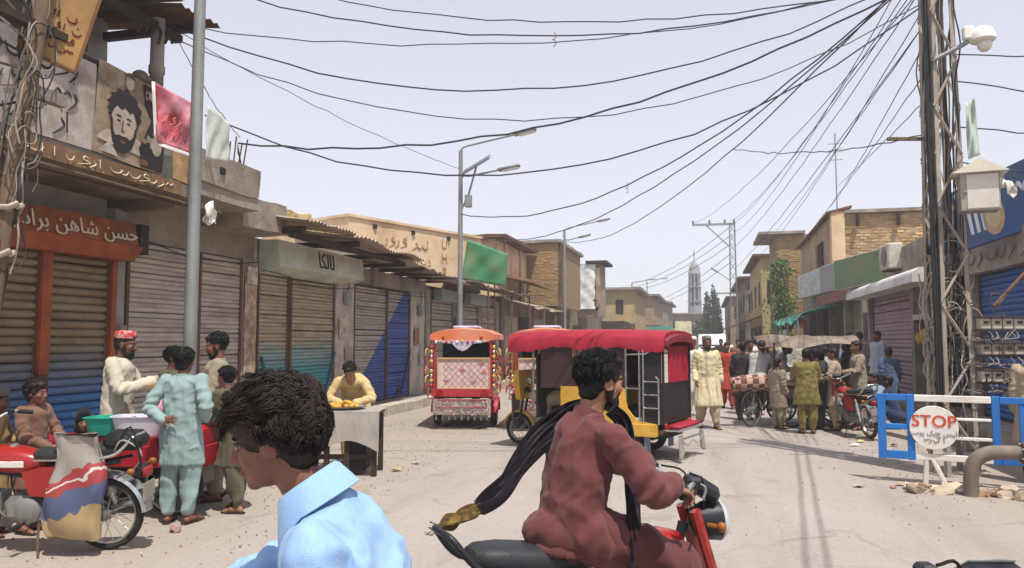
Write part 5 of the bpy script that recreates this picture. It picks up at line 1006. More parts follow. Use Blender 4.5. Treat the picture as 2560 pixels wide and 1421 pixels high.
# ---------------------------------------------------------------- red passenger rickshaw
YEL = mat('rickshaw_yellow', 'd2a545', .45, .1, 2, .05, 40, dirt='8f6a33', damt=.3); REDC = mat('red_canvas', 'a01f33', .65, .14, 2.5, .4, 14, dirt='6e1c2a', damt=.4, dscale=2.5); MARN = mat('dark_maroon_canvas', '3f2b2c', .75, .12, 3, .25, 30); BLKC = mat('black_canvas', '262324', .7, .15, 3, .25, 30)
def rickshaw_red():
    t = thing('auto_rickshaw', 'red-roofed yellow passenger rickshaw crossing the street', 'rickshaw')
    L0, L1, Wd = -.55, 1.83, .58
    wheel(t, 2.02, 0, .25, .25, .045, 14, 'front_wheel', rimm=ALU)
    for s in (-1, 1): wheel(t, 0, s*.5, .23, .23, .055, 8, 'wheel', rimm=ALU, hub=.09)
    b = MB(); b.box((L0+.05, -.42, .28), (1.55, .42, .34)); b.tube([(0, -.5, .23), (0, .5, .23)], .03, 8); b.tube([(1.5, 0, .4), (1.95, 0, .95)], .03, 8); b.build('chassis', BLACK, t)
    for s in (-1, 1): b = MB(); b.tube([(2.02, s*.07, .25), (1.9, s*.07, .9)], .022, 8); b.build('fork_leg', BPLA, t)
    b = arc_strip(2.02, .25, .29, .07, 10, 170); b.build('front_mudguard', YEL, t, smooth=40)
    b = MB(); b.bbox((1.5, 0, .4), (.4, .3, .24), .05); b.build('engine', ALU, t, smooth=40)
    rings = [ell_ring(x, 0, z, w, h, 14, 2.6) for x, z, w, h in ((1.85, .78, .05, .05), (1.75, .77, .11, .09), (1.5, .76, .12, .1), (1.3, .74, .1, .08))]; b = MB().loft(rings); b.build('tank', mat('rickshaw_tank', 'b9ae98', .4, .1, 3), t, smooth=60)
    b = MB(); b.bbox((1.12, 0, .76), (.42, .34, .1), .03); b.build('driver_seat', SEATM, t, smooth=40)
    b = MB(); b.tube(bez([(1.62, -.34, 1.02), (1.78, -.2, 1.06), (1.85, 0, .98), (1.78, .2, 1.06), (1.62, .34, 1.02)], 4), .013, 6); b.build('handlebar', CHR, t, smooth=60)
    # front cowl with windscreen posts
    b = MB(); b.loft([[Vector((1.98, y, .72+.0*y)) for y in (-.2, .2)]+[Vector((2.0, .26, .98)), Vector((1.95, .3, 1.18)), Vector((1.95, -.3, 1.18)), Vector((2.0, -.26, .98))], [Vector((1.9, y, .72)) for y in (-.2, .2)]+[Vector((1.9, .26, .98)), Vector((1.88, .3, 1.18)), Vector((1.88, -.3, 1.18)), Vector((1.9, -.26, .98))]]); b.build('front_cowl', YEL, t)
    b = MB(); b.prism([(-.1, 0), (.1, 0), (.13, .5), (-.13, .5)], .012, Matrix.Translation((2.1, 0, .3)) @ Matrix.Rotation(R(90), 4, 'Z') @ Matrix.Rotation(R(90), 4, 'X')); b.build('mud_flap', mat('grey_flap', '6e6460', .9, .15, 4, .2), t)
    for s in (-1, 1): b = MB(); b.tube([(1.98, s*.3, 1.15), (1.86, s*.5, 1.66)], .018, 6); b.build('screen_post', YEL, t)
    b = MB(); b.ell((2.03, 0, 1.0), (.05, .1, .1), 14, 10); b.build('headlamp', LENS, t, smooth=60)
    # roof: quilted canvas with drooping valance
    b = MB(); n = 26; rings = []
    for i in range(n+1):
        f = i/n; x = L0-.06+(L1-L0+.1)*f; drop = .0; z = 1.70+.03*math.sin(f*3.1); wv = .016*math.sin(f*37)+.01*math.sin(f*83); lo = .2+.025*math.sin(f*17)+.012*math.sin(f*61)+(.06*max(0, f-.82)/.18)
        rings.append([Vector((x, y, zz)) for y, zz in ((Wd+.05+wv, z-lo), (Wd+.055+wv*.6, z-.05), (Wd-.03, z+.04), (Wd*.5, z+.075), (0, z+.085), (-Wd*.5, z+.075), (-Wd+.03, z+.04), (-Wd-.055-wv*.6, z-.05), (-Wd-.05-wv, z-lo), (-Wd-.03-wv, z-lo), (-Wd+.0, z-.03), (0, z+.05), (Wd, z-.03), (Wd+.03+wv, z-lo))])
    b.loft(rings); b.build('roof', REDC, t, smooth=60)
    b = MB(); b.loft([[Vector((L0-.06, y, 1.62+.12*math.sqrt(max(0, 1-(y/.62)**2)))) for y in [-.6+.1*k for k in range(13)]]+[Vector((L0-.06, y, 1.55+.1*math.sqrt(max(0, 1-(y/.62)**2)))) for y in [.6-.1*k for k in range(13)]], [Vector((L0-.1, y, 1.6+.12*math.sqrt(max(0, 1-(y/.62)**2)))) for y in [-.6+.1*k for k in range(13)]]+[Vector((L0-.1, y, 1.53+.1*math.sqrt(max(0, 1-(y/.62)**2)))) for y in [.6-.1*k for k in range(13)]]]); b.build('roof_hood', mat('dull_red_canvas', '7d2a38', .7, .12, 3, .2), t, smooth=40)
    # side walls of dark canvas
    for s in (-1, 1):
        b = MB(); b.box((-.02, s*Wd-.012, .95), (1.32, s*Wd+.012, 1.6)); b.build('side_curtain', MARN, t)
        b = MB(); b.box((L0, s*Wd-.01, .5), (-.26, s*Wd+.01, 1.52)); b.build('side_panel', BLKC, t)
        b = MB(); b.prism([(.98, .58), (.98, .98), (-.03, .98), (-.06, .7), (-.2, .54), (-.5, .5), (-.5, .34), (-.12, .34), (.24, .5), (.6, .58)], .03, Matrix.Translation((0, s*(Wd+.02)+.015, 0)) @ Matrix.Rotation(R(90), 4, 'X')); b.build('lower_panel', YEL, t)
        for k in range(3): b = MB(); b.box((.06, s*(Wd+.036)-.004, .66+k*.09), (.5, s*(Wd+.036)+.004, .68+k*.09)); b.build('vent_slot', BLACK, t)
        b = MB(); b.loft([[Vector((x, y, z)) for y, z in ((s*Wd, .34), (s*(Wd+.12), .34), (s*(Wd+.12), .5), (s*Wd, .5))] for x in (-.5, .1)]); b.build('step', YEL, t)
        for x in (-.04, -.24): b = MB(); b.tube([(x, s*(Wd+.02), .5), (x, s*(Wd+.02), 1.62)], .016, 6); b.build('door_bar', CHR, t)
        for z in (.98, 1.45): b = MB(); b.tube([(-.04, s*(Wd+.02), z), (-.24, s*(Wd+.02), z)], .012, 6); b.build('door_bar', CHR, t)
        b = MB(); b.tube([(-.3, s*(Wd+.03), .5), (-.3, s*(Wd+.03), 1.52)], .014, 6); b.tube([(-.52, s*(Wd+.03), .5), (-.52, s*(Wd+.03), 1.1), (-.48, s*(Wd+.03), 1.15)], .014, 6)
        for z in (.72, .9, 1.08): b.tube([(-.3, s*(Wd+.03), z), (-.52, s*(Wd+.03), z)], .012, 6)
        b.tube([(-.04, s*(Wd+.03), 1.45), (-.34, s*(Wd+.03), 1.46), (-.5, s*(Wd+.03), 1.56)], .013, 6); b.build('ladder', CHR, t)
        b = MB(); b.tube([(1.45, s*(Wd+.01), .6), (1.45, s*(Wd+.01), 1.66)], .016, 6); b.build('door_bar', CHR, t)
        for (x, z, k) in ((.72, 1.48, 0), (.12, 1.06, 1)):
            b = MB()
            for q in (0, 1, 2): w = .07-.022*q; b.tube([(x-w, s*(Wd+.016), z-w), (x+w, s*(Wd+.016), z-w), (x+w, s*(Wd+.016), z+w), (x-w, s*(Wd+.016), z+w)], .005, 4, closed=True)
            b.build('stitched_emblem', mat('emblem_gold', 'd7b98c', .6) if not k else mat('emblem_red', '9b4a4a', .6), t)
    b = MB(); b.box((L0-.012, -Wd, .5), (L0+.008, Wd, 1.06)); b.build('rear_panel', BLKC, t)
    b = MB(); b.box((1.4, -Wd+.02, .5), (1.42, Wd-.02, 1.45)); b.build('partition', BLKC, t)
    b = MB(); n = 18; vs = []
    for j in (0, 1):
        for i in range(n+1): f = i/n; vs.append((L0-.02+.02*math.sin(f*26), -Wd+.08+(2*Wd-.35)*f, (1.06, 1.56)[j]))
    b.add(vs, [(i, i+1, n+2+i, n+1+i) for i in range(n)]); b.build('rear_curtain', REDC, t, smooth=60)
    for s in (-1, 1): b = MB(); b.tube([(L0-.02, s*(Wd-.02), .5), (L0-.02, s*(Wd-.02), 1.58)], .02, 6); b.build('rear_post', BLKC, t)
    b = MB(); b.bbox((.0, 0, .62), (.7, 1.0, .1), .03); b.build('bench', SEATM, t, smooth=40); b = MB(); b.box((L0, -Wd+.02, .36), (1.4, Wd-.02, .42)); b.build('floor', RUST, t)
    # rear bumper with tassels and red cloth
    for z in (.42, .3): b = MB(); b.tube([(L0-.22, -.52, z), (L0-.22, .52, z)], .018, 6); b.build('bumper_bar', CHR, t)
    for s in (-.52, -.2, .2, .52): b = MB(); b.tube([(L0, s, .42), (L0-.22, s, .42)], .014, 6); b.build('bumper_bracket', CHR, t)
    b = MB(); b.bbox((L0-.12, 0, .46), (.2, .9, .06), .025); b.build('rear_cloth', REDC, t, smooth=40)
    for s in (-1, 1):
        for k in range(3): b = MB(); b.tube([(L0-.22, s*(.5-.05*k), .36), (L0-.24, s*(.52-.05*k), .06+.02*k)], [.014, .026], 6); b.build('tassel', mat('tassel_grey', '8d8780', .8, .2, 8, .2), t)
    b = MB(); b.tube(bez([(L0-.24, -.45, .28), (L0-.24, -.2, .2), (L0-.24, 0, .26), (L0-.24, .2, .2), (L0-.24, .45, .28)], 4), .012, 5); b.build('chain', CHR, t)
    for s in (-1, 1): b = MB(); b.ell((L0-.03, s*.5, .47), (.03, .05, .05), 10, 8); b.build('tail_lamp', TAILR, t, smooth=60); b = MB(); b.bbox((L0+.25, s*(Wd-.1), .2), (.02, .2, .24), .005); b.build('mud_flap', mat('painted_flap', '8a94a8', .7, .4, 10, 0), t)
    b = MB(); b.bbox((1.0, -.1, 1.52), (.35, .5, .12), .05); b.build('cloth_bundle', mat('white_bundle', 'd8d2c6', .9, .1, 4, .3), t, smooth=40)
    return t
rk = rickshaw_red(); place(rk, -.95, 11.52, 163)
# ---------------------------------------------------------------- decorated rickshaw seen from behind
def rickshaw_decorated(label, x, y, deg):
    t = thing('auto_rickshaw', label, 'rickshaw'); Wd = .56
    ORC = mat('orange_canopy', 'cd7048', .5, .14, 3, .1, 20, dirt='d8b6a0', damt=.3); LACE = bpy.data.materials.get('punched_tinsel') or mat('punched_tinsel', 'c2aaa6', .35, .25, 14, .5, 70, .4, dirt='8d5a58', damt=.45, dscale=9); PAN = mat('patterned_panel', 'd2bdb6', .5, .14, 9, .1, 40, dirt='b07f80', damt=.4, dscale=11); REDL = mat('red_trim', 'a8323a', .5, .2, 8, .1)
    wheel(t, 2.0, 0, .25, .25, .045, 12, 'front_wheel', rimm=ALU)
    for s in (-1, 1): wheel(t, 0, s*.55, .25, .25, .06, 8, 'wheel', rimm=ALU, hub=.09); b = arc_strip(0, .25, .3, .1, 5, 175); b.v = [(v[0], v[1]+s*.55, v[2]) for v in b.v]; b.build('mudguard', REDL, t, smooth=40)
    b = MB(); b.box((-.5, -.45, .26), (1.5, .45, .34)); b.tube([(0, -.55, .25), (0, .55, .25)], .03, 8); b.build('chassis', BLACK, t)
    for s in (-1, 1): b = MB(); b.tube([(2.0, s*.07, .25), (1.88, s*.07, .95)], .022, 8); b.build('fork_leg', BPLA, t)
    b = MB(); b.bbox((1.95, 0, .95), (.1, .5, .5), .04); b.build('front_cowl', ORC, t); b = MB(); b.bbox((1.1, 0, .72), (.5, .34, .12), .03); b.build('driver_seat', SEATM, t)
    # canopy, thick lip with studs
    rings = []
    for i in range(9):
        f = i/8; xx = -.66+2.5*f; e = .06*math.sin(math.pi*f); rings.append([Vector((xx, yy, zz)) for yy, zz in ((Wd+.06, 1.66), (Wd+.05, 1.76), (Wd-.12, 1.83+e*.4), (0, 1.86+e), (-Wd+.12, 1.83+e*.4), (-Wd-.05, 1.76), (-Wd-.06, 1.66), (-Wd+.06, 1.64), (Wd-.06, 1.64))])
    b = MB().loft(rings); b.build('canopy', ORC, t, smooth=50)
    b = MB(); b.bbox((.3, 0, 1.9), (.9, .5, .06), .03); b.build('roof_pad', mat('lilac_sheet', 'b5afc9', .7, .2, 3, .2), t, smooth=40)
    for s in (-1, 1): b = MB(); b.ell((-.675, s*.36, 1.71), (.02, .035, .035), 10, 8); b.build('stud_lamp', mat('orange_lens', 'b5562c', .3), t, smooth=60)
    b = MB(); b.prism([(-.5, 0), (.5, 0), (.42, -.04), (.2, -.06), (.08, -.17), (0, -.2), (-.08, -.17), (-.2, -.06), (-.42, -.04)], .012, Matrix.Translation((-.66, 0, 1.645)) @ Matrix.Rotation(R(-90), 4, 'Z') @ Matrix.Rotation(R(90), 4, 'X')); b.build('valance', mat('lilac_lace', 'b9aec2', .6, .2, 9, .2), t)
    for s in (-1, 1):
        b = MB(); b.tube([(-.6, s*(Wd-.03), .5), (-.62, s*(Wd-.03), 1.66)], .026, 8); b.build('rear_post', REDL, t); b = MB(); b.tube([(1.7, s*Wd, .6), (1.75, s*Wd, 1.66)], .02, 6); b.build('front_post', REDL, t)
        b = MB(); b.box((-.5, s*Wd-.01, .5), (.9, s*Wd+.01, 1.05)); b.build('side_panel', LACE, t); q = random.Random(3+s)
        for k in range(12): b = MB(); z = .55+.09*k; b.tube([(-.55, s*(Wd+.02), z), (-.58, s*(Wd+.1+.03*q.random()), z+.02), (-.6, s*(Wd+.07), z+.1)], .012, 5); b.build('side_ornament', (REDL, YEL, CHR, LACE)[k % 4], t)
    b = MB(); b.box((-.64, -Wd+.06, .76), (-.6, Wd-.1, 1.3)); pn = b.build('rear_panel', PAN, t)
    for k, (yy, z) in enumerate(((-.4, 1.05), (.0, 1.08), (.3, .88), (-.2, .86), (-.36, 1.2))): b = MB(); b.cbox((-.645, yy, z), (.006, .08, .05)); b.build('reflector', mat('dull_red_patch', 'a5686a', .5), pn)
    b = MB(); b.tube([(-.66, -Wd+.05, 1.31), (-.66, Wd-.09, 1.31)], .012, 6); b.tube([(-.66, -Wd+.05, .75), (-.66, Wd-.09, .75)], .012, 6); b.tube([(-.66, -Wd+.05, .75), (-.66, -Wd+.05, 1.31)], .012, 6); b.tube([(-.66, Wd-.09, .75), (-.66, Wd-.09, 1.31)], .012, 6); b.build('panel_frame', mat('gold_trim', 'cfae72', .4, .1, 4, 0, metal=.3), pn)
    b = MB(); GT_ = mat('gold_trim', 'cfae72', .4, .1, 4, 0, metal=.3)
    for k in range(-3, 9):
        y0 = -Wd+.08+k*.12
        for sl in (1, -1):
            a0, a1 = (y0, y0+.5) if sl > 0 else (y0+.5, y0); ya = [(max(-Wd+.07, min(Wd-.11, a0+(a1-a0)*f)), .77+.52*f) for f in (0, .25, .5, .75, 1)]; ya = [v for i, v in enumerate(ya) if -Wd+.07 < v[0] < Wd-.11]
            if len(ya) > 1: b.tube([(-.643, v[0], v[1]) for v in ya], .004, 4)
    lt = b.build('lattice', mat('pink_lattice', 'b58a8a', .5, .2, 9, 0), pn); lt['kind'] = 'stuff'
    for k in range(11): b = MB(); yy = -.5+.1*k; b.ell((-.68, yy, 1.615+.015*(k % 2)), (.02, .025, .03), 8, 6); b.build('pompom', (REDL, YEL, WHP, ORC)[k % 4], t, smooth=60)
    for s in (-1, 1):
        for k in range(9): b = MB(); z = .8+.09*k; b.ell((-.63, s*(Wd+.03), z), (.03, .035, .04), 8, 6); b.build('bead', (GT_, REDL, YEL, CHR)[(k+(s > 0)) % 4], t, smooth=60)
        for k in range(5): b = MB(); b.tube(bez([(-.55, s*(Wd+.02), 1.5-.17*k), (-.58, s*(Wd+.13), 1.48-.17*k), (-.6, s*(Wd+.15), 1.36-.17*k)], 3), [.006, .01, .014, .018, .02, .016, .01], 6); b.build('side_tassel', (GT_, REDL, ORC)[k % 3], t, smooth=60)
    b = MB(); b.box((.3, -Wd+.05, .5), (.34, Wd-.05, 1.62)); b.build('partition', mat('navy_cloth', '1f2638', .8, .2, 3), t); b = MB(); b.bbox((-.2, 0, .62), (.6, 1.0, .1), .03); b.build('bench', SEATM, t)
    b = MB(); b.box((-.68, -Wd-.02, .6), (-.6, Wd+.02, .74)); b.build('lamp_board', REDL, t)
    for s in (-1, 1): b = MB(); b.lathe([(.02, 0), (.07, .01), (.07, .03)], 14, M=Matrix.Translation((-.69, s*.42, .66)) @ Matrix.Rotation(R(-90), 4, 'Y')); b.build('tail_lamp', TAILR, t, smooth=40)
    b = MB(); b.box((-.74, -Wd+.02, .27), (-.7, Wd-.02, .56)); bp_ = b.build('bumper', LACE, t)
    b = MB(); q = random.Random(8)
    for k in range(70): yy = q.uniform(-.5, .5); z = q.uniform(.29, .54); a = q.random()*6; b.tube([(-.748, yy+.03*math.cos(a+i), z+.03*math.sin(a+i)) for i in range(4)], .006, 4)
    b.build('filigree', CHR, bp_); b = MB(); b.box((-.755, -.45, .535), (-.745, .45, .55)); b.box((-.755, -.45, .4), (-.745, .45, .41)); b.build('trim_line', REDL, bp_); b = MB(); b.box((-.752, -.02, .3), (-.744, .02, .5)); b.build('trim_line', CHR, bp_)
    for k in range(9): b = MB(); yy = -.48+.12*k; b.tube([(-.72, yy, .27), (-.73, yy, .17)], [.01, .02], 6); b.build('tassel', CHR, bp_)
    place(t, x, y, deg); return t
rickshaw_decorated('decorated rickshaw with orange canopy seen from behind near the kerb', -4.55, 14.55, 101)
rickshaw_decorated('decorated rickshaw almost hidden behind the red-roofed one', -2.95, 14.6, 97)
# ---------------------------------------------------------------- juice handcart, left
ct = thing('handcart', 'red-sided handcart carrying tubs and a cooler by the cream-robed man', 'cart', (-5.5, 6.72, 0), R(8)); CRD = mat('cart_red', '9e1b26', .45, .12, 2.5, .05, 40, dirt='5f1b1c', damt=.3)
b = MB(); b.box((-1.1, -.45, .56), (.85, .45, .6)); b.build('deck', WOOD, ct)
for s in (-1, 1): b = MB(); b.bbox((-.125, s*.47, .56), (1.95, .03, .2), .01); b.build('side_board', CRD, ct)
for x in (-1.1, .85): b = MB(); b.bbox((x, 0, .56), (.03, .9, .2), .01); b.build('end_board', CRD, ct)
for x in (-.8, .55):
    for s in (-1, 1): wheel(ct, x, s*.36, .3, .3, .022, 20, rimm=STEEL)
b = MB(); b.tube([(-.8, -.36, .3), (-.8, .36, .3)], .02, 6); b.tube([(.55, -.36, .3), (.55, .36, .3)], .02, 6); b.build('axles', RUST, ct); b = MB(); b.bbox((-.1, 0, .4), (.5, .5, .3), .04); b.build('under_box', BLACK, ct); b = MB(); b.bbox((.55, -.1, .36), (.4, .4, .3), .06); b.build('engine', ALU, ct)
b = MB(); b.bbox((.62, -.2, .73), (.4, .4, .26), .06); b.build('red_seat', CRD, ct, smooth=40)
# things on the cart
ck = thing('drink_cooler', 'red drinks cooler with a yellow lid on the handcart', 'cooler', (-5.35, 6.95, .62)); b = MB(); b.lathe([(.16, 0), (.175, .02), (.19, .3), (.195, .4)], 28); b.build('drum', mat('cooler_red', 'c0201c', .35, .06, 2, 0), ck, smooth=40); b = MB(); b.lathe([(.2, .39), (.205, .42), (.2, .46), (.17, .475), (.16, .46)], 28); b.build('lid', mat('cooler_yellow', 'd9a321', .35, .06, 2, 0), ck, smooth=40)
def tub(label, m, x, y, z, w, d, h, rz):
    t = thing('plastic_tub', label, 'tub', (x, y, z), rz); b = MB(); pr = lambda k, s: [Vector((s*w/2*math.copysign(abs(math.cos(a))**.45, math.cos(a)), s*d/2*math.copysign(abs(math.sin(a))**.45, math.sin(a)), k)) for a in [2*math.pi*j/28 for j in range(28)]]
    b.loft([pr(0, .78), pr(h*.1, .82), pr(h*.9, .97), pr(h, 1.0), pr(h, 1.06), pr(h*.97, 1.06), pr(h*.97, 1.0)], cap=False); b.loft([pr(h*.99, .97), pr(.012, .8)], cap=False); b.add(pr(0.004, .78)+pr(.012, .8), [tuple(reversed(range(28))), tuple(range(28, 56))]); b.build('shell', m, t, smooth=60); return t
tub('teal plastic tub at the front of the handcart', mat('teal_plastic', '2aa08e', .35, .05, 2, 0), -5.62, 6.42, .74, .42, .34, .17, R(18)); tub('white plastic tub beside the teal one on the handcart', mat('white_plastic_tub', 'd8d4e0', .35, .05, 2, 0), -5.27, 6.43, .74, .5, .34, .19, R(22))
pb = MB(); pb.box((-5.95, 6.3, .62), (-5.0, 6.62, .735)); o = pb.build('crate', CRD); tag(o, 'flat red crate under the two plastic tubs', 'crate')
def crumple(name, label, cat, c, r, m, seed, f=8, amp=.35, parent=None):
    b = MB(); b.ell((0, 0, 0), r, 20, 14); A_ = np.array(b.v); N_ = np.c_[pnoise(A_*f+seed), pnoise(A_*f+seed+31), pnoise(A_*f+seed+67)]; b.v = (A_+N_*amp*np.mean(r)).tolist(); o = b.build(name, m, parent, 60, c)
    if label: tag(o, label, cat)
    return o
crumple('plastic_bag', 'pink plastic bag crumpled between tub and cooler', 'bag', (-5.3, 6.72, .98), (.16, .1, .1), mat('pink_film', 'cf8f9a', .35, .15, 6, .2), 3); crumple('plastic_bag', 'white plastic bag next to the boy in teal', 'bag', (-4.98, 6.6, .84), (.18, .14, .16), RAG, 9); crumple('red_cloth', 'red cloth bundle on the cart before the seated boy', 'cloth', (-6.15, 6.3, .68), (.32, .14, .09), CRD, 14, 5)
# ---------------------------------------------------------------- snack cart of the boy in yellow
ct = thing('snack_cart', 'small cart draped with grey cloth under the boy in yellow', 'cart', (-4.4, 9.0, 0), R(14))
b = MB(); b.box((-.55, -.3, .74), (.45, .3, .78)); b.build('table_top', WOOD, ct)
for x in (-.5, -.2, .05, .38):
    b = MB(); b.box((x, -.26, 0), (x+.06, -.2, .74)); b.build('leg', DARKW, ct)
for x in (-.5, .38): b = MB(); b.box((x, .2, 0), (x+.06, .26, .74)); b.build('leg', DARKW, ct)
b = MB(); b.box((-.5, -.24, .2), (.44, -.21, .26)); b.build('rail', DARKW, ct); b = MB(); b.bbox((.2, 0, .3), (.2, .4, .5), .02); b.build('bin', BLACK, ct)
b = MB(); n = 22; vs = []
for j in range(9):
    for i in range(n+1):
        f = i/n; c = j/8; vs.append((-.58+1.06*f, -.31-.012*math.sin(f*24+c*2)*c-.02*c, .785-(.38+.07*math.sin(f*7)+.06*f)*c))
for j in range(1):
    pass
q = n+1; b.add(vs, [(j*q+i, (j+1)*q+i, (j+1)*q+i+1, j*q+i+1) for j in range(8) for i in range(n)]); b.add([(-.58, -.31, .785), (.48, -.31, .785), (.48, .31, .785), (-.58, .31, .785)], [(0, 1, 2, 3)]); b.build('cloth', cloth('grey_drape', '9d968e', .14), ct, smooth=60)
ORG = mat('fried_snacks', 'd59a45', .7, .25, 12, .4, 50)
sn = thing('snack_tray', 'round tray heaped with orange snacks on the small cart', 'tray', (-4.42, 9.02, .79)); b = MB(); b.lathe([(.2, 0), (.26, .03), (.27, .035), (.25, .03), (.19, .008)], 24); b.build('dish', STEEL, sn, smooth=40); q = random.Random(2)
for k in range(26): b = MB(); a = q.random()*6.3; r_ = .2*q.random()**.5; b.ell((r_*math.cos(a), r_*math.sin(a), .04+.05*(1-r_/.2)), (.035, .03, .025), 8, 6); b.build('snack', ORG, sn, smooth=60)
# ---------------------------------------------------------------- STOP barrier
bl = mat('barrier_blue', '1f6fc0', .45, .08, 2, .04, 40, dirt='3f5f86', damt=.25); wh = mat('barrier_white', 'e2ddd6', .45, .06, 2, .04, 40, dirt='a79a8e', damt=.3)
bar = thing('stop_barrier', 'blue and white steel road barrier with a round STOP disc', 'barrier', (1.97, 10.07, 0), math.atan2(9.72-10.07, 3.44-1.97))
def bp(nm, m, x0, x1, z0, z1, d=.025): b = MB(); b.bbox(((x0+x1)/2, 0, (z0+z1)/2), (x1-x0, d*2, z1-z0), .006); return b.build(nm, m, bar)
for (x0, x1) in ((0, .09), (.31, .39)): bp('post', bl, x0, x1, .26, 1.02)
bp('rail', bl, .092, .308, .94, 1.018); bp('rail', bl, .092, .308, .61, .67); bp('rail', bl, .092, .308, .265, .36)
bp('rail', wh, .392, 1.16, .94, 1.015); bp('rail', wh, .392, 1.16, .735, .765, .018); bp('rail', wh, .392, 1.16, .515, .55, .018); bp('rail', wh, .392, 1.16, .27, .34)
bp('post', bl, 1.162, 1.24, .26, 1.022); bp('rail', bl, 1.242, 3.6, .94, 1.015); bp('rail', bl, 1.242, 3.6, .27, .34)
for x in (1.42, 1.75, 2.3, 2.9): bp('post', bl, x, x+.06, .342, .938, .018)
for x in (.5, .95): b = MB(); b.tube([(x, 0, .27), (x-.02, 0, .0)], .03, 6); b.build('foot', wh, bar)
b = MB(); b.tube([(.56, .0, .3), (.68, -.02, .0)], .028, 6); b.build('foot', wh, bar); b = MB(); b.tube([(3.2, 0, .27), (3.2, 0, 0)], .03, 6); b.build('foot', wh, bar)
Md = Matrix.Translation((.585, -.045, .645)) @ Matrix.Rotation(R(90), 4, 'X'); b = MB(); b.lathe([(.245, -.008), (.25, 0), (.245, .008)], 40, M=Md); dk = b.build('stop_disc', wh, bar)
STM = mat('stop_red', 'c2411d', .5, .1, 4, 0, dirt='d6742c', damt=.35, dscale=9); st = text('STOP', 'lettering', STM, .19, Md @ Matrix.Translation((0, .07, .012)), dk, .003, space=1.02); 
for v in st.data.vertices: pass
st2 = text('STOP', 'lettering', STM, .19, Md @ Matrix.Translation((.006, .07, .011)), dk, .003, space=1.02)
GRYL = mat('grey_script', '8d8a86', .7, .1, 5, 0); text(ur('پولیس چیک پوسٹ'), 'lettering', GRYL, .075, Md @ Matrix.Translation((0, -.06, .012)), dk, .002); o = scribble(None, GRYL, -.12, .14, 0, .07, 5, 23, 0, .005); o.data.transform(Md @ Matrix.Translation((.01, -.14, .012))); o.parent = dk
# bent water pipe with flanges
pp = thing('water_pipe', 'thick rusty bent water pipe rising in front of the barrier', 'pipe', (2.78, 9.3, 0)); PIPE = mat('rusty_grey_pipe', '83776c', .8, .2, 5, .3, 40, .1, dirt='5c4636', damt=.45)
b = MB(); b.tube(bez([(-.06, 0, -.05), (-.06, 0, .2), (-.02, -.0, .36), (.1, -.02, .45), (.28, -.04, .47), (.7, -.1, .47), (2.4, -.5, .47)], 6), .075, 14); b.build('tube', PIPE, pp, smooth=60)
for x in (.42, .78): 
    b = MB(); M_ = Matrix.Translation((x, -.04-.18*(x-.28), .47)) @ Matrix.Rotation(R(90), 4, 'Y'); b.lathe([(.1, -.02), (.115, -.015), (.115, .015), (.1, .02)], 18, M=M_); fl = b.build('flange', RUST, pp, smooth=30)
    for j in range(6): b = MB(); a = j*1.047; b.lathe([(.012, -.04), (.012, .04)], 6, M=M_ @ Matrix.Translation((.095*math.cos(a), .095*math.sin(a), 0))); b.build('bolt', STEEL, fl)
BILLP = mat('faded_wrapper', '8d6f66', .8, .3, 9, .1)
# rubble and litter at its foot
RUB = [mat('rubble_%d' % k, c, .95, .2, 5, .4, 30) for k, c in enumerate(('b8a692', '8d7c6a', 'c9b9a2', '9a7a62'))]; q = random.Random(6); k2 = 0
for k in range(34):
    a = q.uniform(0, 1); x = 2.0+1.35*a+q.gauss(0, .08); y = 9.55-.15*a+q.gauss(0, .13); s = q.uniform(.03, .1); b = MB(); b.bbox((0, 0, 0), (s*2, s*1.5, s), s*.3); b.v = [tuple(c+q.uniform(-.2, .2)*s for c in v) for v in b.v]; o = b.build('rubble_stone', RUB[k % 4], None, None, (x, y, s*.3), (q.uniform(-.4, .4), q.uniform(-.4, .4), q.random()*6)); tag(o, 'broken stone lying at the foot of the STOP barrier', 'stone', 'rubble at the foot of the barrier')
for k in range(4): o = crumple('litter', ('pale paper scrap by the barrier foot', 'yellow wrapper below the STOP disc', 'white scrap beside the bent pipe', 'brown rag under the bent pipe')[k], 'litter', (2.2+.25*k, 9.5-.06*k, .03), (.1, .06, .025), (RAG, STRAW, PALE, RUST)[k], k*7)
gv = MB(); q = random.Random(12)
for k in range(2600):
    side = q.random()
    if side < .55: x = -3.6-q.random()**1.3*3.0; y = q.uniform(3.5, 16)
    elif side < .8: x = 2.0+q.random()*2.0; y = q.uniform(8.5, 16)
    else: x = q.uniform(-3.5, 2.5); y = q.uniform(3, 18)
    s = .003+.013*q.random()**2; T = Matrix.Translation((x, y, s*.2)) @ Euler((q.random()*3, q.random()*3, q.random()*3)).to_matrix().to_4x4(); gv.add([T @ Vector(v) for v in ((s, 0, 0), (-s, 0, 0), (0, s, 0), (0, -s, 0), (0, 0, s*.7), (0, 0, -s*.7))], [(0,2,4),(2,1,4),(1,3,4),(3,0,4),(2,0,5),(1,2,5),(3,1,5),(0,3,5)], q.randrange(4))
o = gv.build('gravel', [mat('grit_%d' % k, c, .95, .2, 5, .2) for k, c in enumerate(('a39687', '857769', 'b0a292', '93836f'))]); tag(o, 'loose gravel and grit strewn over the dusty road', 'gravel', kind='stuff')
for k in range(16):
    x, y = ((q.uniform(-6.3, -3.2), q.uniform(5, 15)) if k % 3 else (q.uniform(1.0, 3.6), q.uniform(9, 15))); o = sheet('paper_scrap', ((-.07, -.05, .0), (.07, -.04, .01), (.06, .05, .02), (-.06, .04, .005)), (RAG, PALE, BILLP, STRAW)[k % 4], 'small paper scrap lying on the dusty road', 'litter', .02, 5, .002, k); o['group'] = 'paper scraps on the road'; o.location = (x, y, .014); o.rotation_euler = (0, 0, q.random()*6)
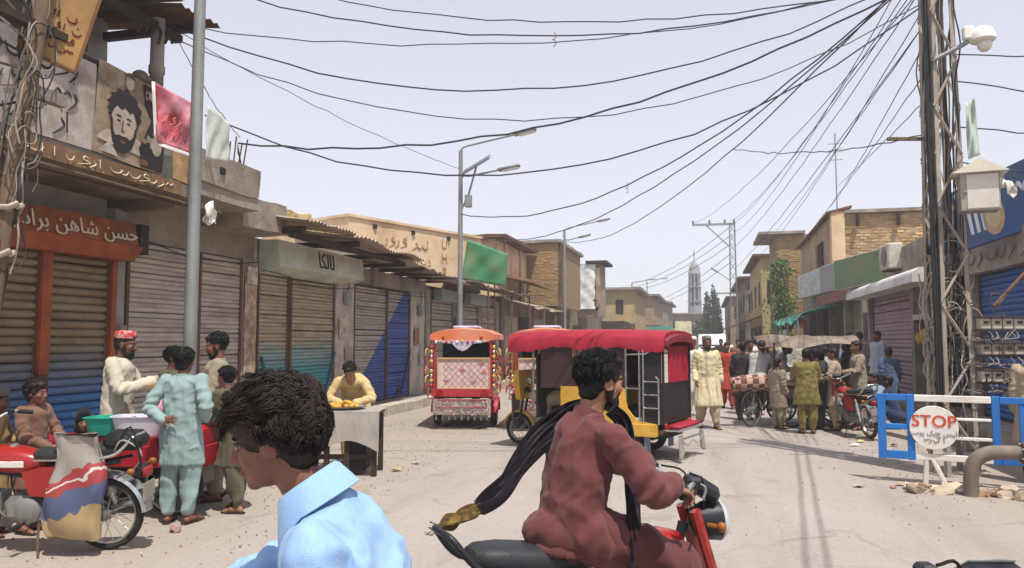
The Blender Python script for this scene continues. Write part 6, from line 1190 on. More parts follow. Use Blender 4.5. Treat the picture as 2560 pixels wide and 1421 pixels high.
# ---------------------------------------------------------------- food cart with canopy, right side
ct = thing('food_cart', 'canopied food cart crowded by customers on the right side', 'cart', (2.0, 16.2, 0), R(4))
b = MB(); b.box((-.8, -.45, .78), (.85, .45, .84)); b.build('counter', WOOD, ct); b = MB(); b.box((-.78, -.43, .35), (.83, .43, .78)); b.build('cabinet', mat('cart_dark_body', '4a3a36', .8, .3, 4, .2), ct)
for x in (-.75, .8):
    for s in (-.42, .42): b = MB(); b.tube([(x, s, .35), (x, s, 1.6+.1*(s > 0))], .022, 6); b.build('post', RUST, ct)
for s in (-1, 1): wheel(ct, -.5, s*.47, .3, .3, .025, 16, rimm=STEEL); wheel(ct, .5, s*.47, .3, .3, .025, 16, rimm=STEEL)
o = sheet('canopy', ((-1.0, -.6, 1.52), (.9, -.55, 1.58), (.95, .6, 1.76), (-1.0, .6, 1.72)), mat('faded_brown_canopy', '6d5d50', .85, .35, 2, .3, 12, dirt='a59a88', damt=.5), None, None, .11, 18, .012, 3, ct)
b = MB(); b.bbox((-.2, -.3, .98), (.4, .25, .28), .03); b.build('glass_case', LENS, ct); b = MB(); b.lathe([(.14, .84), (.17, .95), (.1, 1.05)], 16, M=Matrix.Translation((.35, -.1, 0))); b.build('pot', STEEL, ct, smooth=40); b = MB(); b.bbox((-.15, -.5, .6), (.34, .12, .3), .04); b.build('red_bag', CRD, ct, smooth=40)
# bicycle with bedroll load
def checked():
    m = mat('checked_cloth', '5d3f38', .9, .2, 7, .3, 30); n = m.node_tree.nodes; l = m.node_tree.links; bs_ = n['Principled BSDF']; ck_ = n.new('ShaderNodeTexChecker'); ck_.inputs['Scale'].default_value = 9; ck_.inputs[1].default_value = (*lin('6b463d'), 1); ck_.inputs[2].default_value = (*lin('b39484'), 1)
    tc_ = n.new('ShaderNodeTexCoord'); l.new(tc_.outputs['Object'], ck_.inputs[0]); l.new(ck_.outputs[0], bs_.inputs['Base Color']); return m
bc = thing('bicycle', 'bicycle with a checked bedroll across it behind the man in cream', 'bicycle', (1.15, 15.95, 0), R(52)); 
wheel(bc, -.52, 0, .34, .34, .016, 28, rimm=CHR); wheel(bc, .52, 0, .34, .34, .016, 28, rimm=CHR)
b = MB(); b.tube([(-.52, 0, .34), (-.12, 0, .3), (.36, 0, .78), (-.2, 0, .76), (-.12, 0, .3)], .016, 6); b.tube([(-.52, 0, .34), (-.2, 0, .76)], .012, 6); b.tube([(.52, 0, .34), (.36, 0, .8), (.33, 0, .95)], .014, 6); b.build('frame', BPLA, bc); b = MB(); b.tube(bez([(.15, -.28, .98), (.3, -.15, 1.0), (.35, 0, .96), (.3, .15, 1.0), (.15, .28, .98)], 4), .011, 6); b.build('handlebar', CHR, bc); b = MB(); b.bbox((-.22, 0, .86), (.24, .16, .07), .03); b.build('saddle', BLACK, bc, smooth=40)
lo = thing('bedroll', 'checked pink and brown bedroll tied across the bicycle', 'bedroll', (.95, 15.65, .82), R(10)); b = MB(); P_ = bez([(-.5, 0, -.06), (-.3, 0, .0), (0, 0, .02), (.3, 0, .0), (.5, 0, -.08)], 6); b.tube(P_, [.05]+[.15+.012*math.sin(i*1.3) for i in range(len(P_)-2)]+[.05], 18)
CHK = checked(); b.build('cloth', CHK, lo, smooth=60)
# ---------------------------------------------------------------- white van in the distance
vn = thing('van', 'white van stopped far down the crowded street', 'van', (.35, 44, 0), R(90))
rings = [[Vector((x, y, z)) for y, z in ((-.8, .35), (-.85, .9), (-.82, zt*.62), (-.7, zt), (.7, zt), (.82, zt*.62), (.85, .9), (.8, .35))] for x, zt in ((-2.0, 1.1), (-1.85, 1.3), (-1.3, 1.95), (1.6, 2.0), (1.9, 1.85), (2.0, 1.0))]
b = MB().loft(rings); b.build('body', mat('van_white', 'dcdcdc', .3, .05, 2, 0, coat=.4), vn, smooth=30)
b = MB(); b.add([(-1.83, -.68, 1.33), (-1.83, .68, 1.33), (-1.35, .62, 1.86), (-1.35, -.62, 1.86)], [(3, 2, 1, 0)]); b.build('windscreen', mat('dark_glass', '2c3438', .08, .05, 2, 0, spec=.6), vn)
for s in (-1, 1):
    b = MB(); b.bbox((-2.0, s*.6, .85), (.06, .25, .16), .03); b.build('headlamp', LENS, vn)
    for x in (-1.3, 1.2): wheel(vn, x, s*.72, .3, .3, .09, 6, rimm=ALU)
b = MB(); b.bbox((-2.02, 0, .5), (.1, 1.6, .2), .03); b.build('bumper', BPLA, vn)
# ================================================================ PEOPLE
SHOP = bpy.data.scenes.new('workshop')        # scratch scene for evaluating the remesh, removed at the end
def remesh(b, vox, smooth=3, lam=.5):
    """union overlapping closed shells into one continuous surface"""
    me = b.mesh('shell', DARK); o = bpy.data.objects.new('shell', me); SHOP.collection.objects.link(o)
    md = o.modifiers.new('r', 'REMESH'); md.mode = 'VOXEL'; md.voxel_size = vox; md.adaptivity = 0
    SHOP.view_layers[0].update(); dg = SHOP.view_layers[0].depsgraph; m2 = bpy.data.meshes.new_from_object(o.evaluated_get(dg)); bpy.data.objects.remove(o); bpy.data.meshes.remove(me); m2.materials.clear()
    n = len(m2.vertices); V = np.empty(n*3); m2.vertices.foreach_get('co', V); V = V.reshape(-1, 3); E = np.empty(len(m2.edges)*2, int); m2.edges.foreach_get('vertices', E); E = E.reshape(-1, 2); deg = np.bincount(E.ravel(), minlength=n)[:, None].clip(1)
    for k in range(smooth):
        for l_ in (lam, -lam*.96) if lam > 0 else (abs(lam),):
            S = np.zeros_like(V)
            for c in range(3): S[:, c] = np.bincount(E[:, 0], V[E[:, 1], c], n)+np.bincount(E[:, 1], V[E[:, 0], c], n)
            V = V+l_*(S/deg-V)
    m2.vertices.foreach_set('co', V.ravel()); m2.update(); return m2, V
def normals(me):
    N = np.empty(len(me.vertices)*3); me.vertex_normals.foreach_get('vector', N); return N.reshape(-1, 3)
def setv(me, V): me.vertices.foreach_set('co', np.asarray(V, float).ravel()); me.update()
def chain(b, pts, rs, n=12):
    """limb: tapered tubes with round joints"""
    P = [Vector(p) for p in pts]
    for i in range(len(P)-1):
        d = (P[i+1]-P[i]).length; k = max(2, int(d/.05)); b.tube([P[i].lerp(P[i+1], j/k) for j in range(k+1)], [rs[i]+(rs[i+1]-rs[i])*j/k for j in range(k+1)], n)
    for p, r in zip(P, rs): b.ell(p, (r, r, r), n, 8)
def frame(d, up):
    d = Vector(d).normalized(); up = Vector(up); y = up.cross(d)
    if y.length < 1e-4: y = Vector((0, 1, 0)).cross(d)
    y.normalize(); z = d.cross(y); return Matrix(((d.x, y.x, z.x), (d.y, y.y, z.y), (d.z, y.z, z.z)))
def hand(b, w, d, up, curl, side, s=1., spread=.12):
    """palm, four unequal bent fingers and a thumb off the side of the palm; d fingers' direction, up back of hand"""
    F = frame(d, up); T = Matrix.Translation(w) @ F.to_4x4() @ Matrix.Scale(s, 4)
    b.bbox((.045, 0, 0), (.095, .078, .028), .012, None, T); b.ell((.03, 0, -.004), (.04, .036, .016), 10, 8, None, T)
    for i, (y, L, r) in enumerate(((.031, .074, .0088), (.0105, .083, .0092), (-.0105, .077, .0088), (-.03, .06, .0078))):
        p = Vector((.085, y, 0)); a = 0; pts = [p]; yaw = (1.5-i)*spread*side*(1)
        for j, f in enumerate((.45, .32, .23)):
            a += curl*(.55, .75, .5)[j]; dd = Vector((math.cos(a)*math.cos((1.5-i)*spread), math.cos(a)*math.sin((1.5-i)*spread), -math.sin(a))); pts.append(pts[-1]+dd*L*f)
        pts = [T @ q for q in pts]; chain(b, pts, [r*s, r*s, r*.9*s, r*.75*s], 8)
    ty = side; pts = [T @ Vector(q) for q in ((.012, .028*ty, -.004), (.045, .056*ty, -.012-.01*curl), (.075-.01*curl, .062*ty-.012*curl*ty, -.02-.022*curl))]; chain(b, pts, [.0155*s, .0115*s, .0085*s], 8)
SKIN = {}
def skin(k):
    if k not in SKIN:
        c = dict(a='8a5f48', b='7a5140', c='956a50', d='6b4536')[k]; SKIN[k] = mat('skin_'+k, c, .52, .08, 7, .06, 90, sss=.06, spec=.4, fine=.04)
    return SKIN[k]
HAIRM = mat('black_hair', '15110f', .55, .3, 20, .3, 120, spec=.3, stretch=(1, 1, .25)); BROWNH = mat('dark_brown_hair', '251a14', .5, .35, 20, .3, 120, spec=.35)
EYEW = mat('eye_white', '8f8378', .3, .03, 5, 0); IRIS = mat('eye_iris', '22160f', .2, .03, 5, 0); LIPM = mat('lips', '7d4a42', .5, .05, 8, 0)
BASE = dict(pelvis=(0, 0, .93), chest=(.01, 0, 1.24), neck=(0, 0, 1.42), head=(.03, 0, 1.575), shL=(0, .18, 1.375), shR=(0, -.18, 1.375), elL=(-.03, .235, 1.1), elR=(-.03, -.235, 1.1), wrL=(.06, .24, .87), wrR=(.06, -.24, .87),
            hipL=(0, .09, .9), hipR=(0, -.09, .9), knL=(.03, .1, .49), knR=(.03, -.1, .49), anL=(0, .105, .085), anR=(0, -.105, .085))
def person(label, loc, deg, h=1.7, pose=None, top='kz_white', bottom=None, sk='a', vox=.009, cvox=.014, hem=.5, hair='short', hairm=None, beard=0, cap=None, yaw=0, pitch=0, roll=0, hands=None, wide=1., seated=False, collar=True, headk=1., slim=1., locks=0, group=None, wr=1., feet=True, shirt=False, seed=0, sandals=True, z0=0., nohead=False, footdir=0., lap=.55):
    fine = vox < .0095; vox *= 1.08 if vox < .0065 else 1.27; cvox *= 1. if cvox < .0105 else 1.1; locks = int(locks*.8)
    J = dict(BASE); J.update(pose or {}); J = {k: Vector(v) for k, v in J.items()}; S = h/1.7
    H = Matrix.Translation(J['head']) @ Euler((R(roll), R(pitch), R(yaw)), 'ZYX').to_matrix().to_4x4() @ Matrix.Scale(headk, 4)
    hv = lambda *c: H @ Vector(c)
    b = MB()
    # head
    for c, r in (((-.012, 0, .034), (.098, .077, .088)), ((.028, 0, -.028), (.062, .06, .085)), ((.034, 0, -.074), (.05, .05, .04)), ((.068, 0, -.098), (.021, .024, .018)), ((.076, 0, .022), (.02, .048, .015)), ((.055, .038, -.026), (.03, .024, .03)), ((.055, -.038, -.026), (.03, .024, .03)), ((.086, 0, -.062), (.013, .024, .008)), ((.084, 0, -.075), (.012, .02, .008)), ((.1, .012, -.037), (.011, .009, .008)), ((.1, -.012, -.037), (.011, .009, .008)), ((.0, 0, -.06), (.055, .048, .05))):
        b.ell(c, r, 16, 12, None, H)
    for sd_ in (1, -1):
        E_ = Matrix.Translation((-.014, sd_*.076, -.012)) @ Euler((0, R(-12), R(sd_*18))).to_matrix().to_4x4()
        b.tube([H @ E_ @ Vector((.021*math.cos(a)-.004*math.sin(a), 0, .032*math.sin(a))) for a in [2*math.pi*i/14 for i in range(14)]], .0062, 6, closed=True); b.ell((0, 0, 0), (.017, .0055, .027), 10, 8, None, H @ E_)
    chain(b, [hv(.085, 0, .014), hv(.102, 0, -.012), hv(.113, 0, -.033)], [.009, .0105, .0125], 8)
    chain(b, [hv(-.022, 0, -.05), J['neck']*.7+hv(-.02, 0, -.06)*.3, J['neck']+Vector((0, 0, -.05))], [.054, .053, .06])
    # thin core joining head, arms and legs; clothes give the volume
    chain(b, [J['neck'], J['chest'], J['pelvis']], [.05, .085*slim, .085*slim])
    for s in 'LR':
        chain(b, [J['neck']+Vector((0, 0, -.04)), J['sh'+s], J['el'+s], J['wr'+s]], [.034, .036, .034, .027]); sg_ = 1 if s == 'L' else -1
        fd = J['wr'+s]-J['el'+s]; hp = (hands or {}).get(s, {}); d = Vector(hp.get('d', fd)); up = Vector(hp.get('up', (0, sg_, .2))); hand(b, J['wr'+s], d, up, hp.get('curl', .45), hp.get('side', 1), .95, hp.get('spread', .1))
        chain(b, [J['pelvis'], J['hip'+s], J['kn'+s], J['an'+s]], [.09, .075, .055, .036])
        if feet:
            a = J['an'+s]; f = Vector((math.cos(footdir+sg_*.2), math.sin(footdir+sg_*.2), 0)); chain(b, [a-Vector((0, 0, .03)), a+f*.08-Vector((0, 0, .05)), a+f*.16-Vector((0, 0, .062))], [.04, .034, .024]); b.ell(a-f*.03-Vector((0, 0, .045)), (.035, .032, .035), 10, 8)
            for q in range(4): chain(b, [a+f*.15+Vector((-f.y, f.x, 0))*(.024-.016*q)-Vector((0, 0, .066)), a+f*(.195-.008*abs(q-1))+Vector((-f.y, f.x, 0))*(.026-.017*q)-Vector((0, 0, .072))], [.011, .009], 6)
    for i in range(len(b.v)): b.v[i] = tuple(c*S for c in b.v[i])
    me, V = remesh(b, vox, 3); me.materials.append(skin(sk)); shade(me, 180); P = link('person', me); P.location = (loc[0], loc[1], z0); P.rotation_euler = (0, 0, R(deg)); tag(P, label, 'person', group); me.name = 'person'
    def add(name, b_, m, vx=None, sm=3, disp=None, lam=.5):
        for i in range(len(b_.v)): b_.v[i] = tuple(c*S for c in b_.v[i])
        if vx:
            me_, V_ = remesh(b_, vx, sm, lam)
            if disp is not None: N_ = normals(me_); setv(me_, V_+N_*disp(V_, N_)[:, None])
            me_.materials.append(m); shade(me_, 180); me_.name = name; return link(name, me_, P)
        return b_.build(name, m, P, 50)
    # ---- face details
    if fine and not nohead:
        for s in (1, -1):
            b = MB(); b.ell((.0795, s*.031, -.002), (.0125, .0145, .0095), 12, 8, None, H); add('eye', b, EYEW); b = MB(); b.ell((.087, s*.031, -.002), (.006, .006, .006), 10, 8, None, H); add('iris', b, IRIS)
            b = MB(); b.tube([hv(.088, s*.012, .0165), hv(.0915, s*.03, .0225), hv(.08, s*.05, .016)], [.0035, .0045, .002], 6); add('eyebrow', b, HAIRM)
            b = MB(); b.tube([hv(.083, s*.016, .001), hv(.0925, s*.031, .0055), hv(.078, s*.046, .001)], [.003, .0055, .003], 6); b.tube([hv(.083, s*.016, -.006), hv(.0905, s*.031, -.0105), hv(.078, s*.046, -.006)], [.0025, .0035, .0025], 6); add('eyelid', b, skin(sk))
        b = MB(); b.tube([hv(.088, -.022, -.0685), hv(.0985, 0, -.0675), hv(.088, .022, -.0685)], [.003, .0065, .003], 8); add('lips', b, LIPM)
    # ---- hair
    hm = hairm or HAIRM
    def hdisp(a, f=38): return lambda V_, N_: a*(pnoise(V_*f)+.6*pnoise(V_*f*2.3+9))
    if hair:
        b = MB(); sz = dict(short=(.0, 0), mid=(.008, .0), curly=(.02, .0), veil=(.02, 0))[hair][0]
        b.ell((-.02, 0, .046), (.1+sz, .083+sz*.7, .088+sz), 18, 14, None, H); b.ell((-.052, 0, -.0), (.06+sz*.5, .078+sz*.5, .078), 16, 12, None, H); b.ell((.04, 0, .085), (.052+sz, .064+sz*.4, .035+sz*.8), 14, 10, None, H)
        if hair == 'mid': b.ell((-.06, 0, -.05), (.045, .066, .05), 14, 10, None, H); [b.ell((.0, s*.07, .012), (.035, .016, .035), 10, 8, None, H) for s in (1, -1)]
        if hair == 'curly': b.ell((.075, .01, .062), (.042, .06, .034), 14, 10, None, H); b.ell((-.06, 0, -.045), (.048, .068, .055), 14, 10, None, H); [b.ell((-.005, s*.07, .02), (.045, .022, .045), 10, 8, None, H) for s in (1, -1)]
        if hair == 'veil': b.ell((-.03, 0, -.06), (.09, .1, .12), 16, 12, None, H)
        add('hair' if hair != 'veil' else 'shawl', b, hm, max(.006, vox), 2, hdisp(.004 if hair == 'short' else .007 if hair != 'veil' else .004))
    if locks:                                    # fine strands gathered in clumps over the scalp shell
        q = np.random.RandomState(seed+5); curly = hair == 'curly'; sz = .02 if curly else .008; nc = 260 if curly else 150 if locks > 900 else 70
        def scalp(n):
            u = q.uniform(-.55, 1, n*3); a = q.uniform(-np.pi, np.pi, n*3); rr_ = np.sqrt(1-u*u); d = np.c_[rr_*np.cos(a), rr_*np.sin(a), u]
            ok = ~((d[:, 0] > .4) & (d[:, 2] < .42)) & ~((np.abs(d[:, 1]) > .5) & (d[:, 0] > -.1) & (d[:, 2] < .0)); return d[ok][:n]
        dirs = scalp(nc); nc = len(dirs); rad = np.array([.1+sz, .084+sz*.7, .088+sz]); ctr = np.array([-.02, 0, .042])
        fl = np.where((dirs[:, 2:3] > .15), np.c_[.75*np.ones(nc), q.normal(0, .5, nc), q.normal(-.1, .3, nc)] if curly else np.c_[q.normal(-.5, .3, nc), q.normal(0, .5, nc), q.normal(-.5, .2, nc)], np.c_[q.normal(-.15, .3, nc), q.normal(0, .3, nc), -np.ones(nc)])
        fl -= dirs*np.sum(fl*dirs, 1)[:, None]*.85; fl /= np.linalg.norm(fl, axis=1)[:, None]; sw = np.cross(dirs, fl); L = q.uniform(.035, .075, nc)*np.where(dirs[:, 2] > .1, 1.15, .7)*(1 if curly else .75); ph = q.uniform(0, 6, nc); A_ = q.uniform(.003, .011, nc)*(1 if curly else .5)
        sdir = scalp(locks); ns = len(sdir); own = np.argmax(sdir@dirs.T+q.normal(0, .01, (ns, nc)), axis=1); base = ctr+sdir*rad*(.97+.02*q.rand(ns, 1)); c0 = ctr+dirs*rad; rings = []; KT = (0, .2, .42, .64, .84, 1); wav = q.uniform(0, 6, ns)
        for t in KT:
            cp = fl*(L*t)[:, None]+dirs*(.016*np.sin(np.pi*min(1, t*.85))-.014*t*t)[None, None].repeat(nc, 0).reshape(nc, 1)+sw*(A_*np.sin(ph+t*5.5)-A_*np.sin(ph))[:, None]
            rings.append(base+cp[own]*q.uniform(.75, 1.25, (ns, 1))+(c0[own]-base)*(.32 if curly else .45)*t+sw[own]*(.0035*np.sin(wav+t*9))[:, None]+q.normal(0, .0016, (ns, 3))*t)
        P_ = np.stack(rings, 1); Hm = np.array(H)*1.0; P_ = P_@Hm[:3, :3].T+Hm[:3, 3]; rads = np.array([.0012, .0015, .0015, .0013, .0009, .0003])*(1 if curly else 1.2)*(2.2 if locks < 900 else 1); T_ = np.gradient(P_, axis=1); T_ /= np.linalg.norm(T_, axis=2)[:, :, None]+1e-9; U_ = np.cross(T_, np.array([.31, .77, .55])); U_ /= np.linalg.norm(U_, axis=2)[:, :, None]+1e-9; W_ = np.cross(T_, U_); vv = []
        for j in range(3): a = j*2.094; vv.append(P_+(U_*math.cos(a)+W_*math.sin(a))*rads[None, :, None])
        vv = np.stack(vv, 2).reshape(-1, 3)*S; k6 = len(KT); idx = np.arange(ns)[:, None, None]*(k6*3)+np.arange(k6-1)[None, :, None]*3; j = np.arange(3)[None, None, :]; F_ = np.stack([idx+j, idx+(j+1) % 3, idx+3+(j+1) % 3, idx+3+j], -1).reshape(-1, 4)
        me_ = bpy.data.meshes.new('hair_strands'); me_.from_pydata(vv.tolist(), [], F_.tolist()); me_.materials.append(hm); shade(me_, 180); hs_ = link('hair_strands', me_, P); hs_['kind'] = 'stuff'
    if beard:
        b = MB(); b.ell((.048, 0, -.092), (.053, .055, .04*beard), 14, 10, None, H); [b.ell((.012, s*.058, -.05), (.022, .012, .05), 10, 8, None, H) for s in (1, -1)]; b.ell((.07, 0, -.115), (.03, .038, .03*beard), 12, 8, None, H); add('beard', b, hm, max(.006, vox), 1, hdisp(.004)); b = MB(); b.tube([hv(.07, -.036, -.068), hv(.098, -.014, -.05), hv(.098, .014, -.05), hv(.07, .036, -.068)], [.004, .007, .007, .004], 6); add('moustache', b, hm)
    if cap:
        b = MB(); pr = [(.1, .0), (.103, .03), (.1, .062), (.088, .074), (.05, .08)]; b.lathe(pr, 24, None, H @ Matrix.Translation((-.012, 0, .06)) @ Matrix.Rotation(R(-6), 4, 'Y') @ Matrix.Diagonal((1.02, .86, 1, 1))); add('cap', b, cap)
    # ---- kameez / shirt: torso loft, skirt and sleeves unioned
    lat_s = (J['shL']-J['shR']).normalized(); lat_h = (J['hipL']-J['hipR']).normalized(); b = MB()
    spine = bez([J['neck']+Vector((0, 0, .0)), J['chest'], J['pelvis']], 8); rings = []; m_ = len(spine)
    prof = [(0, .066, .062), (.06, .1, .08), (.14, .168*wide, .1), (.26, .195*wide, .12), (.5, .19*wide, .122), (.75, .182*wide, .122), (1, .195*wide, .135)]
    def pv(t):
        for i in range(len(prof)-1):
            if t <= prof[i+1][0]: f = (t-prof[i][0])/(prof[i+1][0]-prof[i][0]); return [prof[i][k]+(prof[i+1][k]-prof[i][k])*f for k in (1, 2)]
        return prof[-1][1:]
    def ringat(c, lat, fwd, w, d, n=26): return [c+lat*(w*math.cos(a))+fwd*(d*math.sin(a)) for a in [2*math.pi*i/n for i in range(n)]]
    for t in (0, .04, .08, .14, .2, .27, .36, .46, .56, .66, .76, .86, .94, 1):
        i = min(m_-1, int(t*(m_-1)+.5)); tan = (spine[max(0, i-1)]-spine[min(m_-1, i+1)]).normalized(); lat = lat_s.lerp(lat_h, t).normalized(); fwd = tan.cross(lat).normalized()*-1; w, d = pv(t); f = t*(m_-1); i0 = int(min(m_-2, f)); c = spine[i0].lerp(spine[i0+1], f-i0); rings.append(ringat(c, lat, fwd, w*slim, d*slim))
    if not seated:
        mid = (J['knL']+J['knR'])/2; c0 = J['pelvis']; nlev = 7; fwd = Vector((0, 0, 1)).cross(lat_h)*-1
        for k in range(1, nlev+1):
            f = k/nlev; z = c0.z+(hem-c0.z)*f; g_ = min(1, max(0, (c0.z-z)/max(.1, c0.z-mid.z))); c = Vector((c0.x+(mid.x-c0.x)*g_, c0.y+(mid.y-c0.y)*g_, z)); w = (.195+.05*f)*wide*slim; d = (.135+.02*f+abs(J['knL'].x-J['knR'].x)*.4*g_)*slim; rings.append(ringat(c, lat_h, fwd, w, d))
    b.loft(rings[::-1])
    for s in 'LR': chain(b, [J['sh'+s]+(J['neck']-J['sh'+s])*.25+Vector((0, 0, -.03)), J['sh'+s], J['el'+s], J['wr'+s].lerp(J['el'+s], .06)], [.064, .063*slim, .054*slim, .043 if not shirt else .05])
    if seated:
        for s in 'LR': chain(b, [J['pelvis'], J['hip'+s], J['hip'+s].lerp(J['kn'+s], lap)], [.13, .125, .118] if lap > .3 else [.11, .112, .108])
        b.ell(J['pelvis']+Vector((-.06, 0, -.03)), (.17, .19, .1) if lap > .3 else (.12, .155, .09), 18, 12)
    sd0 = seed*3.7; J2 = {k: np.array(v)*S for k, v in J.items()}
    def kd(V_, N_):
        low = np.clip((J['pelvis'].z*S+.15-V_[:, 2])/.4, 0, 1); ang = np.c_[V_[:, 0]*10, V_[:, 1]*10, V_[:, 2]*1.7+pnoise(V_*3+sd0)*.5]
        crs = lambda x, pw: np.clip(1-np.abs(x)*2.6, 0, 1)**pw
        d = .015*crs(pnoise(ang*np.array([1.25, 1.25, 1])+sd0), 1.4)*(.45+.55*low)-.005*low
        d += .010*crs(pnoise(np.c_[V_[:, 0]*6+V_[:, 2]*4.5, V_[:, 1]*6-V_[:, 2]*3.5, V_[:, 2]*3+V_[:, 1]*3]+sd0+3), 2.0)*(1-low*.7)
        d += .007*crs(pnoise(np.c_[V_[:, 0]*8-V_[:, 2]*7, V_[:, 1]*9+V_[:, 2]*6, V_[:, 2]*5-V_[:, 1]*4]+sd0+11), 2.2)*(1-low*.6)
        d += .007*pnoise(V_*4.5+sd0+17)
        for s in 'LR':
            e = J2['el'+s]; dist = np.linalg.norm(V_-e, axis=1); wgt = np.clip(1-dist/.2, 0, 1); d += .014*wgt*np.sin((V_@((J2['wr'+s]-J2['sh'+s])/np.linalg.norm(J2['wr'+s]-J2['sh'+s]+1e-6)))*95+pnoise(V_*9)*4)*.6
        d += .0025*pnoise(V_*30+sd0)
        return d*wr
    TM = top; add('kameez' if not shirt else 'shirt', b, TM, cvox, 4, kd)
    if collar:
        b = MB(); c = J['neck']+Vector((0, 0, .005)); tilt = (J['neck']-J['chest']).normalized(); n = 24; rg = []
        F_ = tilt.to_track_quat('Z', 'Y').to_matrix()
        Fm = Matrix((( *lat_s.cross(tilt),), (*lat_s,), (*tilt,))).transposed()
        for (r_, z) in ((.071, -.03), (.066, .012), (.062, .014), (.066, -.03)): rg.append([c+Fm @ Vector((r_*1.0*math.cos(a), r_*1.05*math.sin(a), z-.012*math.cos(a))) for a in [2*math.pi*i/n for i in range(n)]])
        b.loft(rg+[rg[0]], cap=False); add('collar', b, TM)
    # ---- shalwar
    b = MB(); bm_ = bottom or TM; b.ell(J['pelvis']+Vector((0, 0, -.04)), (.125*slim, .17*slim, .13), 16, 10)
    for s in 'LR': k_, a_ = J['kn'+s], J['an'+s]; chain(b, [J['hip'+s], J['hip'+s].lerp(k_, .5), k_, k_.lerp(a_, .55), a_+Vector((0, 0, .035))+(k_-a_)*.02], [.115*slim, .115*slim, .1*slim, .088*slim, .062])
    def sd_(V_, N_): 
        rid = np.abs(pnoise(np.c_[V_[:, 0]*8, V_[:, 1]*8, V_[:, 2]*3.5]+sd0+21)); bun = np.clip((.3*S-V_[:, 2])/.25, 0, 1); return (-.006+.02*np.clip(1-rid*2.6, 0, 1)**1.4+.014*pnoise(np.c_[V_[:, 0]*4, V_[:, 1]*4, V_[:, 2]*13]+sd0)*(.5+bun))*wr
    add('shalwar', b, bm_, cvox, 3, sd_)
    if feet and sandals:
        for s in 'LR':
            a = J['an'+s]; f = footdir+(1 if s == 'L' else -1)*.2; b = MB(); pr = [(-.075, -.03), (-.08, .0), (-.075, .03), (0, .036), (.1, .045), (.2, .03), (.215, 0), (.2, -.03), (.1, -.042), (0, -.034)]; T = Matrix.Translation(a-Vector((0, 0, .085))) @ Matrix.Rotation(f, 4, 'Z'); b.prism(pr, .014, T); b.tube([T @ Vector(p) for p in ((.08, -.045, .012), (.1, -.03, .05), (.11, 0, .062), (.1, .03, .05), (.08, .047, .012))], .009, 6); add('sandal', b, mat('sandal_leather', '3b2a20', .7))
    return P
# ---------------------------------------------------------------- cloth colours
K = dict(blue=cloth('shirt_pale_blue', '8eafd6', .06), maroon=cloth('kameez_maroon', '653b3a', .1), maroon2=cloth('shalwar_maroon', '5a3434', .1), teal=cloth('kameez_teal', '8a9e9c', .08), cream=cloth('kameez_cream', 'bdb5a2', .08), olive=cloth('kameez_olive_grey', '8f8370', .1), dolive=cloth('kameez_dark_olive', '575140', .12), yellow=cloth('kameez_yellow', 'bfa877', .1), brown=cloth('kameez_brown', '775849', .1), tan=cloth('kameez_tan', 'a88a5c', .1), black=cloth('shawl_black', '17171c', .2), mustard=cloth('kameez_mustard', '7d7140', .1), white=cloth('kameez_white', 'd0cdc6', .06), grey=cloth('kameez_grey', 'a9a8a2', .08), lblue=cloth('kameez_light_blue', '8fa3b8', .08), dblue=cloth('kameez_blue', '51627f', .1), red=cloth('kameez_red', 'a03c30', .12), dark=cloth('kameez_dark', '35302f', .15), beige=cloth('kameez_beige', 'a8977e', .1), cream2=cloth('kameez_pale_straw', 'c9bc99', .08), pinkw=cloth('kameez_pinkish', 'b5a09c', .08))
# ---------------------------------------------------------------- foreground boy on his bike
bkB = motorbike('motorbike under the boy in the pale blue shirt', mat('bike_dull_red', '8c2a24', .4, .1, 2, 0, coat=.3), stand=False); place(bkB, -.93, 1.62, 192); bkB.scale = (.93, .93, .93); [setattr(c_, 'rotation_euler', (0, 0, R(15))) for c_ in bkB.children if c_.name.startswith('steering')]
boy = person('curly-haired boy in a pale blue shirt passing close to the camera', (-.72, 1.683), 192, 1.64, dict(pelvis=(-.02, 0, .86), chest=(.06, 0, 1.12), neck=(.17, 0, 1.325), head=(.268, 0, 1.475), shL=(.115, .17, 1.235), shR=(.135, -.17, 1.235), elL=(.07, .265, .99), elR=(.29, -.27, 1.13), wrL=(.31, .26, 1.015), wrR=(.47, -.32, 1.015), hipL=(0, .09, .84), hipR=(0, -.09, .84), knL=(.4, .19, .66), knR=(.4, -.19, .66), anL=(.26, .2, .3), anR=(.26, -.2, .3)),
    top=K['blue'], sk='b', vox=.006, cvox=.009, slim=.88, hair='curly', hairm=BROWNH, pitch=12, headk=.96, seated=True, locks=8500, shirt=True, collar=False, hands=dict(L=dict(d=(.5, .3, -.35), up=(.4, 0, .9), curl=1.3), R=dict(d=(.5, -.3, -.35), up=(.4, 0, .9), curl=1.3, side=-1)), seed=1, wr=1.7)
# folded shirt collar
b = MB(); n = 30; c = Vector((.168, 0, 1.305)); tl = Vector((.42, 0, .9)).normalized(); Fm = Matrix(((tl.z, 0, tl.x), (0, 1, 0), (-tl.x, 0, tl.z))); rg = []
for (r_, z, out) in ((.074, -.04, 0), (.068, .022, 0), (.0715, .028, 0), (.08, .02, 0), (.105, -.036, 1), (.102, -.038, 1), (.077, .014, 0), (.0675, .02, 0)):
    row = []
    for i in range(n+1):
        f = abs(i/n-.5)*2; a = R(20)+(2*math.pi-R(40))*i/n; e = out*max(0, f-.62)/.38; row.append(c+Fm @ Vector((r_*math.cos(a)*(1+.22*e), r_*1.04*math.sin(a)*(1+.12*e), z-.06*e-.012*math.cos(a))))
    rg.append(row)
b.loft(rg+[rg[0]], cap=False, closed=False); b.build('collar', K['blue'], boy, 60)
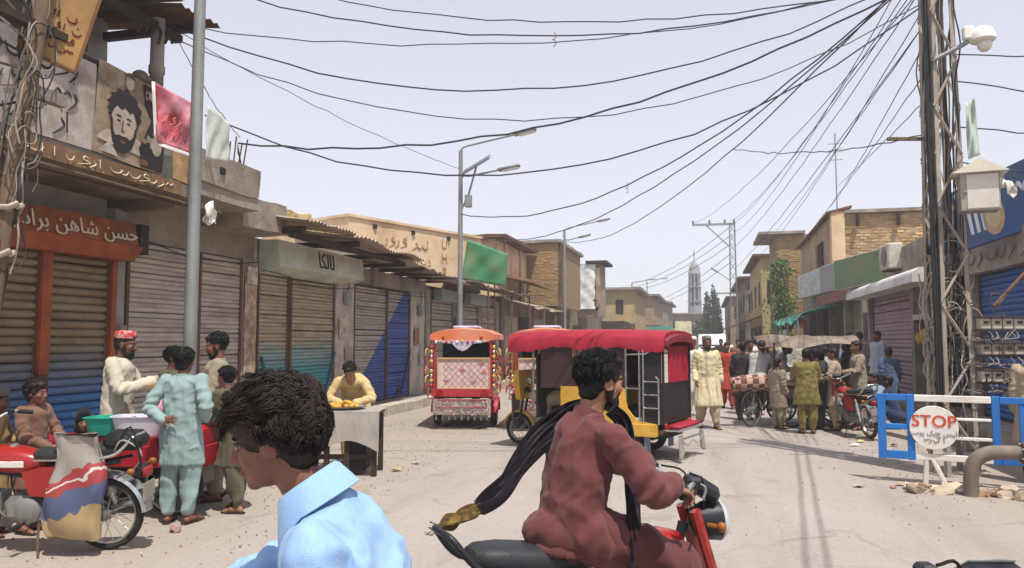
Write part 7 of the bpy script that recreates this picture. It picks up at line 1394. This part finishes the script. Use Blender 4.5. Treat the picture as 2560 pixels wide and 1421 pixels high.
# ---------------------------------------------------------------- man in maroon on the motorbike
HD = 39; BS = .93; place(bkM, -.385, 3.387, HD); bkM.scale = (BS, BS, 1.0); STEER = R(-13)
for c_ in bkM.children:
    if c_.name.startswith('steering'): c_.rotation_euler = (0, 0, STEER)
def grip(s):
    v = Matrix.Rotation(STEER, 3, 'Z') @ Vector((-.16, s*.315, 1.035)); return Vector(((.42+v.x)*BS, v.y*BS, v.z))
gR, gL = grip(-1), grip(1)
rider = person('bearded man in maroon shalwar kameez riding the red motorbike', (-.385, 3.387), HD, 1.7, dict(pelvis=(-.23, 0, .885), chest=(-.18, 0, 1.15), neck=(-.13, 0, 1.335), head=(-.075, -.01, 1.478), shL=(-.13, .185, 1.255), shR=(-.13, -.185, 1.255), elL=(-.02, .34, 1.1), elR=(-.03, -.33, 1.06), wrL=tuple(gL+Vector((-.09, .0, .02))), wrR=tuple(gR+Vector((-.09, -.01, .02))), hipL=(-.19, .1, .865), hipR=(-.19, -.1, .865), knL=(.19, .18, .72), knR=(.19, -.18, .72), anL=(.02, .22, .33), anR=(.02, -.22, .33)),
    top=K['maroon'], bottom=K['maroon2'], sk='c', vox=.006, cvox=.01, hair='mid', beard=1.0, yaw=4, pitch=6, seated=True, locks=2400, headk=.94, slim=.88, wide=1.02, hands=dict(L=dict(d=(.9, .1, -.25), up=(.3, 0, .95), curl=1.25), R=dict(d=(.9, -.1, -.25), up=(.3, 0, .95), curl=1.25, side=1)), seed=2, footdir=0., wr=1.35, lap=.22)
# kameez tail spread over the seat
b = MB(); n = 30; rings = []
for k in range(9):
    f = k/8; rings.append([Vector((-.22+(.12+.05*f)*math.cos(a)+(.05*f if math.cos(a) > 0 else -.03*f), (.14+.025*f)*math.sin(a)*(1+.05*math.sin(a*7)), .95-.15*f+.012*math.sin(a*6+f*4)*f)) for a in [2*math.pi*i/n for i in range(n)]])
b.loft(rings[::-1]); me_, V_ = remesh(b, .011, 3); N_ = normals(me_); setv(me_, V_+N_*(.007*(1-np.abs(pnoise(np.c_[V_[:, 0]*9, V_[:, 1]*9, V_[:, 2]*2.5]))*2.5))[:, None]); me_.materials.append(K['maroon']); shade(me_, 180); link('kameez_tail', me_, rider)
# shawl flying from his shoulder
def ribbon(name, pts, ws, m, side, parent=None, thick=.012, fold=.03, seed=0, n=10):
    P_ = bez(pts, 5); k = len(P_); W_ = [ws[0]+(ws[-1]-ws[0])*i/(k-1) for i in range(k)] if len(ws) == 2 else list(np.interp(np.linspace(0, 1, k), np.linspace(0, 1, len(ws)), ws)); side = Vector(side).normalized(); rings = []
    for i, p in enumerate(P_):
        t = (P_[min(k-1, i+1)]-P_[max(0, i-1)]).normalized(); s_ = (side-t*side.dot(t)).normalized(); nn = t.cross(s_); top_ = []; bot = []
        for j in range(n+1):
            a = j/n-.5; w = nn*(fold*math.sin(a*9+i*.22+seed)*(.5+.5*math.sin(i*.35+seed))); q = p+s_*(a*2*W_[i])+w; top_.append(q+nn*thick/2); bot.append(q-nn*thick/2)
        rings.append(top_+bot[::-1])
    return MB().loft(rings).build(name, m, parent, 70)
SHW = cloth('shawl_dark_brown', '231d24', .2); SHW2 = mat('shawl_gold_border', '6b5526', .8, .5, 26, .2, 60, dirt='221a1c', damt=.5, dscale=16)
sh = thing('shawl', 'dark shawl streaming back from the rider in maroon, gold at its end', 'shawl', (-.6, 3.2, 1.2)); RM = Matrix.Translation((-.385, 3.387, 0)) @ Matrix.Rotation(R(HD), 4, 'Z')
def streamer(name, pts, ws, m, tw0, tw1, fold, n=16, thick=.008, seed=0):
    P_ = bez(pts, 7); k = len(P_); W_ = np.interp(np.linspace(0, 1, k), np.linspace(0, 1, len(ws)), ws); rings = []
    for i, p_ in enumerate(P_):
        f = i/(k-1); t = (P_[min(k-1, i+1)]-P_[max(0, i-1)]).normalized(); s0 = Vector((0, 0, 1)); s0 = (s0-t*s0.dot(t)).normalized(); n0 = t.cross(s0); a = R(tw0+(tw1-tw0)*f); s_ = s0*math.cos(a)+n0*math.sin(a); nn = t.cross(s_); A_, B_ = [], []
        for j in range(n+1):
            x = j/n-.5; y = fold*(math.sin(x*17+f*5+seed)*(.6+.4*math.sin(f*9+seed))+.5*math.sin(x*31-f*8)); q_ = p_+s_*(x*2*W_[i]*(1+.1*math.sin(f*11+x*5)))+nn*y; A_.append(q_+nn*thick/2); B_.append(q_-nn*thick/2)
        rings.append(A_+B_[::-1])
    return MB().loft(rings).build(name, m, None, 80)
adopt(streamer('cloth', [(-.47, 3.4, 1.36), (-.56, 3.36, 1.34), (-.66, 3.3, 1.26), (-.75, 3.24, 1.15), (-.84, 3.2, 1.03), (-.93, 3.16, .95)], [.04, .056, .06, .05, .046, .034], SHW, 10, 75, .022), sh)
adopt(streamer('border', [(-.92, 3.165, .957), (-.98, 3.14, .93), (-1.05, 3.12, .89), (-1.1, 3.1, .865)], [.035, .05, .055, .03], SHW2, 75, 95, .02, seed=2), sh)
q = random.Random(3)
for k in range(9):
    a = k/8-.5; b = MB(); p0 = Vector((-1.1, 3.1+a*.05, .865+a*.03)); b.tube(bez([p0, p0+Vector((-.015, q.uniform(-.01, .01), q.uniform(-.01, .01))), p0+Vector((-.035, q.uniform(-.015, .015), q.uniform(-.02, .015)))], 3), .0014, 4); adopt(b.build('fringe', SHW, None), sh)
o = streamer('front_fall', [RM @ Vector(v) for v in ((-.08, -.09, 1.36), (-.02, -.1, 1.3), (.0, -.12, 1.15), (-.02, -.16, .98), (-.04, -.2, .84), (-.05, -.23, .7))], [.03, .04, .045, .05, .055, .055], SHW, 20, 40, .012, seed=5); adopt(o, sh)
# ---------------------------------------------------------------- group at the handcart
CAPM = mat('embroidered_cap', 'b3222c', .7, .5, 30, .2, 60, dirt='e0d6c8', damt=.45, dscale=28)
person('boy in pale teal standing with a hand on his back at the handcart', (-4.66, 6.2), 100, 1.58, slim=.92, pose=dict(elL=(-.1, .29, 1.12), wrL=(-.17, .1, 1.01), elR=(-.1, -.3, 1.14), wrR=(.08, -.2, 1.0), head=(.04, 0, 1.57)), top=K['teal'], sk='b', vox=.007, cvox=.011, locks=600, hair='mid', hem=.56, hands=dict(L=dict(d=(-.05, -1, .05), up=(.9, 0, .1), curl=.12, spread=.22, side=1), R=dict(d=(.8, .4, -.3), up=(0, -.6, .7), curl=.5)), seed=3, wr=1.25)
person('bearded man in cream robe and red embroidered cap handing something over', (-5.92, 6.85), 22, 1.74, dict(elL=(.12, .25, 1.14), wrL=(.4, .12, 1.22), elR=(.1, -.27, 1.12), wrR=(.38, -.12, 1.2), head=(.06, 0, 1.57), neck=(.02, 0, 1.42)), top=K['cream'], sk='d', vox=.007, cvox=.012, hair='short', beard=1.25, cap=CAPM, pitch=8, hem=.45, wide=1.08, hands=dict(L=dict(d=(.9, -.3, .1), up=(.1, .3, .9), curl=.7), R=dict(d=(.9, .35, .1), up=(.1, -.3, .9), curl=.7)), seed=4)
person('short-haired boy behind the cooler with his face to the street', (-5.62, 7.28), 15, 1.58, dict(head=(.05, 0, 1.57), elL=(.05, .26, 1.12), wrL=(.28, .15, 1.1), elR=(.05, -.26, 1.12), wrR=(.28, -.15, 1.1)), top=K['dolive'], sk='b', vox=.009, locks=500, seed=5)
person('man with trimmed beard in grey-brown kameez at the back of the handcart', (-4.98, 7.2), 212, 1.72, dict(elL=(.05, .26, 1.12), wrL=(.24, .08, 1.2), elR=(0, -.26, 1.1), wrR=(.15, -.15, .95)), top=K['olive'], sk='b', vox=.008, beard=.75, locks=500, pitch=14, hands=dict(L=dict(d=(.3, -.8, .4), up=(.8, .2, .4), curl=.3)), seed=6)
person('child in dark olive leaning on the handcart beside the boy in teal', (-4.48, 6.78), 172, 1.42, dict(pelvis=(-.05, 0, .92), chest=(.06, 0, 1.22), neck=(.12, 0, 1.39), head=(.17, 0, 1.53), shL=(.1, .17, 1.34), shR=(.1, -.17, 1.34), elL=(.2, .22, 1.1), wrL=(.42, .16, 1.02), elR=(.2, -.22, 1.1), wrR=(.42, -.16, 1.02), knL=(-.06, .1, .5), knR=(.06, -.1, .5), anL=(-.16, .11, .085), anR=(.02, -.1, .085)), top=K['dolive'], sk='c', vox=.008, locks=500, pitch=6, seed=7, hem=.52, wr=1.3)
# boy in yellow bent over his cart
person('boy in yellow bending over the small snack cart', (-4.58, 9.64), 284, 1.55, dict(pelvis=(-.12, 0, .93), chest=(.14, 0, 1.17), neck=(.3, 0, 1.27), head=(.4, 0, 1.36), shL=(.25, .18, 1.22), shR=(.25, -.18, 1.22), elL=(.32, .32, .98), elR=(.32, -.32, .98), wrL=(.5, .1, .92), wrR=(.5, -.1, .92), knL=(.0, .16, .49), anL=(-.02, .2, .085), knR=(.02, -.1, .49)), top=K['yellow'], sk='c', vox=.008, locks=500, pitch=38, hem=.5, seed=8, hands=dict(L=dict(d=(.3, -.9, -.1), up=(.2, 0, .9), curl=.4), R=dict(d=(.3, .9, -.1), up=(.2, 0, .9), curl=.4)))
# children at the left edge
person('boy in brown kameez standing behind the parked motorbike', (-5.72, 5.62), 8, 1.28, dict(elL=(.1, .26, 1.12), wrL=(.34, .1, 1.0), elR=(.1, -.26, 1.1), wrR=(.38, -.2, .98)), top=K['brown'], sk='b', vox=.008, headk=1.12, locks=600, hair='mid', hairm=BROWNH, seed=9, hands=dict(R=dict(curl=.3)))
person('child in tan with a grey cap at the picture edge', (-5.92, 5.42), 30, 1.22, dict(elL=(.1, .26, 1.12), wrL=(.3, .2, 1.02)), top=K['tan'], sk='d', vox=.009, headk=1.12, cap=mat('grey_cap', '6c625a', .9, .2, 8, .2), pitch=12, seed=10)
SIT = dict(pelvis=(0, 0, .28), chest=(.06, 0, .6), neck=(.08, 0, .78), head=(.11, 0, .93), shL=(.06, .18, .73), shR=(.06, -.18, .73), elL=(.2, .26, .55), elR=(.2, -.26, .55), wrL=(.42, .12, .52), wrR=(.42, -.12, .52), hipL=(.02, .1, .28), hipR=(.02, -.1, .28), knL=(.4, .2, .48), knR=(.4, -.2, .48), anL=(.32, .16, .085), anR=(.32, -.16, .085))
person('child wrapped in a black shawl squatting behind the teal tub', (-6.25, 6.75), 320, 1.5, SIT, top=K['black'], sk='c', vox=.009, hair='veil', hairm=K['black'], seated=True, seed=11)
# rickshaw driver
person('driver in beige with a white turban inside the red-roofed rickshaw', (-2.0, 11.85), 163, 1.6, dict(pelvis=(0, 0, .9), chest=(.04, 0, 1.2), neck=(.06, 0, 1.38), head=(.1, 0, 1.53), elL=(.15, .28, 1.1), elR=(.15, -.28, 1.1), wrL=(.45, .3, 1.08), wrR=(.45, -.3, 1.08), shL=(.05, .18, 1.33), shR=(.05, -.18, 1.33), hipL=(.04, .1, .88), hipR=(.04, -.1, .88), knL=(.4, .2, .75), knR=(.4, -.2, .75), anL=(.35, .22, .4), anR=(.35, -.22, .4)), top=K['beige'], sk='d', seated=True, cap=mat('white_turban', 'd6d0c6', .9, .1, 8, .4), seed=12)
# ---------------------------------------------------------------- crowd on the right
WALK = dict(knL=(.12, .1, .49), anL=(.14, .105, .085), knR=(-.02, -.1, .49), anR=(-.18, -.1, .1), wrL=(.02, .26, .87), wrR=(.12, -.24, .88))
person('man in a long pale straw kameez walking towards the camera', (.02, 15.2), 285, 1.72, WALK, top=K['cream2'], bottom=K['beige'], sk='b', vox=.009, hem=.42, wide=1.1, cap=mat('grey_scarf', '8f8577', .9, .2, 8, .3), beard=.8, seed=13, wr=1.2)
person('man in white shirt and white cap behind the man in straw', (-.28, 17.6), 280, 1.72, None, top=K['white'], sk='d', vox=.011, cvox=.017, cap=mat('white_cap', 'd8d4cc', .9, .1, 5, .2), seed=14)
person('person in bright red clothes walking in the street crowd', (.5, 19.6), 270, 1.6, WALK, top=K['red'], sk='d', vox=.012, cvox=.018, seed=15)
RIDE = dict(pelvis=(-.2, 0, .98), chest=(-.1, 0, 1.28), neck=(-.02, 0, 1.45), head=(.04, 0, 1.6), shL=(-.04, .18, 1.4), shR=(-.04, -.18, 1.4), elL=(.1, .25, 1.2), elR=(.1, -.25, 1.2), wrL=(.3, .2, 1.08), wrR=(.3, -.2, 1.08), hipL=(-.16, .1, .95), hipR=(-.16, -.1, .95), knL=(.12, .14, .62), knR=(.16, -.14, .72), anL=(.0, .13, .22), anR=(.1, -.13, .36))
person('man in a pale grey shirt seated on the loaded bicycle', (1.06, 16.0), 60, 1.62, RIDE, top=K['grey'], bottom=K['dolive'], sk='b', vox=.01, cvox=.015, seated=True, seed=16)
person('small boy in drab brown between the bicycle and the food cart', (1.3, 15.4), 40, 1.3, None, top=K['olive'], sk='c', vox=.01, cvox=.015, headk=1.1, seed=17)
person('man in white leaning in under the food cart canopy', (1.4, 16.9), 350, 1.66, dict(chest=(.08, 0, 1.22), neck=(.16, 0, 1.38), head=(.24, 0, 1.51), shL=(.13, .18, 1.33), shR=(.13, -.18, 1.33), elL=(.2, .24, 1.1), elR=(.2, -.24, 1.1), wrL=(.42, .15, 1.05), wrR=(.42, -.15, 1.05)), top=K['white'], sk='b', vox=.011, cvox=.016, seed=18)
person('boy in mustard kameez at the food cart with his back turned', (1.74, 14.75), 95, 1.5, dict(elL=(.1, .25, 1.12), wrL=(.3, .18, 1.08), elR=(.06, -.25, 1.1), wrR=(.24, -.2, 1.02)), top=K['mustard'], bottom=cloth('shalwar_mustard', '74673c', .1), sk='b', vox=.009, cvox=.013, hem=.58, wide=1.08, seed=19, wr=1.2)
person('boy in beige facing the food cart beside the motorbike', (2.3, 15.35), 170, 1.5, dict(elL=(.1, .25, 1.12), wrL=(.32, .2, 1.1)), top=K['beige'], sk='b', vox=.01, cvox=.015, seed=20)
person('dark-clothed man behind the food cart counter', (2.15, 17.0), 230, 1.66, dict(wrL=(.3, .2, 1.05), elL=(.1, .25, 1.1)), top=K['dark'], sk='d', vox=.012, cvox=.017, seed=21)
person('man in pale blue standing on the step before the olive door', (3.82, 22.9), 300, 1.7, None, top=K['lblue'], sk='b', vox=.012, cvox=.017, seed=22, z0=.17)
person('man in pinkish white beside the one in pale blue on the step', (3.98, 22.2), 120, 1.7, None, top=K['pinkw'], sk='b', vox=.012, cvox=.017, seed=23, z0=.17, hem=.42)
person('man in light grey-blue standing at the mauve shutters', (3.95, 19.9), 200, 1.7, None, top=cloth('kameez_greyblue', 'a3aebc', .08), sk='b', vox=.012, cvox=.017, seed=24, z0=.17)
person('boy in blue standing near the shop door by the pole', (3.72, 17.7), 110, 1.5, None, top=K['dblue'], sk='b', vox=.011, cvox=.016, seed=25)
person('man in pale blue squatting at the shop step', (3.35, 16.9), 200, 1.6, SIT, top=K['lblue'], sk='b', vox=.011, cvox=.016, seated=True, seed=26)
person('man in dark blue squatting beside the lattice pole', (3.4, 15.9), 160, 1.6, SIT, top=cloth('kameez_navy', '2f3a55', .15), sk='d', vox=.011, cvox=.016, seated=True, seed=27)
person('man in beige beside the meters near the picture edge', (3.7, 10.22), 60, 1.62, None, top=K['beige'], bottom=K['dark'], sk='b', vox=.01, cvox=.015, seed=28, wide=1.1)
person('man in blue at the right picture edge before the blue shutter', (4.3, 11.75), 150, 1.6, None, top=K['dblue'], sk='b', vox=.011, cvox=.016, seed=29, z0=.0)
person('man in black waiting at the back of the bicycle', (.75, 16.9), 70, 1.62, None, top=K['dark'], sk='d', vox=.011, cvox=.016, seed=41)
person('dark-haired boy in charcoal between mustard boy and cart', (1.98, 15.35), 120, 1.5, None, top=cloth('kameez_charcoal', '3b3634', .15), sk='d', vox=.011, cvox=.016, seed=42)
person('man in grey-brown reaching over the parked motorbike', (2.75, 15.6), 190, 1.64, dict(elL=(.1, .25, 1.12), wrL=(.36, .2, 1.1)), top=K['olive'], sk='b', vox=.011, cvox=.016, seed=43)
EXTRA = [('man in dark olive squeezed between parked motorbikes', 2.75, 16.6, 150, 1.66, 'dolive'), ('boy in grey by the far row of motorbikes', 2.7, 19.2, 60, 1.5, 'grey'), ('man in cream under the edge of the green tarpaulin', 2.9, 26.5, 240, 1.7, 'cream'), ('man in brown pushing past the food cart', .95, 18.2, 300, 1.66, 'brown'), ('man in black walking down the middle of the street', .1, 24, 90, 1.7, 'dark'), ('man in white near the lattice mast', 1.0, 37, 270, 1.7, 'white'), ('man in pale straw near the lattice mast', 2.4, 38, 200, 1.7, 'cream2'), ('boy in dark blue crossing behind the red rickshaw', -.6, 22, 0, 1.5, 'dblue')]
for k, (lb, x, y, a, h_, cl) in enumerate(EXTRA): person(lb, (x, y), a, h_, WALK if k % 2 else None, top=K[cl], sk='bd'[k % 2], vox=.015, cvox=.02, seed=50+k, group='people far down the street', sandals=False)
for k, (x, y, a, lb) in enumerate(((2.95, 17.9, 118, 'second parked motorbike, just past the food cart'), (2.9, 19.6, 100, 'third parked motorbike in the row before the mauve shutters'), (3.0, 21.4, 112, 'fourth parked motorbike in the row'), (2.7, 24.5, 95, 'motorbike parked below the grey sign box'), (2.8, 27.5, 120, 'motorbike parked near the tarpaulin poles'), (1.6, 26.5, 265, 'motorbike coming up the crowded street'), (2.9, 31.5, 100, 'farthest motorbike under the green tarpaulin'))):
    c_ = copy_tree(bkR); c_['label'] = lb; c_['group'] = 'motorbikes along the right side'; place(c_, x, y, a, 0, R(-4))
for k, (x, y, a, h_, cl, lb) in enumerate(((1.5, 20.5, 80, 1.65, 'dark', 'man in dark clothes walking away beyond the food cart'), (2.3, 24, 260, 1.7, 'grey', 'man in grey coming up the street under the green tarpaulin'), (1.0, 25.5, 275, 1.68, 'brown', 'man in brown among the far crowd'), (1.7, 28, 90, 1.7, 'white', 'man in white far down the right side'), (2.6, 30, 100, 1.65, 'tan', 'man in tan by the tarpaulin poles'), (.6, 32, 270, 1.7, 'dark', 'man in dark clothes in front of the white van'), (1.2, 22.5, 265, 1.6, 'maroon', 'person in maroon in the far crowd'), (2.0, 35, 90, 1.7, 'lblue', 'man in pale blue far down the street'))):
    person(lb, (x, y), a, h_, WALK if k % 2 else None, top=K[cl], sk='b', vox=.016, cvox=.022, seed=30+k, group='people far down the street', sandals=False)

bpy.data.scenes.remove(SHOP)

# ================================================================ small wear and clutter along the shop fronts
q = random.Random(77); BILL = [mat('bill_%d' % k, c, .85, .3, 7, .2, 40, dirt='7a6a5c', damt=.6, dscale=8) for k, c in enumerate(('cbbfae', 'a8967f', '9c6a5c', 'b5b8b0', '8c7a66'))]
def bill(x, y, z, w, h, k, lab): plate('pasted_bill', BILL[k % 5], (x, y, z), w, h, 1, 0, lab, 'poster', q.uniform(-.05, .05), .004, .004, seg=5)
for k, (y, z, w, h, lab) in enumerate(((15.15, 1.9, .3, .42, 'pale bill pasted high on the pillar right of the teal shutters'), (15.45, 1.35, .34, .3, 'brown bill pasted low on the pillar right of the teal shutters'), (19.55, 1.75, .34, .44, 'red-brown bill on the pillar right of the blue shutters'), (19.9, 1.15, .3, .36, 'grey bill low on the pillar right of the blue shutters'), (8.72, 1.6, .12, .5, 'pink-white torn strip on the pillar beside the orange jamb'), (11.72, 2.75, .3, .3, 'small bill under the beam left of the teal shutters'))): bill(XF+.11, y, z, w, h, k, lab)
for k, (y, z, lab) in enumerate(((15.3, 2.55, 'grey meter box high on the pillar beside the teal shop'), (19.7, 2.45, 'grey meter box high on the pillar beside the blue shop'), (22.95, 2.2, 'grey meter box on the awning shop pillar'))):
    t = thing('meter_box', lab, 'meter box', (XF+.14, y, z)); b = MB(); b.bbox((0, 0, 0), (.1, .2, .28), .01); b.build('case', STEEL, t); b = MB(); b.tube(bez([(0, 0, .14), (.02, .03, .4), (-.05, .1, .6)], 4), .01, 5); b.build('lead', BLACK, t)
for k, (y0, z0, y1, z1, lab) in enumerate(((8.8, 3.05, 11.9, 2.98, 'thin wire strung above the beige shutters'), (12.0, 2.9, 15.7, 2.78, 'thin wire strung below the pale green hood'), (15.8, 2.98, 20.3, 2.86, 'thin wire strung above the blue shutters'))): b = MB(); b.tube(bez([(XF+.13, y0+(y1-y0)*f, z0+(z1-z0)*f-.12*math.sin(math.pi*f)+q.uniform(-.03, .03)) for f in (0, .2, .4, .6, .8, 1)], 4), .008, 5); o = b.build('facade_wire', BLACK); tag(o, lab, 'wire')
for k, (y, lab) in enumerate(((9.52, 'padlock on the beige shutter left of the steel post'), (10.95, 'padlock on the narrower beige shutter'), (12.5, 'padlock on the smaller teal shutter'), (13.98, 'padlock on the larger teal shutter'), (16.7, 'padlock on the plain half of the blue shop'), (18.4, 'padlock on the blue half of the blue shop'))): b = MB(); b.bbox((XF+.05, y, .34), (.04, .08, .1), .012); b.tube([(XF+.05, y-.025, .38), (XF+.05, y-.02, .44), (XF+.05, y+.02, .44), (XF+.05, y+.025, .38)], .008, 6); o = b.build('padlock', RUST); tag(o, lab, 'padlock')
# benches, drums and boxes under the awnings farther along
def crate(lab, x, y, w, d, h, m, rz=0):
    t = thing('wooden_crate', lab, 'crate', (x, y, .2), rz); n_ = 4
    for k in range(n_): b = MB(); b.bbox((0, -d/2, h*(k+.5)/n_), (w, .02, h/n_*.82), .004); b.build('slat', m, t); b = MB(); b.bbox((-w/2, 0, h*(k+.5)/n_), (.02, d-.03, h/n_*.82), .004); b.build('slat', m, t); b = MB(); b.bbox((w/2, 0, h*(k+.5)/n_), (.02, d-.03, h/n_*.82), .004); b.build('slat', m, t)
    b = MB(); b.box((-w/2+.012, -d/2+.012, .02), (w/2-.012, d/2, h*.9)); b.build('fill', DARK, t)
crate('wooden crate on the platform under the dark awning', -7.2, 21.2, .5, .45, .4, WOOD, .2); crate('wooden crate beside the awning shop pillar', -7.15, 25.9, .6, .4, .5, WOOD, -.1); crate('wooden crate before the mud-plastered shop', -7.05, 31.0, .6, .5, .55, WOOD, .3)
for k, (x, y, m, lab) in enumerate(((-7.1, 22.9, mat('blue_drum', '38587a', .5, .15, 3, .1), 'blue steel drum by the awning shop'), (-7.1, 28.6, RUST, 'rusty drum between the awning shop and the mud shop'), (3.55, 20.7, mat('green_drum', '4f6a52', .5, .15, 3, .1), 'green drum at the foot of the mauve shop step'))):
    t = thing('steel_drum', lab, 'drum', (x, y, .2 if x < 0 else 0)); b = MB(); b.lathe([(.2, 0), (.21, .02), (.2, .05), (.2, .27), (.212, .29), (.2, .31), (.2, .56), (.21, .6), (.19, .6), (.185, .57)], 20); b.build('shell', m, t, smooth=40)
t = thing('string_cot', 'string cot leaning under the awning past the blue shop', 'cot', (-7.2, 24.2, .2))
for (a, c) in (((0, -.8, 0), (0, -.8, 1.7)), ((0, .1, 0), (0, .1, 1.7)), ((0, -.8, .15), (0, .1, .15)), ((0, -.8, 1.6), (0, .1, 1.6))): b = MB(); b.tube([a, c], .03, 8); b.build('rail', WOOD, t)
for k in range(9): b = MB(); b.tube([(.0, -.78, .25+.15*k), (.0, .08, .33+.15*k)], .008, 4); b.build('cord', STRAW, t)
# hanging goods and clutter at the right stalls
for k in range(10):
    t = thing('hanging_goods', 'small cloth bundle hung under the green tarpaulin', 'bundle', (3.5, 29.9+.85*k, 2.2+.1*(k % 3)), group='bundles hung under the green tarpaulin'); b = MB(); b.ell((0, 0, 0), (.1, .12, .2), 10, 8); b.build('cloth', (K['red'], K['dblue'], K['mustard'], K['white'], K['dark'])[k % 5], t, smooth=60); b = MB(); b.tube([(0, 0, .18), (0, 0, .5)], .006, 4); b.build('string', BLACK, t)
for k in range(14):
    b = MB(); x = PX+.35+q.random()*.45; z = 1.0+q.random()*1.1; P_ = [(x+q.uniform(-.14, .14), PY-.42+q.uniform(-.06, .06), z+q.uniform(-.16, .16)) for j in range(6)]; b.tube(bez(P_, 4), .006, 5); o = b.build('cable', CAB[k % 3], None, 60); adopt_w = o.matrix_world.copy(); o.parent = pole; o.matrix_parent_inverse = (Matrix.Translation((PX, PY, 0)) @ Matrix.Rotation(R(14), 4, 'Z')).inverted()
# ---------------------------------------------------------------- dusty heat haze
hz = MB(); hz.box((-60, -20, -1.0), (60, 160, 16.5)); ho = hz.build('haze', None); ho.data.materials.clear(); hm_ = bpy.data.materials.new('haze_air'); hm_.use_nodes = True; n = hm_.node_tree.nodes; n.clear()
ou = n.new('ShaderNodeOutputMaterial'); pv_ = n.new('ShaderNodeVolumePrincipled'); pv_.inputs['Color'].default_value = (.93, .92, .93, 1); pv_.inputs['Density'].default_value = .0024; pv_.inputs['Anisotropy'].default_value = .2
hm_.node_tree.links.new(pv_.outputs[0], ou.inputs['Volume']); ho.data.materials.append(hm_); tag(ho, 'dusty heat haze filling the whole street', 'haze', kind='stuff')
